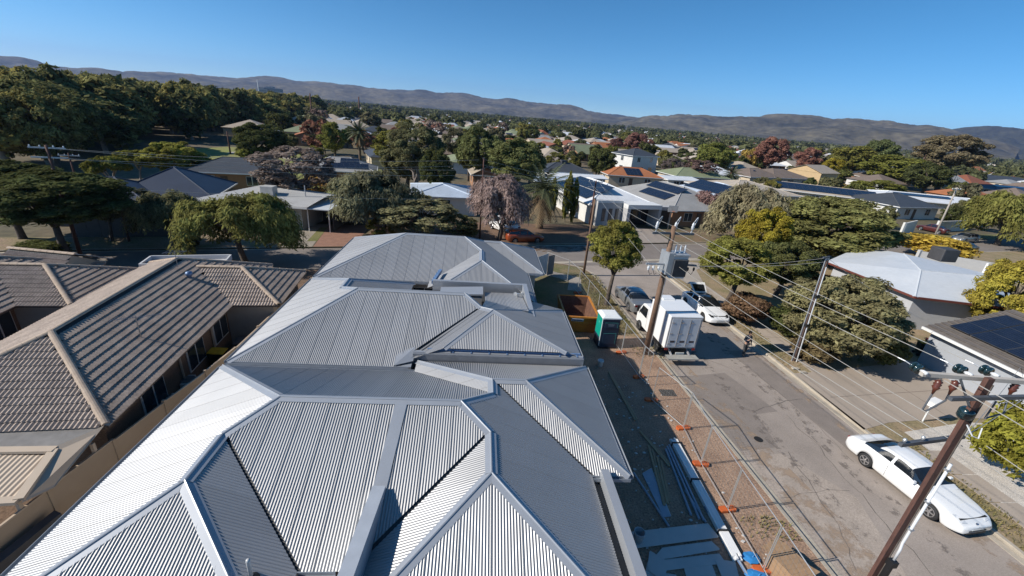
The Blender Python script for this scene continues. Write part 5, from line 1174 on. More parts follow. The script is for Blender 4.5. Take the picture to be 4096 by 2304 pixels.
# far parked cars
wag_b = [(-2.4, .9), (-2.2, 1.0), (0, .96), (1.0, .95), (1.5, .88), (2.1, .74), (2.35, .58), (2.4, .5)]
wag_r = [(-2.38, .6), (-2.2, 1.2), (-1.9, 1.42), (-.6, 1.47), (0, 1.46), (.35, 1.41), (.8, 1.15), (1.15, .93), (1.3, .6)]
xr = math.atan(.247)
car("parked_car", "orange-red wagon parked on the leaf-strewn verge under the pink weeping tree", (5.6, 48.1, ZR), xr-math.pi/2, paint("orange", (.30, .06, .018)), L=4.5, W=1.75, belt=wag_b, roof=wag_r, rscreen=(-2.3, -2.0))
car("parked_car", "silver wagon parked by the far cream walls at the right", (82.5, 64.6, ZR), xr-math.pi/2+math.pi, paint("silver", (.27, .28, .29), .5), L=4.8, W=1.8, belt=wag_b, roof=wag_r, rscreen=(-2.3, -2.0))
car("parked_car", "dark blue sedan parked beside the long pale grey wall", (74.6, 57.9, ZR), xr-math.pi/2, paint("navy", (.012, .03, .075)), L=4.6, W=1.78, belt=sedan_belt, roof=sedan_roof)
car("parked_car", "dark red car in the driveway behind the silver wagon", (82.8, 70.5, 0), .3, paint("maroon", (.07, .015, .014)), L=4.4, W=1.72, belt=sedan_belt, roof=sedan_roof)
car("parked_van", "white van half hidden behind the trunk of the pink weeping tree", (3.4, 52.0, 0), xr+.4, paint("white", (.80, .80, .79)), L=4.4, W=1.8, belt=[(-2.2, 1.0), (0, 1.05), (1.2, 1.0), (1.8, .85), (2.2, .6)], roof=[(-2.2, 1.3), (-2.0, 1.85), (0, 1.95), (.8, 1.85), (1.5, 1.2), (1.9, .7)], wscreen=(.8, 1.6), rscreen=(-2.2, -2.05), cat="van")
# white box truck
tr = thing("box_truck", "white box truck parked at the left kerb by the transformer pole", "truck", (13.0, 25.0, ZR), rz_st)
tw = paint("truckwhite", (.80, .80, .79)); tg = M("truck_door_grey", (.52, .54, .57), .5, var=.03); tgr = M("truck_trim", (.30, .30, .31), .5)
BW, B0, B1, BZ0, BZ1 = 1.06, -2.45, .25, .85, 3.05
MB().box(-BW, BW, B0, B1, BZ0, BZ1).build("cargo_box", tw, tr, local=True, bevel=.03)
MB().box(-BW-.012, BW+.012, B0+.72, B0+.80, BZ0+.05, BZ1+.01).build("box_band", tgr, tr, local=True)
MB().box(-BW+.03, BW-.03, B0-.03, B0+.02, BZ0+.05, BZ1-.06).build("door_frame", tgr, tr, local=True)
dw = (2*BW-.22)/3
for k in range(3):
    x0 = -BW+.11+k*dw; dr = MB().box(x0+.012, x0+dw-.012, B0-.055, B0-.02, BZ0+.12, BZ1-.13).build("rear_door", tg, tr, local=True)
    for z_ in (BZ0+.35, BZ0+1.05, BZ1-.4): MB().box(x0+.02, x0+.18, B0-.075, B0-.05, z_-.035, z_+.035).build("hinge", rim_m, dr, local=True)
    MB().box(x0+.16, x0+dw-.16, B0-.062, B0-.052, BZ0+.42, BZ0+.56).build("door_sign", M("sign_dark", (.05, .04, .045), .6, var=.5, scale=12), dr, local=True)
    MB().tube([(x0+dw-.05, B0-.07, BZ0+.14), (x0+dw-.05, B0-.07, BZ1-.16)], .013, 5).build("lock_rod", rim_m, dr, local=True)
MB().box(-.45, .45, B1-.2, B1+.55, BZ1-.42, BZ1+.08).build("cooling_unit", tw, tr, local=True, bevel=.05)
cabp = [(B1+.05, .45), (B1+2.08, .45), (B1+2.12, .98), (B1+2.0, 1.28), (B1+1.4, 2.08), (B1+1.15, 2.16), (B1+.05, 2.16)]
cbm = MB(); n = len(cabp); cw = .92
cbm.v = [(-cw, y, z) for y, z in cabp]+[(cw, y, z) for y, z in cabp]; cbm.f = [tuple(range(n)), tuple(reversed(range(n, 2*n)))]+[(i, n+i, n+(i+1) % n, (i+1) % n) for i in range(n)]
cbm.build("cab", tw, tr, local=True, bevel=.05)
for s in (-1, 1):
    MB().poly(*[(s*(cw+.006), y, z) for y, z in ((B1+.55, 1.28), (B1+1.8, 1.28), (B1+1.35, 1.95), (B1+.55, 1.98))]).build("side_window", glass_car, tr, local=True)
    MB().box(s*1.08-.07, s*1.08+.07, B1+1.7, B1+1.78, 1.3, 1.75).build("mirror", trim_m, tr, local=True)
    MB().box(s*(cw+.008)-.004, s*(cw+.008)+.004, B1+.42, B1+.435, .6, 2.0).build("door_seam", tgr, tr, local=True)
    for wy in (B0+1.1, B1+1.35): wheel_parts(tr, s*.88, wy, .37, .26, 6)
    MB().box(s*.9-.16, s*.9+.16, B0+.65, B0+1.55, .62, .84).build("mudguard", trim_m, tr, local=True)
    MB().box(s*(BW-.14)-.09, s*(BW-.14)+.09, B0-.06, B0-.01, BZ0-.12, BZ0+.02).build("tail_light", tail_m, tr, local=True)
MB().poly((-.8, B1+2.0, 1.30), (.8, B1+2.0, 1.30), (.75, B1+1.43, 2.06), (-.75, B1+1.43, 2.06)).build("windscreen", glass_car, tr, local=True)
MB().box(-.5, .5, B0+.1, B1+1.4, .45, .72).build("chassis", trim_m, tr, local=True)
MB().box(-.28, .28, B0-.16, B0-.12, .36, .62).build("number_plate", plate_m, tr, local=True)
MB().box(-1.0, 1.02, B0-.75, B0-.22, .42, .50).build("tail_lift", M("lift_grey", (.33, .32, .29), .6, var=.15), tr, local=True)
for s in (-.6, .6): MB().bar((s, B0-.3, .46), (s, B0+.3, .7), .08, .1).build("lift_arm", tgr, tr, local=True)
# ---------------------------------------------------------------- poles and wires
pole_m = M("pole_wood", (.12, .055, .04), .85, rgb2=(.075, .036, .028), scale=1.2, fine=.25, fscale=10, stretch=(3, 3, .5))
pole_l = M("pole_weathered", (.22, .135, .085), .9, rgb2=(.11, .065, .045), scale=1.2, fine=.25, fscale=10, stretch=(3, 3, .5))
galv = M("galvanised", (.40, .42, .44), .5, metal=.5, var=.1); galv_d = M("galvanised_dark", (.12, .13, .145), .5, metal=.4); porc = M("porcelain", (.62, .64, .66), .2, var=.05); ins_b = M("insulator_brown", (.10, .03, .018), .3); ins_g = M("insulator_green", (.012, .03, .035), .15, spec=.9)
wire_m = M("wire_metal", (.46, .44, .40), .5, metal=.3); wire_b = M("wire_black", (.02, .02, .02), .6)
def wire(label, a, b, sag=.25, r=.009, mat=None, grp="overhead power lines"):
    a = Vector(a); b = Vector(b); L = (b-a).length; n = max(6, int(L/2)); o = a
    pts = [a.lerp(b, i/n)-Vector((0, 0, 4*sag*(i/n)*(1-i/n))) for i in range(n+1)]
    ob = MB().tube([p-a for p in pts], r, 5).build("power_line", mat or wire_m); ob.location = a
    return tag(ob, label, "wire", grp)
# transformer pole
TP = Vector((11.15, 22.92, 0)); HT = 8.4
tp = thing("power_pole", "brown wooden pole carrying a grey transformer beside the white truck", "pole", TP, .12)
MB().tube([(0, 0, -.1), (0, 0, 4), (0, 0, HT)], [.19, .165, .14], 14).build("shaft", pole_l, tp, True, local=True)
tf = MB().box(.16, 1.12, -.42, .42, 5.35, 6.75).build("transformer", M("transformer_grey", (.46, .48, .50), .5, var=.08), tp, local=True, bevel=.03)
MB().box(-.18, .18, -.46, .46, 5.6, 6.9).build("bracket", galv, tf, local=True)
for k in range(16): MB().box(.2+k*.057, .215+k*.057, -.56, -.42, 5.5, 6.55).build("cooling_fin", galv_d, tf, local=True)
MB().box(.14, 1.16, -.5, .46, 6.75, 6.82).build("lid", galv, tf, local=True)
for k in range(3): MB().lathe((.35+k*.3, -.1, 6.82), [(.05, 0), (.07, .08), (.045, .1), (.07, .2), (.045, .22), (.06, .34), (.02, .5)], 10).build("bushing", porc, tf, True, local=True)
MB().bar((-1.35, -.15, 6.15), (.1, -.15, 6.15), .1, .1).build("cross_arm", galv, tp, local=True); MB().bar((1.2, .1, 6.05), (2.1, .1, 6.0), .1, .1).build("cross_arm", galv_d, tp, local=True)
MB().bar((-1.25, 0, 7.95), (1.35, 0, 7.95), .1, .12).build("cross_arm", galv_d, tp, local=True)
for x_ in (-1.1, 0.05, 1.15):
    MB().lathe((x_, -.05, 8.02), [(.03, 0), (.03, .2), (.09, .22), (.06, .3), (.1, .34), (.06, .44), (.08, .48), (.03, .62)], 10).build("insulator", porc, tp, True, local=True)
    MB().tube([(x_+.28*math.sin(i*.4), .05, 8.0+.75*math.sin(i*.4)*.9+.06*i) for i in range(8)], .018, 5).build("jumper", porc if x_ > 0 else galv, tp, local=True)
for x_ in (-1.2, -.9, -.55): MB().lathe((x_, -.25, 5.95), [(.05, -.14), (.08, 0), (.05, .12)], 8).build("fuse", porc, tp, local=True); MB().tube([(x_, -.25, 5.85), (x_+.12, -.3, 5.55), (x_+.3, -.2, 5.6)], .015, 4).build("lead", wire_b, tp, local=True)
for x_ in (1.45, 1.85): MB().lathe((x_, -.1, 5.85), [(.04, -.12), (.07, 0), (.04, .1)], 8).build("fuse", trim_m, tp, local=True); MB().tube([(x_, -.1, 5.75), (x_-.15, -.15, 5.5), (x_-.3, -.1, 5.65)], .015, 4).build("lead", wire_b, tp, local=True)
MB().tube([(.1, -.2, 0), (.1, -.19, 5.3)], .02, 5).build("earth_wire", galv, tp, local=True)
# near pole on the right of the frame
NP = Vector((11.83, 7.44, 0))
npo = thing("power_pole", "dark brown pole with a white conduit in the right foreground", "pole", NP, 0)
MB().bar((0, 0, -.1), (0, 0, 8.75), .17, .10, (0, 1, 0)).build("shaft", pole_m, npo, local=True)
MB().bar((.098, 0, -.1), (.098, 0, 8.6), .025, .14, (0, 1, 0)).build("steel_edge", M("pole_edge", (.10, .085, .075), .7, var=.3, scale=3), npo, local=True)
MB().tube([(.12, -.16, 2.9), (.15, -.14, 3.3), (.17, -.10, 3.5), (.175, -.10, 6.3)], .035, 8).build("conduit", porc, npo, True, local=True)
for z_ in (4.0, 5.0, 6.1): MB().box(.1, .22, -.15, -.02, z_, z_+.04).build("clip", galv, npo, local=True)
MB().box(0.04, .23, -.24, -.06, 2.66, 2.86).build("junction_box", trim_m, npo, local=True); MB().box(.07, .19, -.2, -.08, 2.0, 2.66).build("black_sleeve", trim_m, npo, local=True)
MB().bar((-1.2, .1, 6.7), (.95, .45, 6.7), .09, .1).build("cross_arm", galv_d, npo, local=True)
for t_ in (-1.1, -.5, .6): MB().lathe((t_, .1+.16*(t_+1.25), 6.77), [(.03, 0), (.05, .06), (.03, .1)], 8).build("insulator", galv, npo, local=True)
MB().bar((-1.35, .30, 8.62), (1.2, .1, 8.62), .1, .1).build("cross_arm", M("arm_pale", (.46, .42, .37), .7), npo, local=True)
MB().bar((-1.0, -.2, 8.3), (1.2, -.1, 8.35), .08, .09).build("cross_arm", galv_d, npo, local=True)
MB().bar((-.45, .2, 8.6), (-.05, 0, 7.9), .05, .04).build("brace", galv_d, npo, local=True); MB().bar((.45, .2, 8.6), (.05, 0, 7.9), .05, .04).build("brace", galv_d, npo, local=True)
ends_n = []
for x_ in (-1.3, -.15, .55):
    dsc = bpy.data.objects.new("insulator_string", None); COL.objects.link(dsc); dsc.parent = npo; dsc.location = (x_, .32, 8.66)
    for j in range(2): MB().lathe((0, .08+j*.11, 0), [(.03, 0), (.125, .01), (.12, .05), (.05, .07), (.03, .11)], 16, (0, 1, 0)).build("disc", ins_g, dsc, True, local=True)
    MB().lathe((0, -.1, 0), [(.045, 0), (.05, .1), (.03, .16)], 10, (0, 1, 0)).build("cap", porc, dsc, True, local=True)
    MB().tube([(0, .28, 0), (0, .45, .01), (-.06, .6, .02)], .014, 5).build("clamp", galv, dsc, local=True)
    ends_n.append(NP+Vector((x_, .8, 8.67)))
for x_ in (-1.05, -.62, .95):
    MB().lathe((x_, .12, 8.30), [(.03, .28), (.03, .25), (.08, .24), (.055, .19), (.08, .17), (.055, .11), (.08, .09), (.04, .02), (.02, -.1)], 12).build("insulator", ins_b, npo, True, local=True)
MB().tube([(-1.05, .12, 8.2), (-1.08, .12, 7.75), (-1.0, .1, 7.72), (-.62, .12, 8.02), (-.62, .12, 8.2)], .02, 6).build("fuse_link", galv_d, npo, local=True)
MB().tube([(.35, -.1, 8.2), (.33, -.1, 7.7), (.9, .0, 7.8), (.95, .12, 8.2)], .02, 6).build("fuse_link", galv_d, npo, local=True)
MB().tube([(-.12, -.15, 7.55), (-.05, -.3, 7.35), (.1, -.33, 7.3), (.25, -.2, 7.5)], .014, 5).build("lead", porc, npo, local=True)
MB().lathe((0, .05, 7.72), [(.12, -.14), (.155, -.08), (.155, .08), (.11, .15)], 12).build("collar", ins_g, npo, True, local=True)
# stobie pole (steel and concrete) on the right verge
SP = Vector((21.25, 22.76, 0))
sp = thing("power_pole", "slim two-legged steel and concrete pole on the right verge", "pole", SP, .2)
le = -.45
for s in (-.13, .13): MB().bar((s*1.25, 0, -.1), (s*.6+le, 0, 7.2), .05, .12).build("steel_leg", galv, sp, local=True)
MB().slab([(-.12, -.01, 0), (.12, -.01, 0), (le+.05, -.01, 7.0), (le-.05, -.01, 7.0)], .08).build("concrete_core", M("core_brown", (.10, .06, .045), .9, var=.2), sp, local=True)
MB().tube([(.05, -.14, 0), (le*.5, -.12, 3.5), (le*.93, -.1, 6.6)], .035, 6).build("conduit", porc, sp, local=True)
for z_ in (2.6, 4.6): MB().box(le*z_/7.2-.16, le*z_/7.2+.16, -.18, .1, z_, z_+.18).build("strap", trim_m, sp, local=True)
MB().bar((le-.35, 0, 7.15), (le+.12, 0, 7.2), .08, .08).build("top_bracket", galv_d, sp, local=True)
# other poles
def pole(label, p, h_, arm=None, mat=None, r=.13, rz=xr, nm="power_pole", lean=0.):
    t = thing(nm, label, "pole", p, rz); MB().tube([(0, 0, -.1), (lean*.5, 0, h_*.5), (lean, 0, h_)], [r, r*.85, r*.7], 8).build("shaft", mat or pole_m, t, True, local=True)
    if arm:
        for z_ in arm: MB().bar((lean-1.1, 0, h_-z_), (lean+1.1, 0, h_-z_), .1, .1).build("cross_arm", galv, t, local=True)
        for x_ in (-1, -.4, .4, 1): MB().lathe((lean+x_, 0, h_-arm[0]+.05), [(.04, 0), (.06, .08), (.03, .14)], 6).build("insulator", porc, t, local=True)
    else: MB().box(lean-.1, lean+.1, -.1, .1, h_, h_+.05).build("cap", galv_d, t, local=True)
    return t
P2 = Vector((.38, 47.36, 0)); pole("thin dark telegraph pole beside the pink weeping tree", P2, 9.0, None, pole_m, .1)
P3 = Vector((-32.48, 35.64, 0)); pole("dark pole with a cross arm beside the left street tree", P3, 8.6, (.2, .9), pole_m, .15)
pole("short dark post on the left verge in front of the dark fence", (-31.61, 39.66, 0), 3.2, None, pole_m, .1)
P4 = Vector((10.36, 37.38, 0)); pole("bare timber post at the street corner behind the round olive tree", P4, 7.2, None, pole_l, .13)
P5 = Vector((76.1, 64.0, 0)); pole("pale leaning pole beside the silver wagon", P5, 8.6, (.3,), M("pole_grey", (.36, .32, .28), .9, var=.15), .16)
p6 = g(1480*KP, 590*KP, 0); P6 = Vector((15.97, 58.47, 0)); pole("dark pole with a cross arm in front of the white modern house", P6, 6.2, (.2, .9), pole_m, .14)
for lab, px, top, by in (("distant thin pole above the park trees", 788, 235, 330), ("distant thin pole left of centre", 905, 243, 300), ("distant pole right of the two-storey house", 1830, 420, 470), ("far pole beyond the bright round tree", 200, 385, 480), ("pale far pole near the tall gum", 2312, 385, 430), ("distant pole on the park lawn", 580, 330, 388)):
    b, w_, h_ = fit(px, top, by, 4, False); pole(lab, b, h_, (.3,) if px in (1830, 200) else None, pole_m, max(.12, w_*.5))
# wires: high-voltage along the left verge, low-voltage below, services across
LW = ("leftmost", "second from left", "third from left", "rightmost"); LV = ("topmost", "second from top", "third from top", "lowest")
tpa = lambda x, z, y=0.: TP+Vector((x*math.cos(.12)-y*math.sin(.12), x*math.sin(.12)+y*math.cos(.12), z))
for i, (x_, e_) in enumerate(zip((-1.1, .05, 1.15), ends_n)): wire(["left of the three high power lines between the near pole and the transformer pole", "middle of the three high power lines between the near pole and the transformer pole", "right of the three high power lines between the near pole and the transformer pole"][i], tpa(x_, 8.1), e_, .12)
for i, x_ in enumerate((-1.2, -.7, .6, 1.8)):
    wire(LW[i]+" low power line between the near pole and the transformer pole", tpa(x_, 6.12), NP+Vector((-1.1+i*.62, .2, 6.85)), .18, .010)
for i, x_ in enumerate((-1.1, -.4, .4, 1.1)): wire(LW[i]+" power line from the transformer pole towards the white modern house", tpa(x_, 8.0 if i % 2 else 6.15), P6+Vector((-1+i*.66, -.3, 6.1-(i % 2)*.7)), .35, .010)
for i in range(4): wire(LW[i]+" power line leaving the near pole past the right of the frame", NP+Vector((-1.1+i*.7, 0, 8.65 if i < 2 else 6.8)), (12.4+i*.7, -12, 8.4 if i < 2 else 6.1), .2, .010)
for i in range(4): wire(LV[i]+" power line along the far side of the cross street, left part", P3+Vector((-.9+i*.6, 0, 8.4-.7*(i % 2))), P2+Vector((-.5+i*.33, 0, 8.8-.5*i)), .5, .012)
for i in range(3): wire(LV[i]+" power line along the far side of the cross street, middle part", P2+Vector((0, 0, 8.9-.6*i)), P6+Vector((-.5+i*.4, 0, 6.0-.4*i)), .3, .012)
wire("thin service wire crossing low over the cross street on the left", P3+Vector((0, 0, 5.6)), P2+Vector((0, 0, 4.6)), .3, .014)
for i in range(2): wire(("upper", "lower")[i]+" service wire from the slim steel pole over the road to the transformer pole", SP+Vector((le, 0, 7.1-.25*i)), tpa(1.9, 6.0), .15, .011)
wire("service wire from the slim steel pole to the garage", SP+Vector((le, 0, 7.15)), (31, 22.5, 2.7), .3, .01); 
wire("service wire from the slim steel pole into the dark trees", SP+Vector((le, 0, 7.15)), (31.5, 37.5, 4.2), .5, .012, wire_b)
for i in range(2): wire(("nearer", "farther")[i]+" service wire from the near pole arm across to the garage roof", NP+Vector((.9, .4, 6.75)), (30.4, 17.0+i*1.2, 2.8), .25, .01)
# ---------------------------------------------------------------- temporary fence
tfm = M("fence_tube", (.48, .48, .47), .4, metal=.5, var=.08); orange_foot = M("orange_foot", (.62, .13, .02), .6, rgb2=(.40, .09, .03), scale=6)
mesh_m = M("fence_mesh", (.36, .35, .33), .5, metal=.4)
def fence_panel(label, a, b, h_=2.1, n=None, foot=True):
    a = Vector((*a, 0)); b = Vector((*b, 0)); L = (b-a).length; d = (b-a)/L; t = thing("site_fence", label, "fence", a, 0, "temporary mesh fence panels")
    q = lambda u, z: d*u+Vector((0, 0, z))
    for u in (.03, L-.03): MB().tube([q(u, .08), q(u, h_)], .017, 6).build("upright", tfm, t, local=True)
    for z in (.12, h_-.02): MB().tube([q(.03, z), q(L-.03, z)], .017, 6).build("rail", tfm, t, local=True)
    mb = MB(); k = .1
    while k < L-.05: mb.bar(q(k, .12), q(k, h_-.02), .0035, .0035, tuple(d)); k += .15
    z = .3
    while z < h_: mb.bar(q(.03, z), q(L-.03, z), .0035, .0035); z += .22
    tag(mb.build("wire_mesh", mesh_m, t, local=True), kind="stuff")
    return t
def fence_foot(label, p, rz):
    t = thing("weight_block", label, "weight block", (*p, 0), rz, "orange fence feet")
    for s in (-1, 1): MB().prism([(s*.03, -.13), (s*.30, -.12), (s*.36, -.05), (s*.36, .05), (s*.30, .12), (s*.03, .13)][::s], .0, .13).build("block", orange_foot, t, local=True, bevel=.015)
    MB().box(-.1, .1, -.06, .06, .02, .10).build("bridge", orange_foot, t, local=True); return t
fx = [(9.98, 6.7), (10.09, 8.95), (10.15, 11.3), (10.22, 13.6), (10.48, 15.9), (9.68, 18.05)]
labs = ["nearest mesh fence panel at the bottom of the frame", "mesh fence panel beside the white pipe bundle, second from the viewer", "mesh fence panel beside the white pipe bundle, third from the viewer", "mesh fence panel fourth from the viewer", "mesh fence panel fifth from the viewer, before the driveway gap"]
for i in range(5): fence_panel(labs[i], fx[i], fx[i+1])
flab = ["orange block foot by the cardboard box", "orange block foot second from the viewer", "orange block foot third from the viewer", "orange block foot fourth from the viewer", "orange block foot fifth from the viewer", "orange block foot sixth from the viewer, at the edge of the house shadow"]
for i, p_ in enumerate(fx): fence_foot(flab[i], p_, .1*(-1)**i)
fy = [(9.75, 20.2), (9.55, 22.9), (9.35, 25.4), (9.15, 27.8), (8.95, 30.2), (8.75, 32.6), (8.3, 35.0), (6.6, 37.1), (4.2, 37.0)]
labs2 = ["mesh fence panel right of the portable toilet, nearest of the far run", "mesh fence panel beside the orange skip", "mesh fence panel left of the round olive tree", "mesh fence panel behind the round olive tree trunk", "mesh fence panel in the house shadow edge", "mesh fence panel before the street corner", "mesh fence panel at the street corner", "mesh fence panel turning along the cross street"]
for i in range(8): fence_panel(labs2[i], fy[i], fy[i+1])
flab2 = ["orange foot beside the stacked fence panels", "orange foot right of the portable toilet", "orange foot behind the portable toilet", "orange foot at the skip corner", "orange foot beyond the skip", "orange foot near the street corner"]
for i in range(6): fence_foot(flab2[i], fy[i], .2)
fence_panel("upright mesh panel turned across the line by the transformer pole", (9.75, 20.2), (9.95, 19.4)); fence_panel("leaning mesh panel at the bottom right of the site", (9.98, 6.7), (10.35, 6.1))
# white shade cloth on the far corner of the far house
sc_ = thing("shade_cloth", "white and grey cloth tied on the corner fence behind the far house", "cloth", (5.6, 35, 0)); MB().bar((5.0, 34.6, 1.2), (6.6, 36.4, 1.2), .02, 2.0).build("cloth", M("cloth_white", (.62, .62, .62), .9, var=.1), sc_); MB().bar((6.65, 36.4, 1.0), (7.3, 36.9, 1.0), .02, 1.9).build("grey_cloth", M("cloth_grey", (.25, .24, .23), .9, var=.1), sc_)
# ---------------------------------------------------------------- skip, toilet and building material
sk = thing("skip_bin", "rusty orange steel skip with open top beside the portable toilet", "skip bin", (7.4, 27.0, 0), -.03)
ym = M("skip_orange", (.50, .21, .03), .6, rgb2=(.40, .14, .025), scale=1.6, fine=.15, fscale=8); rust = M("skip_rust", (.16, .075, .045), .9, rgb2=(.09, .045, .03), scale=2, fine=.3, fscale=9)
SW, S0, S1, SZ = 1.15, -1.9, 1.75, 1.35
for s in (-1, 1): MB().slab([(s*(SW-.12), S0+.5, 0), (s*(SW-.12), S1-.3, 0), (s*SW, S1, SZ), (s*SW, S0, SZ)], .05).build("side_wall", ym, sk, local=True)
MB().slab([(-SW+.12, S0+.5, 0), (SW-.12, S0+.5, 0), (SW, S0, SZ), (-SW, S0, SZ)], .05).build("end_wall", ym, sk, local=True); MB().slab([(-SW+.12, S1-.3, 0), (SW-.12, S1-.3, 0), (SW, S1, SZ), (-SW, S1, SZ)], .05).build("end_wall", ym, sk, local=True)
MB().box(-SW+.1, SW-.1, S0+.5, S1-.3, .05, .1).build("floor", rust, sk, local=True)
MB().slab([(-SW+.2, S1-.38, .1), (SW-.2, S1-.38, .1), (SW-.05, S1-.07, SZ-.02), (-SW+.05, S1-.07, SZ-.02)], .02).build("inner_wall", rust, sk, local=True)
for s in (-1, 1): MB().slab([(s*(SW-.2), S0+.55, .1), (s*(SW-.2), S1-.35, .1), (s*(SW-.07), S1-.05, SZ-.03), (s*(SW-.07), S0+.05, SZ-.03)], .02).build("inner_wall", rust, sk, local=True)
for a, b in (((-SW, S0), (SW, S0)), ((SW, S0), (SW, S1)), ((SW, S1), (-SW, S1)), ((-SW, S1), (-SW, S0))): MB().bar((*a, SZ), (*b, SZ), .12, .1).build("rim", ym, sk, local=True)
MB().bar((-SW+.04, S0+.16, .88), (SW-.04, S0+.16, .88), .12, .09).build("rib", ym, sk, local=True)
for x_ in (-.9, .45, .95): MB().bar((x_, S0+.02, 1.28), (x_, S0+.15, .9), .08, .1).build("rib", ym, sk, local=True)
sg_ = MB().bar((-.75, S0-.02, 1.14), (.1, S0-.02, 1.14), .03, .22, (0, -.35, 1)).build("name_plate", M("plate_blue", (.35, .42, .52), .5), sk, local=True)
for k in range(7): MB().bar((-.68+k*.1, S0-.045, 1.12), (-.62+k*.1, S0-.045, 1.16), .01, .1+.03*(k % 2), (0, -.35, 1)).build("plate_letter", M("letter_navy", (.03, .05, .12), .5), sg_, local=True)
pt = thing("portable_toilet", "dark blue portable toilet with a teal door and white roof", "toilet", (8.75, 24.0, 0), .05)
navy = M("toilet_navy", (.012, .028, .055), .5, var=.1); teal = M("toilet_teal", (.0, .26, .20), .5, var=.06); twh = M("toilet_white", (.72, .74, .74), .5, var=.04); tln = M("toilet_line", (.05, .28, .27), .5)
MB().box(-.58, .58, -.56, .56, .1, 2.1).build("cabin", navy, pt, local=True, bevel=.03); MB().box(-.6, .6, -.6, .6, 0, .1).build("skid", trim_m, pt, local=True)
MB().prism([(-.62, -.6), (.62, -.6), (.62, .6), (-.62, .6)], 2.1, 2.18).build("roof_rim", twh, pt, local=True)
rfm = MB(); rfm.v = [(-.62, -.6, 2.18), (.62, -.6, 2.18), (.62, .6, 2.18), (-.62, .6, 2.18), (-.45, -.42, 2.31), (.45, -.42, 2.31), (.45, .42, 2.31), (-.45, .42, 2.31)]; rfm.f = [(0, 1, 5, 4), (1, 2, 6, 5), (2, 3, 7, 6), (3, 0, 4, 7), (4, 5, 6, 7)]; rfm.build("roof", twh, pt, local=True)
MB().box(-.60, -.578, -.5, .5, .75, 2.05).build("door_panel", teal, pt, local=True); MB().box(-.605, -.58, -.55, -.5, .2, 2.1).build("door_post", twh, pt, local=True)
dpn = MB().box(-.606, -.598, -.06, .06, 1.58, 1.72).build("door_sign", M("sign_teal", (.10, .45, .38), .5), pt, local=True)
for z0, z1 in ((1.5, 1.85), (.35, 1.1)):
    fr_o = MB().box(-.42, .42, -.585, -.558, z0, z1).build("rear_panel", M("toilet_navy2", (.018, .038, .07), .45), pt, local=True)
    MB().bar((-.42, -.587, z1), (.42, -.587, z1), .01, .02).build("panel_line", tln, fr_o, local=True); MB().bar((.42, -.587, z0), (.42, -.587, z1), .02, .01).build("panel_line", tln, fr_o, local=True)
for k in range(6): MB().box(-.2+k*.07, -.16+k*.07, -.592, -.584, 1.70, 1.74).build("panel_letter", M("letter_pale", (.25, .33, .40), .5), pt, local=True)
for k in range(5): MB().box(-.17+k*.07, -.13+k*.07, -.592, -.584, 1.62, 1.65).build("panel_letter", M("letter_pale", (.25, .33, .40), .5), pt, local=True)
bk = thing("bucket", "white plastic bucket on the soil below the portable toilet", "bucket", (7.75, 21.3, 0)); MB().lathe((0, 0, 0), [(.14, 0), (.17, .36), (.185, .37), (.185, .40), (.165, .40), (.14, .06)], 16).build("shell", twh, bk, True, local=True); MB().tube([(.17*math.cos(a*.35), .17*math.sin(a*.35)*.3-.05, .4+.12*math.sin(a*.35)) for a in range(10)], .006, 4).build("handle", galv, bk, local=True)
bk2 = thing("bucket", "grey bucket standing on the cement sheets in the shade", "bucket", (6.12, 10.0, .1)); MB().lathe((0, 0, 0), [(.15, 0), (.19, .38), (.2, .42), (.17, .42), (.15, .06)], 16).build("shell", M("bucket_grey", (.35, .36, .38), .5), bk2, True, local=True); MB().tube([(.19*math.cos(a*.35), .19*math.sin(a*.35)*.3, .42) for a in range(10)], .006, 4).build("handle", galv, bk2, local=True)
# bundle of white tubes with black straps
wt = M("tube_white", (.78, .78, .77), .4, var=.04); tb_ = thing("pipe_bundle", "long bundle of white square tubes tied with black straps", "pipes", (9.3, 10.6, 0))
a_ = Vector((9.58, 15.05, .05)); b_ = Vector((9.38, 9.25, .05))
for i in range(4):
    for j in range(2): o_ = Vector((i*.085-.13, 0, j*.085+.02)); MB().bar(a_+o_+Vector((0, -.08*((i+j) % 3), 0)), b_+o_+Vector((0, .1*((i*2+j) % 3), 0)), .08, .08).build("tube", wt, tb_)
for f_ in (.06, .42, .82): c_ = a_.lerp(b_, f_); MB().box(c_.x-.2, c_.x+.2, c_.y-.03, c_.y+.03, .01, .235).build("strap", trim_m, tb_)
bt = M("tube_blue", (.30, .35, .42), .4, var=.08)
for i, (a, b) in enumerate((((9.0, 14.46), (8.57, 11.04)), ((9.25, 14.7), (8.95, 10.8)), ((7.02, 13.05), (7.5, 10.56)), ((9.12, 14.6), (8.8, 10.85)), ((8.87, 12.17), (9.0, 10.74)), ((9.3, 11.4), (9.45, 8.3)))):
    t_ = thing("steel_length", ["blue-filmed steel length left of the white tubes, longest", "blue-filmed steel length touching the white tubes", "blue-filmed steel length nearest the house wall", "blue-filmed steel length running under the cement sheets", "short blue-filmed steel length by the cement sheets", "bright blue steel length at the foot of the white tubes"][i], "steel length", ((a[0]+b[0])/2, (a[1]+b[1])/2, 0), 0, "blue-filmed steel lengths")
    MB().bar((*a, .06+.02*(i % 2)), (*b, .06+.02*(i % 2)), .08, .05).build("bar", bt if i < 5 else film_m, t_); MB().bar((*a, .09+.02*(i % 2)), (*b, .09+.02*(i % 2)), .05, .02).build("lip", bt, t_)
tim = M("timber", (.36, .25, .15), .85, var=.2, scale=2, stretch=(4, .5, 4))
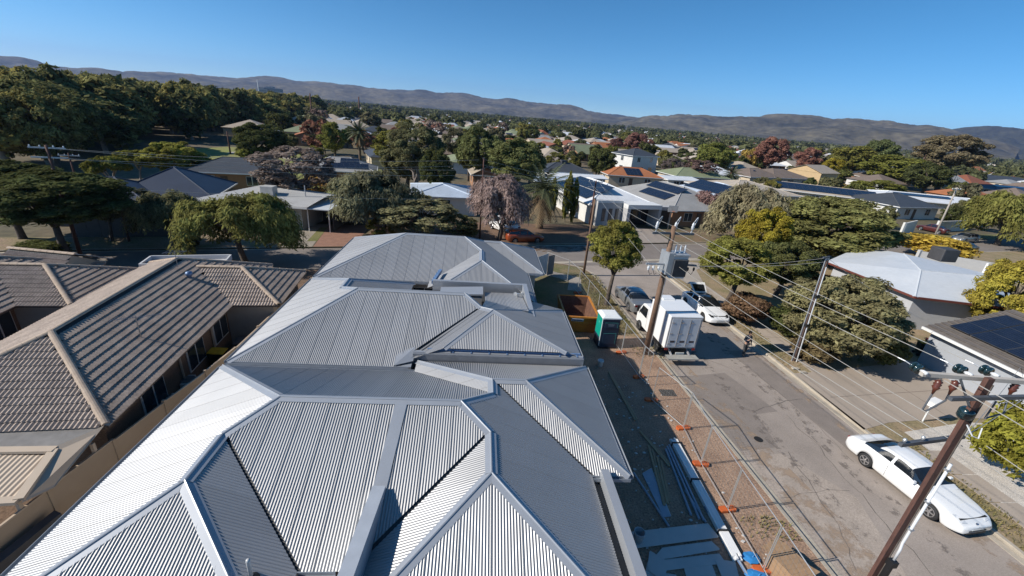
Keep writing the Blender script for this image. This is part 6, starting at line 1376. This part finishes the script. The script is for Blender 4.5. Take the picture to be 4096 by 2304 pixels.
for i, (a, b) in enumerate((((8.28, 14.68), (7.71, 11.48)), ((8.42, 13.99), (7.88, 11.57)), ((8.20, 15.63), (8.75, 13.45)), ((8.1, 20.6), (8.25, 16.4)))):
    t_ = thing("timber_plank", ["long bare timber plank in the shade beside the cement sheets", "second timber plank lying against the long one", "timber plank lying askew towards the white tubes", "grey plank leaning by the house wall near the bucket"][i], "plank", ((a[0]+b[0])/2, (a[1]+b[1])/2, 0), 0, "timber planks on the site")
    MB().bar((*a, .045), (*b, .045), .1, .05).build("board", tim, t_); MB().bar((a[0]+.1, a[1]-.2, .022), (b[0]+.13, b[1]+.1, .022), .09, .035).build("batten", tim, t_)
fc = M("cement_sheet", (.50, .49, .47), .9, var=.06, scale=1.5)
for i, (pts, z) in enumerate((([(5.69, 10.26), (9.01, 10.64), (9.14, 10.11), (5.63, 9.68)], .09), ([(6.9, 9.72), (8.8, 9.95), (8.95, 9.66), (6.35, 9.28)], .06), ([(6.2, 9.25), (8.85, 9.5), (8.9, 9.2), (6.0, 8.9)], .045), ([(6.4, 9.6), (6.9, 9.2), (6.5, 8.6), (6.1, 9.0)], .075), ([(7.4, 9.1), (8.4, 9.2), (8.3, 8.5), (7.3, 8.6)], .04), ([(8.6, 9.3), (9.25, 9.2), (9.0, 8.4), (8.5, 8.5)], .06), ([(5.7, 9.0), (7.0, 8.8), (6.8, 8.3), (5.7, 8.4)], .033), ([(7.40, 13.05), (7.89, 13.33), (7.77, 11.01), (7.48, 10.98)], .03))):
    t_ = thing("cement_sheet", ["large pale cement sheet under the grey bucket", "cut cement sheet just below the large one", "narrow cement sheet offcut in the middle of the pile", "triangular cement sheet offcut at the left of the pile", "small cement sheet offcut near the bottom edge", "white cement sheet offcut at the pipe ends", "broken cement sheet against the house wall", "grey metal offcut beside the planks"][i], "sheet", (pts[0][0], pts[0][1], 0), 0, "cement sheet offcuts"); MB().prism(pts[::-1], z-.012, z).build("sheet", fc if i < 7 else bt, t_); MB().prism([(p_[0]+.04, p_[1]+.05) for p_ in pts[::-1]], .004, z-.014).build("under_sheet", fc, t_)
cx_ = thing("cardboard_box", "brown cardboard box on the verge at the bottom right", "box", (10.75, 8.85, 0), .35); cm = M("cardboard", (.33, .21, .12), .9, var=.1); MB().box(-.45, .45, -.4, .4, 0, .7).build("carton", cm, cx_, local=True); MB().slab([(-.45, -.4, .7), (.45, -.4, .7), (.4, -.7, .86), (-.4, -.7, .86)], .01).build("flap", cm, cx_, local=True); MB().slab([(-.45, .4, .7), (.45, .4, .7), (.4, .7, .62), (-.4, .7, .62)], .01).build("flap", cm, cx_, local=True)
bm_ = M("bag_blue", (.03, .20, .48), .5, var=.25, scale=6)
for i, (x_, y_, s_) in enumerate(((9.95, 9.35, .22), (9.75, 8.7, .28))):
    t_ = thing("plastic_bag", ["small blue plastic bag by the fence foot", "larger blue plastic bag at the bottom of the frame"][i], "bag", (x_, y_, 0)); m_ = MB(); n_ = 9
    for a in range(5):
        for k in range(n_): an_ = 2*math.pi*k/n_; rr = s_*(math.sin(math.pi*(a+.4)/5)+.12)*random.uniform(.75, 1.15); m_.v.append((rr*math.cos(an_)*1.4, rr*math.sin(an_), s_*.55*a/4))
    for a in range(4):
        for k in range(n_): m_.f.append((a*n_+k, a*n_+(k+1) % n_, (a+1)*n_+(k+1) % n_, (a+1)*n_+k))
    m_.f.append(tuple(4*n_+k for k in range(n_))); m_.build("bag", bm_, t_, local=True); MB().tube([(0, 0, s_*.5), (.05, .02, s_*.75)], .02, 5).build("knot", bm_, t_, local=True)
# rubble: small broken bits scattered over the site
rv = MB()
for _ in range(420):
    x_ = random.uniform(5.4, 10.6); y_ = random.uniform(5.2, 20) if random.random() < .6 else random.uniform(5.2, 8.5); s_ = random.uniform(.02, .09); r_ = random.uniform(0, 3); c_, d_ = math.cos(r_)*s_, math.sin(r_)*s_*.6
    rv.prism([(x_-c_, y_-d_), (x_+d_, y_-c_*.6), (x_+c_, y_+d_), (x_-d_, y_+c_*.7)], .004, .004+s_*.5)
tag(rv.build("rubble", fc), "small pale building rubble scattered over the site soil", "rubble", kind="stuff")
ut = MB().box(10.5, 11.35, 18.5, 19.1, -.02, .012); tag(ut.build("service_pit", M("pit_lid", (.06, .055, .05), .8)), "dark service pit lid in the verge by the transformer pole", "pit lid")
ml = MB().lathe((14.1, 15.4, ZR+.01), [(.2, 0), (.2, .012)], 18); o_ = ml.build("road_debris", M("debris_black", (.012, .012, .012), .8)); o_.scale = (1, 1, 1); tag(o_, "black round cover lying on the road patch", "cover")
# weeds on the verge
gv = MB()
def tufts(n, fx_, fy_, s0, s1):
    for _ in range(n):
        x_, y_ = fx_(), fy_(); 
        for b_ in range(3): a = random.uniform(0, 6.28); s_ = random.uniform(s0, s1); gv.poly((x_-.02*math.sin(a), y_+.02*math.cos(a), 0), (x_+.02*math.sin(a), y_-.02*math.cos(a), 0), (x_+math.cos(a)*s_*.6, y_+math.sin(a)*s_*.6, s_))
tufts(1400, lambda: random.uniform(9.7, 11.6), lambda: random.uniform(25.5, 37), .08, .25); tufts(260, lambda: random.uniform(10.4, 12.3), lambda: random.choice((random.uniform(5, 8), random.uniform(22.4, 24), random.uniform(10, 11))), .06, .2)
tufts(500, lambda: random.uniform(19.9, 21.4), lambda: random.uniform(22, 36), .05, .15); tufts(900, lambda: random.uniform(20.8, 22.2), lambda: random.uniform(3, 15), .05, .16); tufts(500, lambda: random.uniform(23.2, 27), lambda: random.uniform(22.8, 30), .06, .2)
tag(gv.build("grass", M("grass_blades", (.14, .14, .04), .9, rgb2=(.24, .18, .08), scale=1.5)), "short patchy grass and weeds on the verges", "grass", kind="stuff")
# ---------------------------------------------------------------- wood on the left and suburb beyond
occ = [(o.location.x, o.location.y, 9) for o in COL.objects if o.parent is None and o.get("category") in ("house", "carport", "garage", "shed")]
occ += [(o.location.x, o.location.y, 4) for o in COL.objects if o.parent is None and o.get("category") in ("tree", "palm")]
def free(x, y, r): return all((x-a)**2+(y-b)**2 > (r+c)**2 for a, b, c in occ)
def seen(x, y, z=3, m=1.28):
    p = Vector((x, y, z-CAM_H)); d = p.dot(R.col[2])
    return d > 5 and abs(p.dot(R.col[0])/d) < m
rw = random.Random(11)
def scr(x, y, z):
    p = Vector((x, y, z-CAM_H)); d = p.dot(R.col[2]); return p.dot(R.col[0])/d, p.dot(R.col[1])/d, d
named = []
for o in COL.objects:
    if o.parent is None and o.get("category") in ("house", "carport", "shed") and o.name.startswith(("house", "carport")) and o.location.y > 45:
        sx, sy, d = scr(o.location.x, o.location.y, 2.5); named.append((sx, sy, d))
def blocks(x, y, w_, h_):
    "would this tree stand in front of one of the houses measured from the photograph?"
    a, b, d = scr(x, y, h_)
    return any(d < D-2 and abs(a-sx) < 7.5/D+w_*.42/d and b < sy for sx, sy, D in named)
park = [(-47, 74), (-34, 58), (-24, 62), (-16, 78), (-22, 100), (-40, 118), (-66, 122), (-74, 96)]
wood = [(-62, 66), (-110, 40), (-240, 90), (-330, 230), (-280, 430), (-120, 360), (-92, 190), (-80, 128), (-74, 98)]
n_w = 0; tries = 0
while n_w < 280 and tries < 30000:
    tries += 1; x = rw.uniform(-330, -50); y = rw.uniform(40, 430)
    if rw.random() > min(1, (150/math.hypot(x, y))): continue
    if not inside(wood, x, y) or not seen(x, y, 12) or not free(x, y, 2.0): continue
    d = math.hypot(x, y); w_ = rw.uniform(10, 17); h_ = rw.uniform(10.5, 16.5)*(1.0 if d > 90 else .85); occ.append((x, y, 1.5)); n_w += 1
    near = d < 115
    tree("wood_tree", "dark gum tree in the dense wood on the left" if rw.random() < .5 else "olive-topped gum tree in the dense wood on the left", (x, y, -.1), w_, h_, rw.choice(("mid", "mid_spread")) if near else rw.choice(("far", "far_spread", "far")), rw.choice(((.22, .195, .07), (.16, .15, .06), (.26, .225, .075), (.12, .12, .05))), "trees of the left wood", rw.uniform(.0, .08), rw.choice(("dark", "pale")), k=rw.randrange(3))
# streets of houses
roofs = ["orange", "red", "grey", "tan", "white", "brown", "dark", "tin", "brown", "red", "beige", "grey", "tan", "green", "tan"]
names = dict(orange="distant orange tiled house among the trees", red="distant dark red tiled house among the trees", grey="distant grey-roofed house among the trees", tan="distant tan-roofed house among the trees", white="distant white-roofed house among the trees", brown="distant brown tiled house among the trees", dark="distant charcoal-roofed house among the trees", tin="distant iron-roofed house among the trees", beige="distant beige-roofed house among the trees", ltblue="distant pale blue-roofed house among the trees", green="distant green-roofed house among the trees")
c_, s_ = math.cos(.243), math.sin(.243); n_h = 0; cand = []
for j in range(0, 19):
    for i in range(-24, 46):
        u = i*18.5+(j % 2)*7+rw.uniform(-2, 2); v = 96+j*24+(6 if j % 2 else 0)+rw.uniform(-2, 2); x = u*c_-v*s_+20; y = u*s_+v*c_-14
        if y < 70 or not seen(x, y) or inside(wood, x, y) or inside(park, x, y) or x < -.47*y-6 and y < 330: continue
        cand.append((math.hypot(x, y), x, y))
cand.sort()
for d, x, y in cand:
    if not free(x, y, 6.0): continue
    if n_h < 285:
        rk = rw.choice(roofs); gable = rw.random() < .3; w_ = rw.uniform(11, 15); dd = rw.uniform(9, 13)
        house(names[rk], x, y, w_, dd, .243+rw.choice((0, 1.5708, 0, .1, -.1))+rw.uniform(-.06, .06), rk, rw.choice(("cream", "brick", "white", "cream")), "gable" if gable else "hip", 2.6, rw.uniform(17, 26), far=True, group="distant suburban houses",
              panels=[('front', -2, .8, 3, 1, 1.3, 2.0)] if rw.random() < .18 and not gable and w_ > dd else None, name="suburban_house")
        occ.append((x, y, 7)); n_h += 1
# trees between them
cols = [(.12, .125, .04), (.085, .095, .035), (.15, .145, .045), (.14, .135, .065), (.105, .11, .05), (.18, .16, .045), (.07, .075, .03), (.13, .12, .07)]
odd = [(.20, .10, .07), (.24, .14, .09), (.19, .14, .115), (.23, .175, .145), (.30, .21, .06)]
n_t = 0; tries = 0
while n_t < 265 and tries < 20000:
    tries += 1; d = 75+rw.random()**1.25*330; a = rw.uniform(-.98, .98); x = d*math.sin(a)+d*.05; y = d*math.cos(a)
    if y < 68 or (x < -.45*y-8 and d < 300) or not seen(x, y, 6) or inside(park, x, y) or inside(wood, x, y) or not free(x, y, 2.2): continue
    if d < 105 and x > -12 and rw.random() < .35: continue
    o_ = rw.random() < .13; col = rw.choice(odd) if o_ else rw.choice(cols); big = rw.random() < (.22 if x < 30 else .12)
    h_ = rw.uniform(8.0, 11.5) if big else rw.uniform(3.6, 7.0); w_ = h_*rw.uniform(.75, 1.15)
    if blocks(x, y, w_, h_): continue
    occ.append((x, y, 1.2)); n_t += 1
    kind = rw.choice(("far", "far_spread")) if d > 130 else rw.choice(("mid", "mid_spread"))
    if o_ and rw.random() < .5: kind = "sparse_far"
    tree("suburban_tree", ("distant russet or bare garden tree among the houses" if o_ else "distant tall gum rising above the houses" if big else "distant green garden tree among the houses"), (x, y, 0), w_, h_, kind, col, "distant garden trees", rw.uniform(.05, .18), k=rw.randrange(3))
# beyond: one mass of roofs and one of tree crowns too far to tell apart
fm = {}
for _ in range(1700):
    d = 330+rw.random()**1.4*1900; a = rw.uniform(-.95, .98); x = d*math.sin(a); y = d*math.cos(a)
    if x < -.5*y+40 and rw.random() < .75: continue
    rk = rw.choice(("tin", "orange", "grey", "tan", "red", "tin", "white", "brown", "beige")); mb = fm.setdefault(rk, MB()); r_ = .243+rw.choice((0, 1.57)); cc, ss_ = math.cos(r_), math.sin(r_); w_, dd, zz = rw.uniform(5, 9), rw.uniform(4, 6), rw.uniform(4.2, 6)
    q = lambda u, v, z: (x+u*cc-v*ss_, y+u*ss_+v*cc, z)
    e1 = [q(-w_, -dd, 2.6), q(w_, -dd, 2.6), q(w_, dd, 2.6), q(-w_, dd, 2.6)]; ra, rb = q(-w_+dd*.8, 0, zz), q(w_-dd*.8, 0, zz)
    mb.poly(e1[0], e1[1], rb, ra).poly(e1[2], e1[3], ra, rb).poly(e1[1], e1[2], rb).poly(e1[3], e1[0], ra); mb.poly(q(-w_+.5, -dd+.5, 0), q(w_-.5, -dd+.5, 0), q(w_-.5, -dd+.5, 2.7), q(-w_+.5, -dd+.5, 2.7)); mb.poly(q(-w_+.5, dd-.5, 0), q(-w_+.5, -dd+.5, 0), q(-w_+.5, -dd+.5, 2.7), q(-w_+.5, dd-.5, 2.7))
big_v = []; 
allf = MB(); mi = []; mats_ = []
for i, (rk, mb) in enumerate(fm.items()):
    b = len(allf.v); allf.v += mb.v; allf.f += [tuple(k+b for k in f) for f in mb.f]; mi += [i]*len(mb.f); mats_.append(roof_mats(rk))
ob = allf.build("far_suburb_roofs", mats_); ob.data.polygons.foreach_set("material_index", mi); tag(ob, "roofs of the far suburb reading as one band below the hills", "roofs", kind="stuff")
def far_mass(n, d0, d1, pw, cs, per, hh, name, label, left=True, col=(.10, .105, .05)):
    d = d0+rng.random(n)**pw*(d1-d0); a = rng.uniform(-1.0, 1.0, n); x = d*np.sin(a); y = d*np.cos(a); keep = np.ones(n, bool); x, y, d = x[keep], y[keep], d[keep]; n = len(x)
    h_ = rng.uniform(*hh, n)*np.where((x < -.35*y), 1.35, 1.0); w_ = h_*rng.uniform(.8, 1.3, n); k = np.repeat(np.arange(n), per); u = unit(len(k)); u[:, 2] = np.abs(u[:, 2])*1.1-.15
    pos = np.stack([x[k]+u[:, 0]*w_[k]*.5, y[k]+u[:, 1]*w_[k]*.5, h_[k]*.5+u[:, 2]*h_[k]*.48], 1); me = cards(name, pos, u+rng.normal(0, .35, u.shape)+np.array([0, 0, .3]), cs*rng.uniform(.7, 1.4, len(k))*(1+d[k]/1500))
    o = link(name, me); o.color = (*col, 1); return tag(o, label, "trees", kind="stuff")
far_mass(1100, 320, 1100, 1.2, 2.0, 80, (4.5, 9.5), "far_suburb_trees", "tree crowns of the far suburb merging into one mass")
far_mass(1600, 1000, 3600, 1.2, 4.0, 34, (7, 13), "far_plain_trees", "faint tree cover on the plain at the foot of the hills")
# hospital block, mast and pale buildings on the plain
def far_block(label, px, py, D, w_, h_, d_, col, name="far_building"):
    r_ = R @ Vector(((px*KP-2048)/1693.35, (py*KP-1152)/1693.35, 1)); t_ = D/r_.y; x, y = r_.x*t_, r_.y*t_; b = thing(name, label, "building", (x, y, 0), .2)
    MB().box(-w_/2, w_/2, -d_/2, d_/2, 0, h_).build("wall", M("far_"+str(col), col, .9), b, local=True); MB().box(-w_*.2, w_*.15, -d_*.3, d_*.3, h_, h_+4).build("plant_room", M("far_grey", (.3, .3, .3), .9), b, local=True)
    for z_ in range(4, int(h_)-2, 4): MB().box(-w_/2+2, w_/2-2, -d_/2-.3, -d_/2+.3, z_, z_+1.6).build("window_band", win_m, b, local=True)
    return b
far_block("grey multi-storey building on the plain below the left hills", 683, 236, 1500, 60, 34, 40, (.20, .21, .21))
far_block("paler multi-storey block beside the grey building on the plain", 664, 238, 1480, 26, 30, 30, (.33, .30, .24)); far_block("low white building right of the grey multi-storey building", 708, 238, 1450, 34, 20, 20, (.7, .7, .68))
r_ = R @ Vector(((652*KP-2048)/1693.35, (240*KP-1152)/1693.35, 1)); t_ = 1400/r_.y; ms = thing("radio_mast", "thin pale mast beside the far multi-storey buildings", "mast", (r_.x*t_, r_.y*t_, 0)); MB().tube([(0, 0, 0), (0, 0, 52)], [1.6, 1.0], 6).build("shaft", frame_w, ms, local=True); MB().box(-2, 2, -2, 2, 0, 3).build("base", frame_w, ms, local=True)
# ---------------------------------------------------------------- hills
import mathutils.noise as mnoise
def ridge_dir(px, py):
    r_ = R @ Vector(((px*KP-2048)/1693.35, (py*KP-1152)/1693.35, 1)); return math.atan2(r_.x, r_.y), r_.z/math.hypot(r_.x, r_.y)
def hill(name, pts, D, depth, seed, mat, na=360, nb=44, z0=-1):
    A = [ridge_dir(*p) for p in pts]; aa = np.array([a for a, b in A]); ee = np.array([b for a, b in A]); al = np.linspace(aa[0], aa[-1], na); el = np.interp(al, aa, ee)
    rs = np.random.default_rng(seed); nz_ = np.zeros(na)
    ph = rs.uniform(0, 6.28, 12); fr = np.array([7, 13, 22, 35, 50, 70, 95, 125, 160, 200, 250, 310]); am = 1/fr**.62
    hz = D*el+CAM_H; v = []
    for j in range(nb):
        t = j/(nb-1); s = t*1.35                                 # 0 at the foot, 1 at the ridge, beyond: falls away behind
        dist = D-depth*(1-s)
        prof = (math.sin(min(s, 1)*math.pi/2)**1.25) if s <= 1 else 1-(s-1)*1.4
        nn = np.array([mnoise.ridged_multi_fractal((dist*math.sin(q)/650+seed, dist*math.cos(q)/650, 0), .9, 2.1, 5, 1.0, 2.0) for q in al])-1.1
        rr = -nn*hz.mean()*.30*math.sin(min(1, s)*math.pi)**.7*(1 if s < 1 else .3)
        ridge_j = np.array([mnoise.noise((q*140+seed, 3.3, s)) for q in al])*hz.mean()*.05*min(1, s)**4
        z = np.maximum(hz*prof+rr+ridge_j, z0 if j else z0-2); v.append(np.stack([dist*np.sin(al), dist*np.cos(al), z], 1))
    v = np.concatenate(v); f = [(j*na+i, j*na+i+1, (j+1)*na+i+1, (j+1)*na+i) for j in range(nb-1) for i in range(na-1)]
    me = bpy.data.meshes.new(name); me.from_pydata(v.tolist(), [], f); me.update(); me.shade_smooth(); me.materials.append(mat); return tag(link(name, me), kind="structure")
bush = M("hill_bush", (.065, .065, .045), .95, rgb2=(.012, .015, .012), scale=.004, fine=.45, fscale=.025)
bush2 = M("hill_grass", (.16, .135, .085), .95, rgb2=(.012, .015, .012), scale=.0035, fine=.45, fscale=.025)
hill("hills", [(-260, 140), (0, 152), (60, 155), (140, 166), (280, 180), (360, 187), (480, 190), (560, 194), (700, 200), (790, 208), (870, 217), (950, 224), (1060, 230), (1110, 236), (1190, 243), (1260, 252), (1370, 262), (1440, 270), (1500, 283), (1545, 292), (1620, 304), (1720, 322)], 6200, 2600, 3, bush2)
hill("hills", [(1380, 292), (1480, 289), (1530, 286), (1580, 292), (1620, 297), (1700, 310), (1760, 330)], 8200, 1800, 5, bush)
hill("hills", [(1500, 325), (1570, 305), (1620, 295), (1680, 291), (1710, 286), (1760, 291), (1800, 297), (1870, 293), (1932, 295), (2010, 296), (2080, 297), (2150, 300), (2220, 307), (2265, 313), (2345, 316), (2375, 322), (2410, 332), (2480, 352), (2560, 385)], 4300, 1900, 9, bush2)
hill("hills", [(2280, 345), (2380, 336), (2442, 333), (2482, 330), (2530, 331), (2576, 333), (2760, 338), (2960, 350)], 6000, 2000, 12, bush)
# ---------------------------------------------------------------- haze
hz_ = MB().box(-9500, 9500, -60, 10500, -1.2, 560).build("haze", None); hm = bpy.data.materials.new("haze"); hm.use_nodes = True; hn = hm.node_tree; hn.nodes.remove(hn.nodes["Principled BSDF"])
pv = hn.nodes.new("ShaderNodeVolumePrincipled"); pv.inputs["Color"].default_value = (.38, .56, 1, 1); pv.inputs["Density"].default_value = 6.3e-5; pv.inputs["Anisotropy"].default_value = .2
hn.links.new(pv.outputs[0], hn.nodes["Material Output"].inputs["Volume"]); hz_.data.materials.append(hm); tag(hz_, kind="stuff")
# ---------------------------------------------------------------- people
def skin_obj(name, pts, edges, mat, parent, root=0, sub=1):
    "pts: (x, y, z, radius); a continuous surface grown along the edges"
    me = bpy.data.meshes.new(name); me.from_pydata([p[:3] for p in pts], edges, []); me.update(); me.materials.append(mat); o = link(name, me, parent)
    md = o.modifiers.new("skin", 'SKIN'); md.use_smooth_shade = True
    sv = me.skin_vertices[0].data
    for i, p in enumerate(pts): sv[i].radius = (p[3], p[3]*(p[4] if len(p) > 4 else 1)); sv[i].use_root = i == root
    s = o.modifiers.new("sub", 'SUBSURF'); s.levels = sub; s.render_levels = sub; return o
skin_t = M("skin", (.42, .25, .17), .6, var=.05)
def person(label, loc, rz, top, legs, hair, step=.12, arm_up=False):
    t = thing("person", label, "person", loc, rz)
    P_ = [(0, 0, .93, .13, .8), (0, 0, 1.12, .13, .75), (0, .01, 1.32, .165, .68), (0, .0, 1.46, .10, .8), (0, .01, 1.53, .055), (0, .02, 1.62, .085, 1.1), (0, .025, 1.70, .095, 1.1), (0, .02, 1.77, .06)]
    E_ = [(0, 1), (1, 2), (2, 3), (3, 4), (4, 5), (5, 6), (6, 7)]
    def add(p, par): P_.append(p); E_.append((par, len(P_)-1)); return len(P_)-1
    for s in (-1, 1):
        st = step*s; a = add((s*.10, 0, .86, .085), 0); a = add((s*.11, st*.4+.02, .48, .06), a); a = add((s*.115, st, .09, .042), a); add((s*.12, st+.15, .05, .038), a)
        up = arm_up and s > 0
        b = add((s*.20, 0, 1.41, .055), 3); b = add((s*.255, -.02, 1.14, .043), b); e = (s*.20, .26, 1.28, .034) if up else (s*.25, .10, .93, .034)
        b = add(e, b); hd = Vector(e[:3]); fwd = Vector((-.03*s, .02, .06)) if up else Vector((0, .03, -.06))
        pal = add((*(hd+fwd), .036), b)
        for k in range(4): add((*(hd+fwd*2.1+Vector(((k-1.5)*.017, .012*(k % 2), 0))), .010), pal)
        add((*(hd+fwd*1.3+Vector((-s*.045, .02, 0))), .011), pal)
    skin_obj("body", P_, E_, skin_t, t)
    J = [(0, 0, .86, .165, .85), (0, 0, 1.12, .16, .78), (0, .01, 1.32, .19, .7), (0, 0, 1.47, .11, .8)]; JE = [(0, 1), (1, 2), (2, 3)]
    for s in (-1, 1):
        up = arm_up and s > 0
        J.append((s*.205, 0, 1.41, .07)); JE.append((3, len(J)-1)); J.append((s*.26, -.02, 1.14, .06)); JE.append((len(J)-2, len(J)-1)); J.append((s*.205, .22, 1.25, .048) if up else (s*.252, .08, .97, .048)); JE.append((len(J)-2, len(J)-1))
    skin_obj("jumper", J, JE, top, t)
    Lg = [(0, 0, .94, .15, .85)]; LE = []
    for s in (-1, 1):
        st = step*s; b = 0
        for q in ((s*.10, 0, .83, .10), (s*.11, st*.4+.02, .48, .075), (s*.115, st, .12, .062)): Lg.append(q); LE.append((b, len(Lg)-1)); b = len(Lg)-1
    skin_obj("trousers", Lg, LE, legs, t)
    for s in (-1, 1): st = step*s; skin_obj("shoe", [(s*.115, st-.05, .05, .05, .9), (s*.12, st+.08, .045, .05, .8), (s*.122, st+.17, .04, .035, .8)], [(0, 1), (1, 2)], M("shoe_brown", (.12, .07, .045), .7), t)
    MB().lathe((0, .01, 1.68), [(.10, .0), (.112, .05), (.10, .10), (.06, .135), (.01, .15)], 14).build("hair", hair, t, True, local=True)
    for s in (-1, 1):
        MB().lathe((s*.035, .115, 1.69), [(.004, 0), (.012, .004), (.004, .01)], 8, (0, 1, 0)).build("eye", trim_m, t, local=True); MB().lathe((s*.098, .02, 1.67), [(.01, -.01), (.025, 0), (.01, .012)], 8, (1, 0, 0)).build("ear", skin_t, t, local=True)
    MB().poly((-.018, .112, 1.655), (.018, .112, 1.655), (0, .145, 1.66)).poly((-.018, .112, 1.655), (0, .145, 1.66), (0, .118, 1.70)).poly((.018, .112, 1.655), (0, .118, 1.70), (0, .145, 1.66)).build("nose", skin_t, t, local=True); MB().box(-.025, .025, .108, .116, 1.625, 1.632).build("mouth", M("lips", (.25, .10, .08), .6), t, local=True)
    return t
person("man in a dark jumper and grey trousers standing on the road beyond the white truck", (18.15, 23.45, ZR), math.pi+.15, M("jumper_navy", (.02, .03, .05), .9, var=.2, scale=8), M("trouser_grey", (.045, .045, .045), .9, var=.2, scale=8), M("hair_dark", (.02, .015, .012), .9), .10, True)
pp = g(2780, 1139, 1.6); person("person standing behind the raised tailgate of the white electric car", (pp.x, pp.y, 0 if pp.x > kR(pp.y) else ZR), math.pi+.3, M("jumper_black", (.02, .02, .022), .9), M("trouser_grey", (.045, .045, .045), .9), M("hair_dark", (.02, .015, .012), .9), .03)
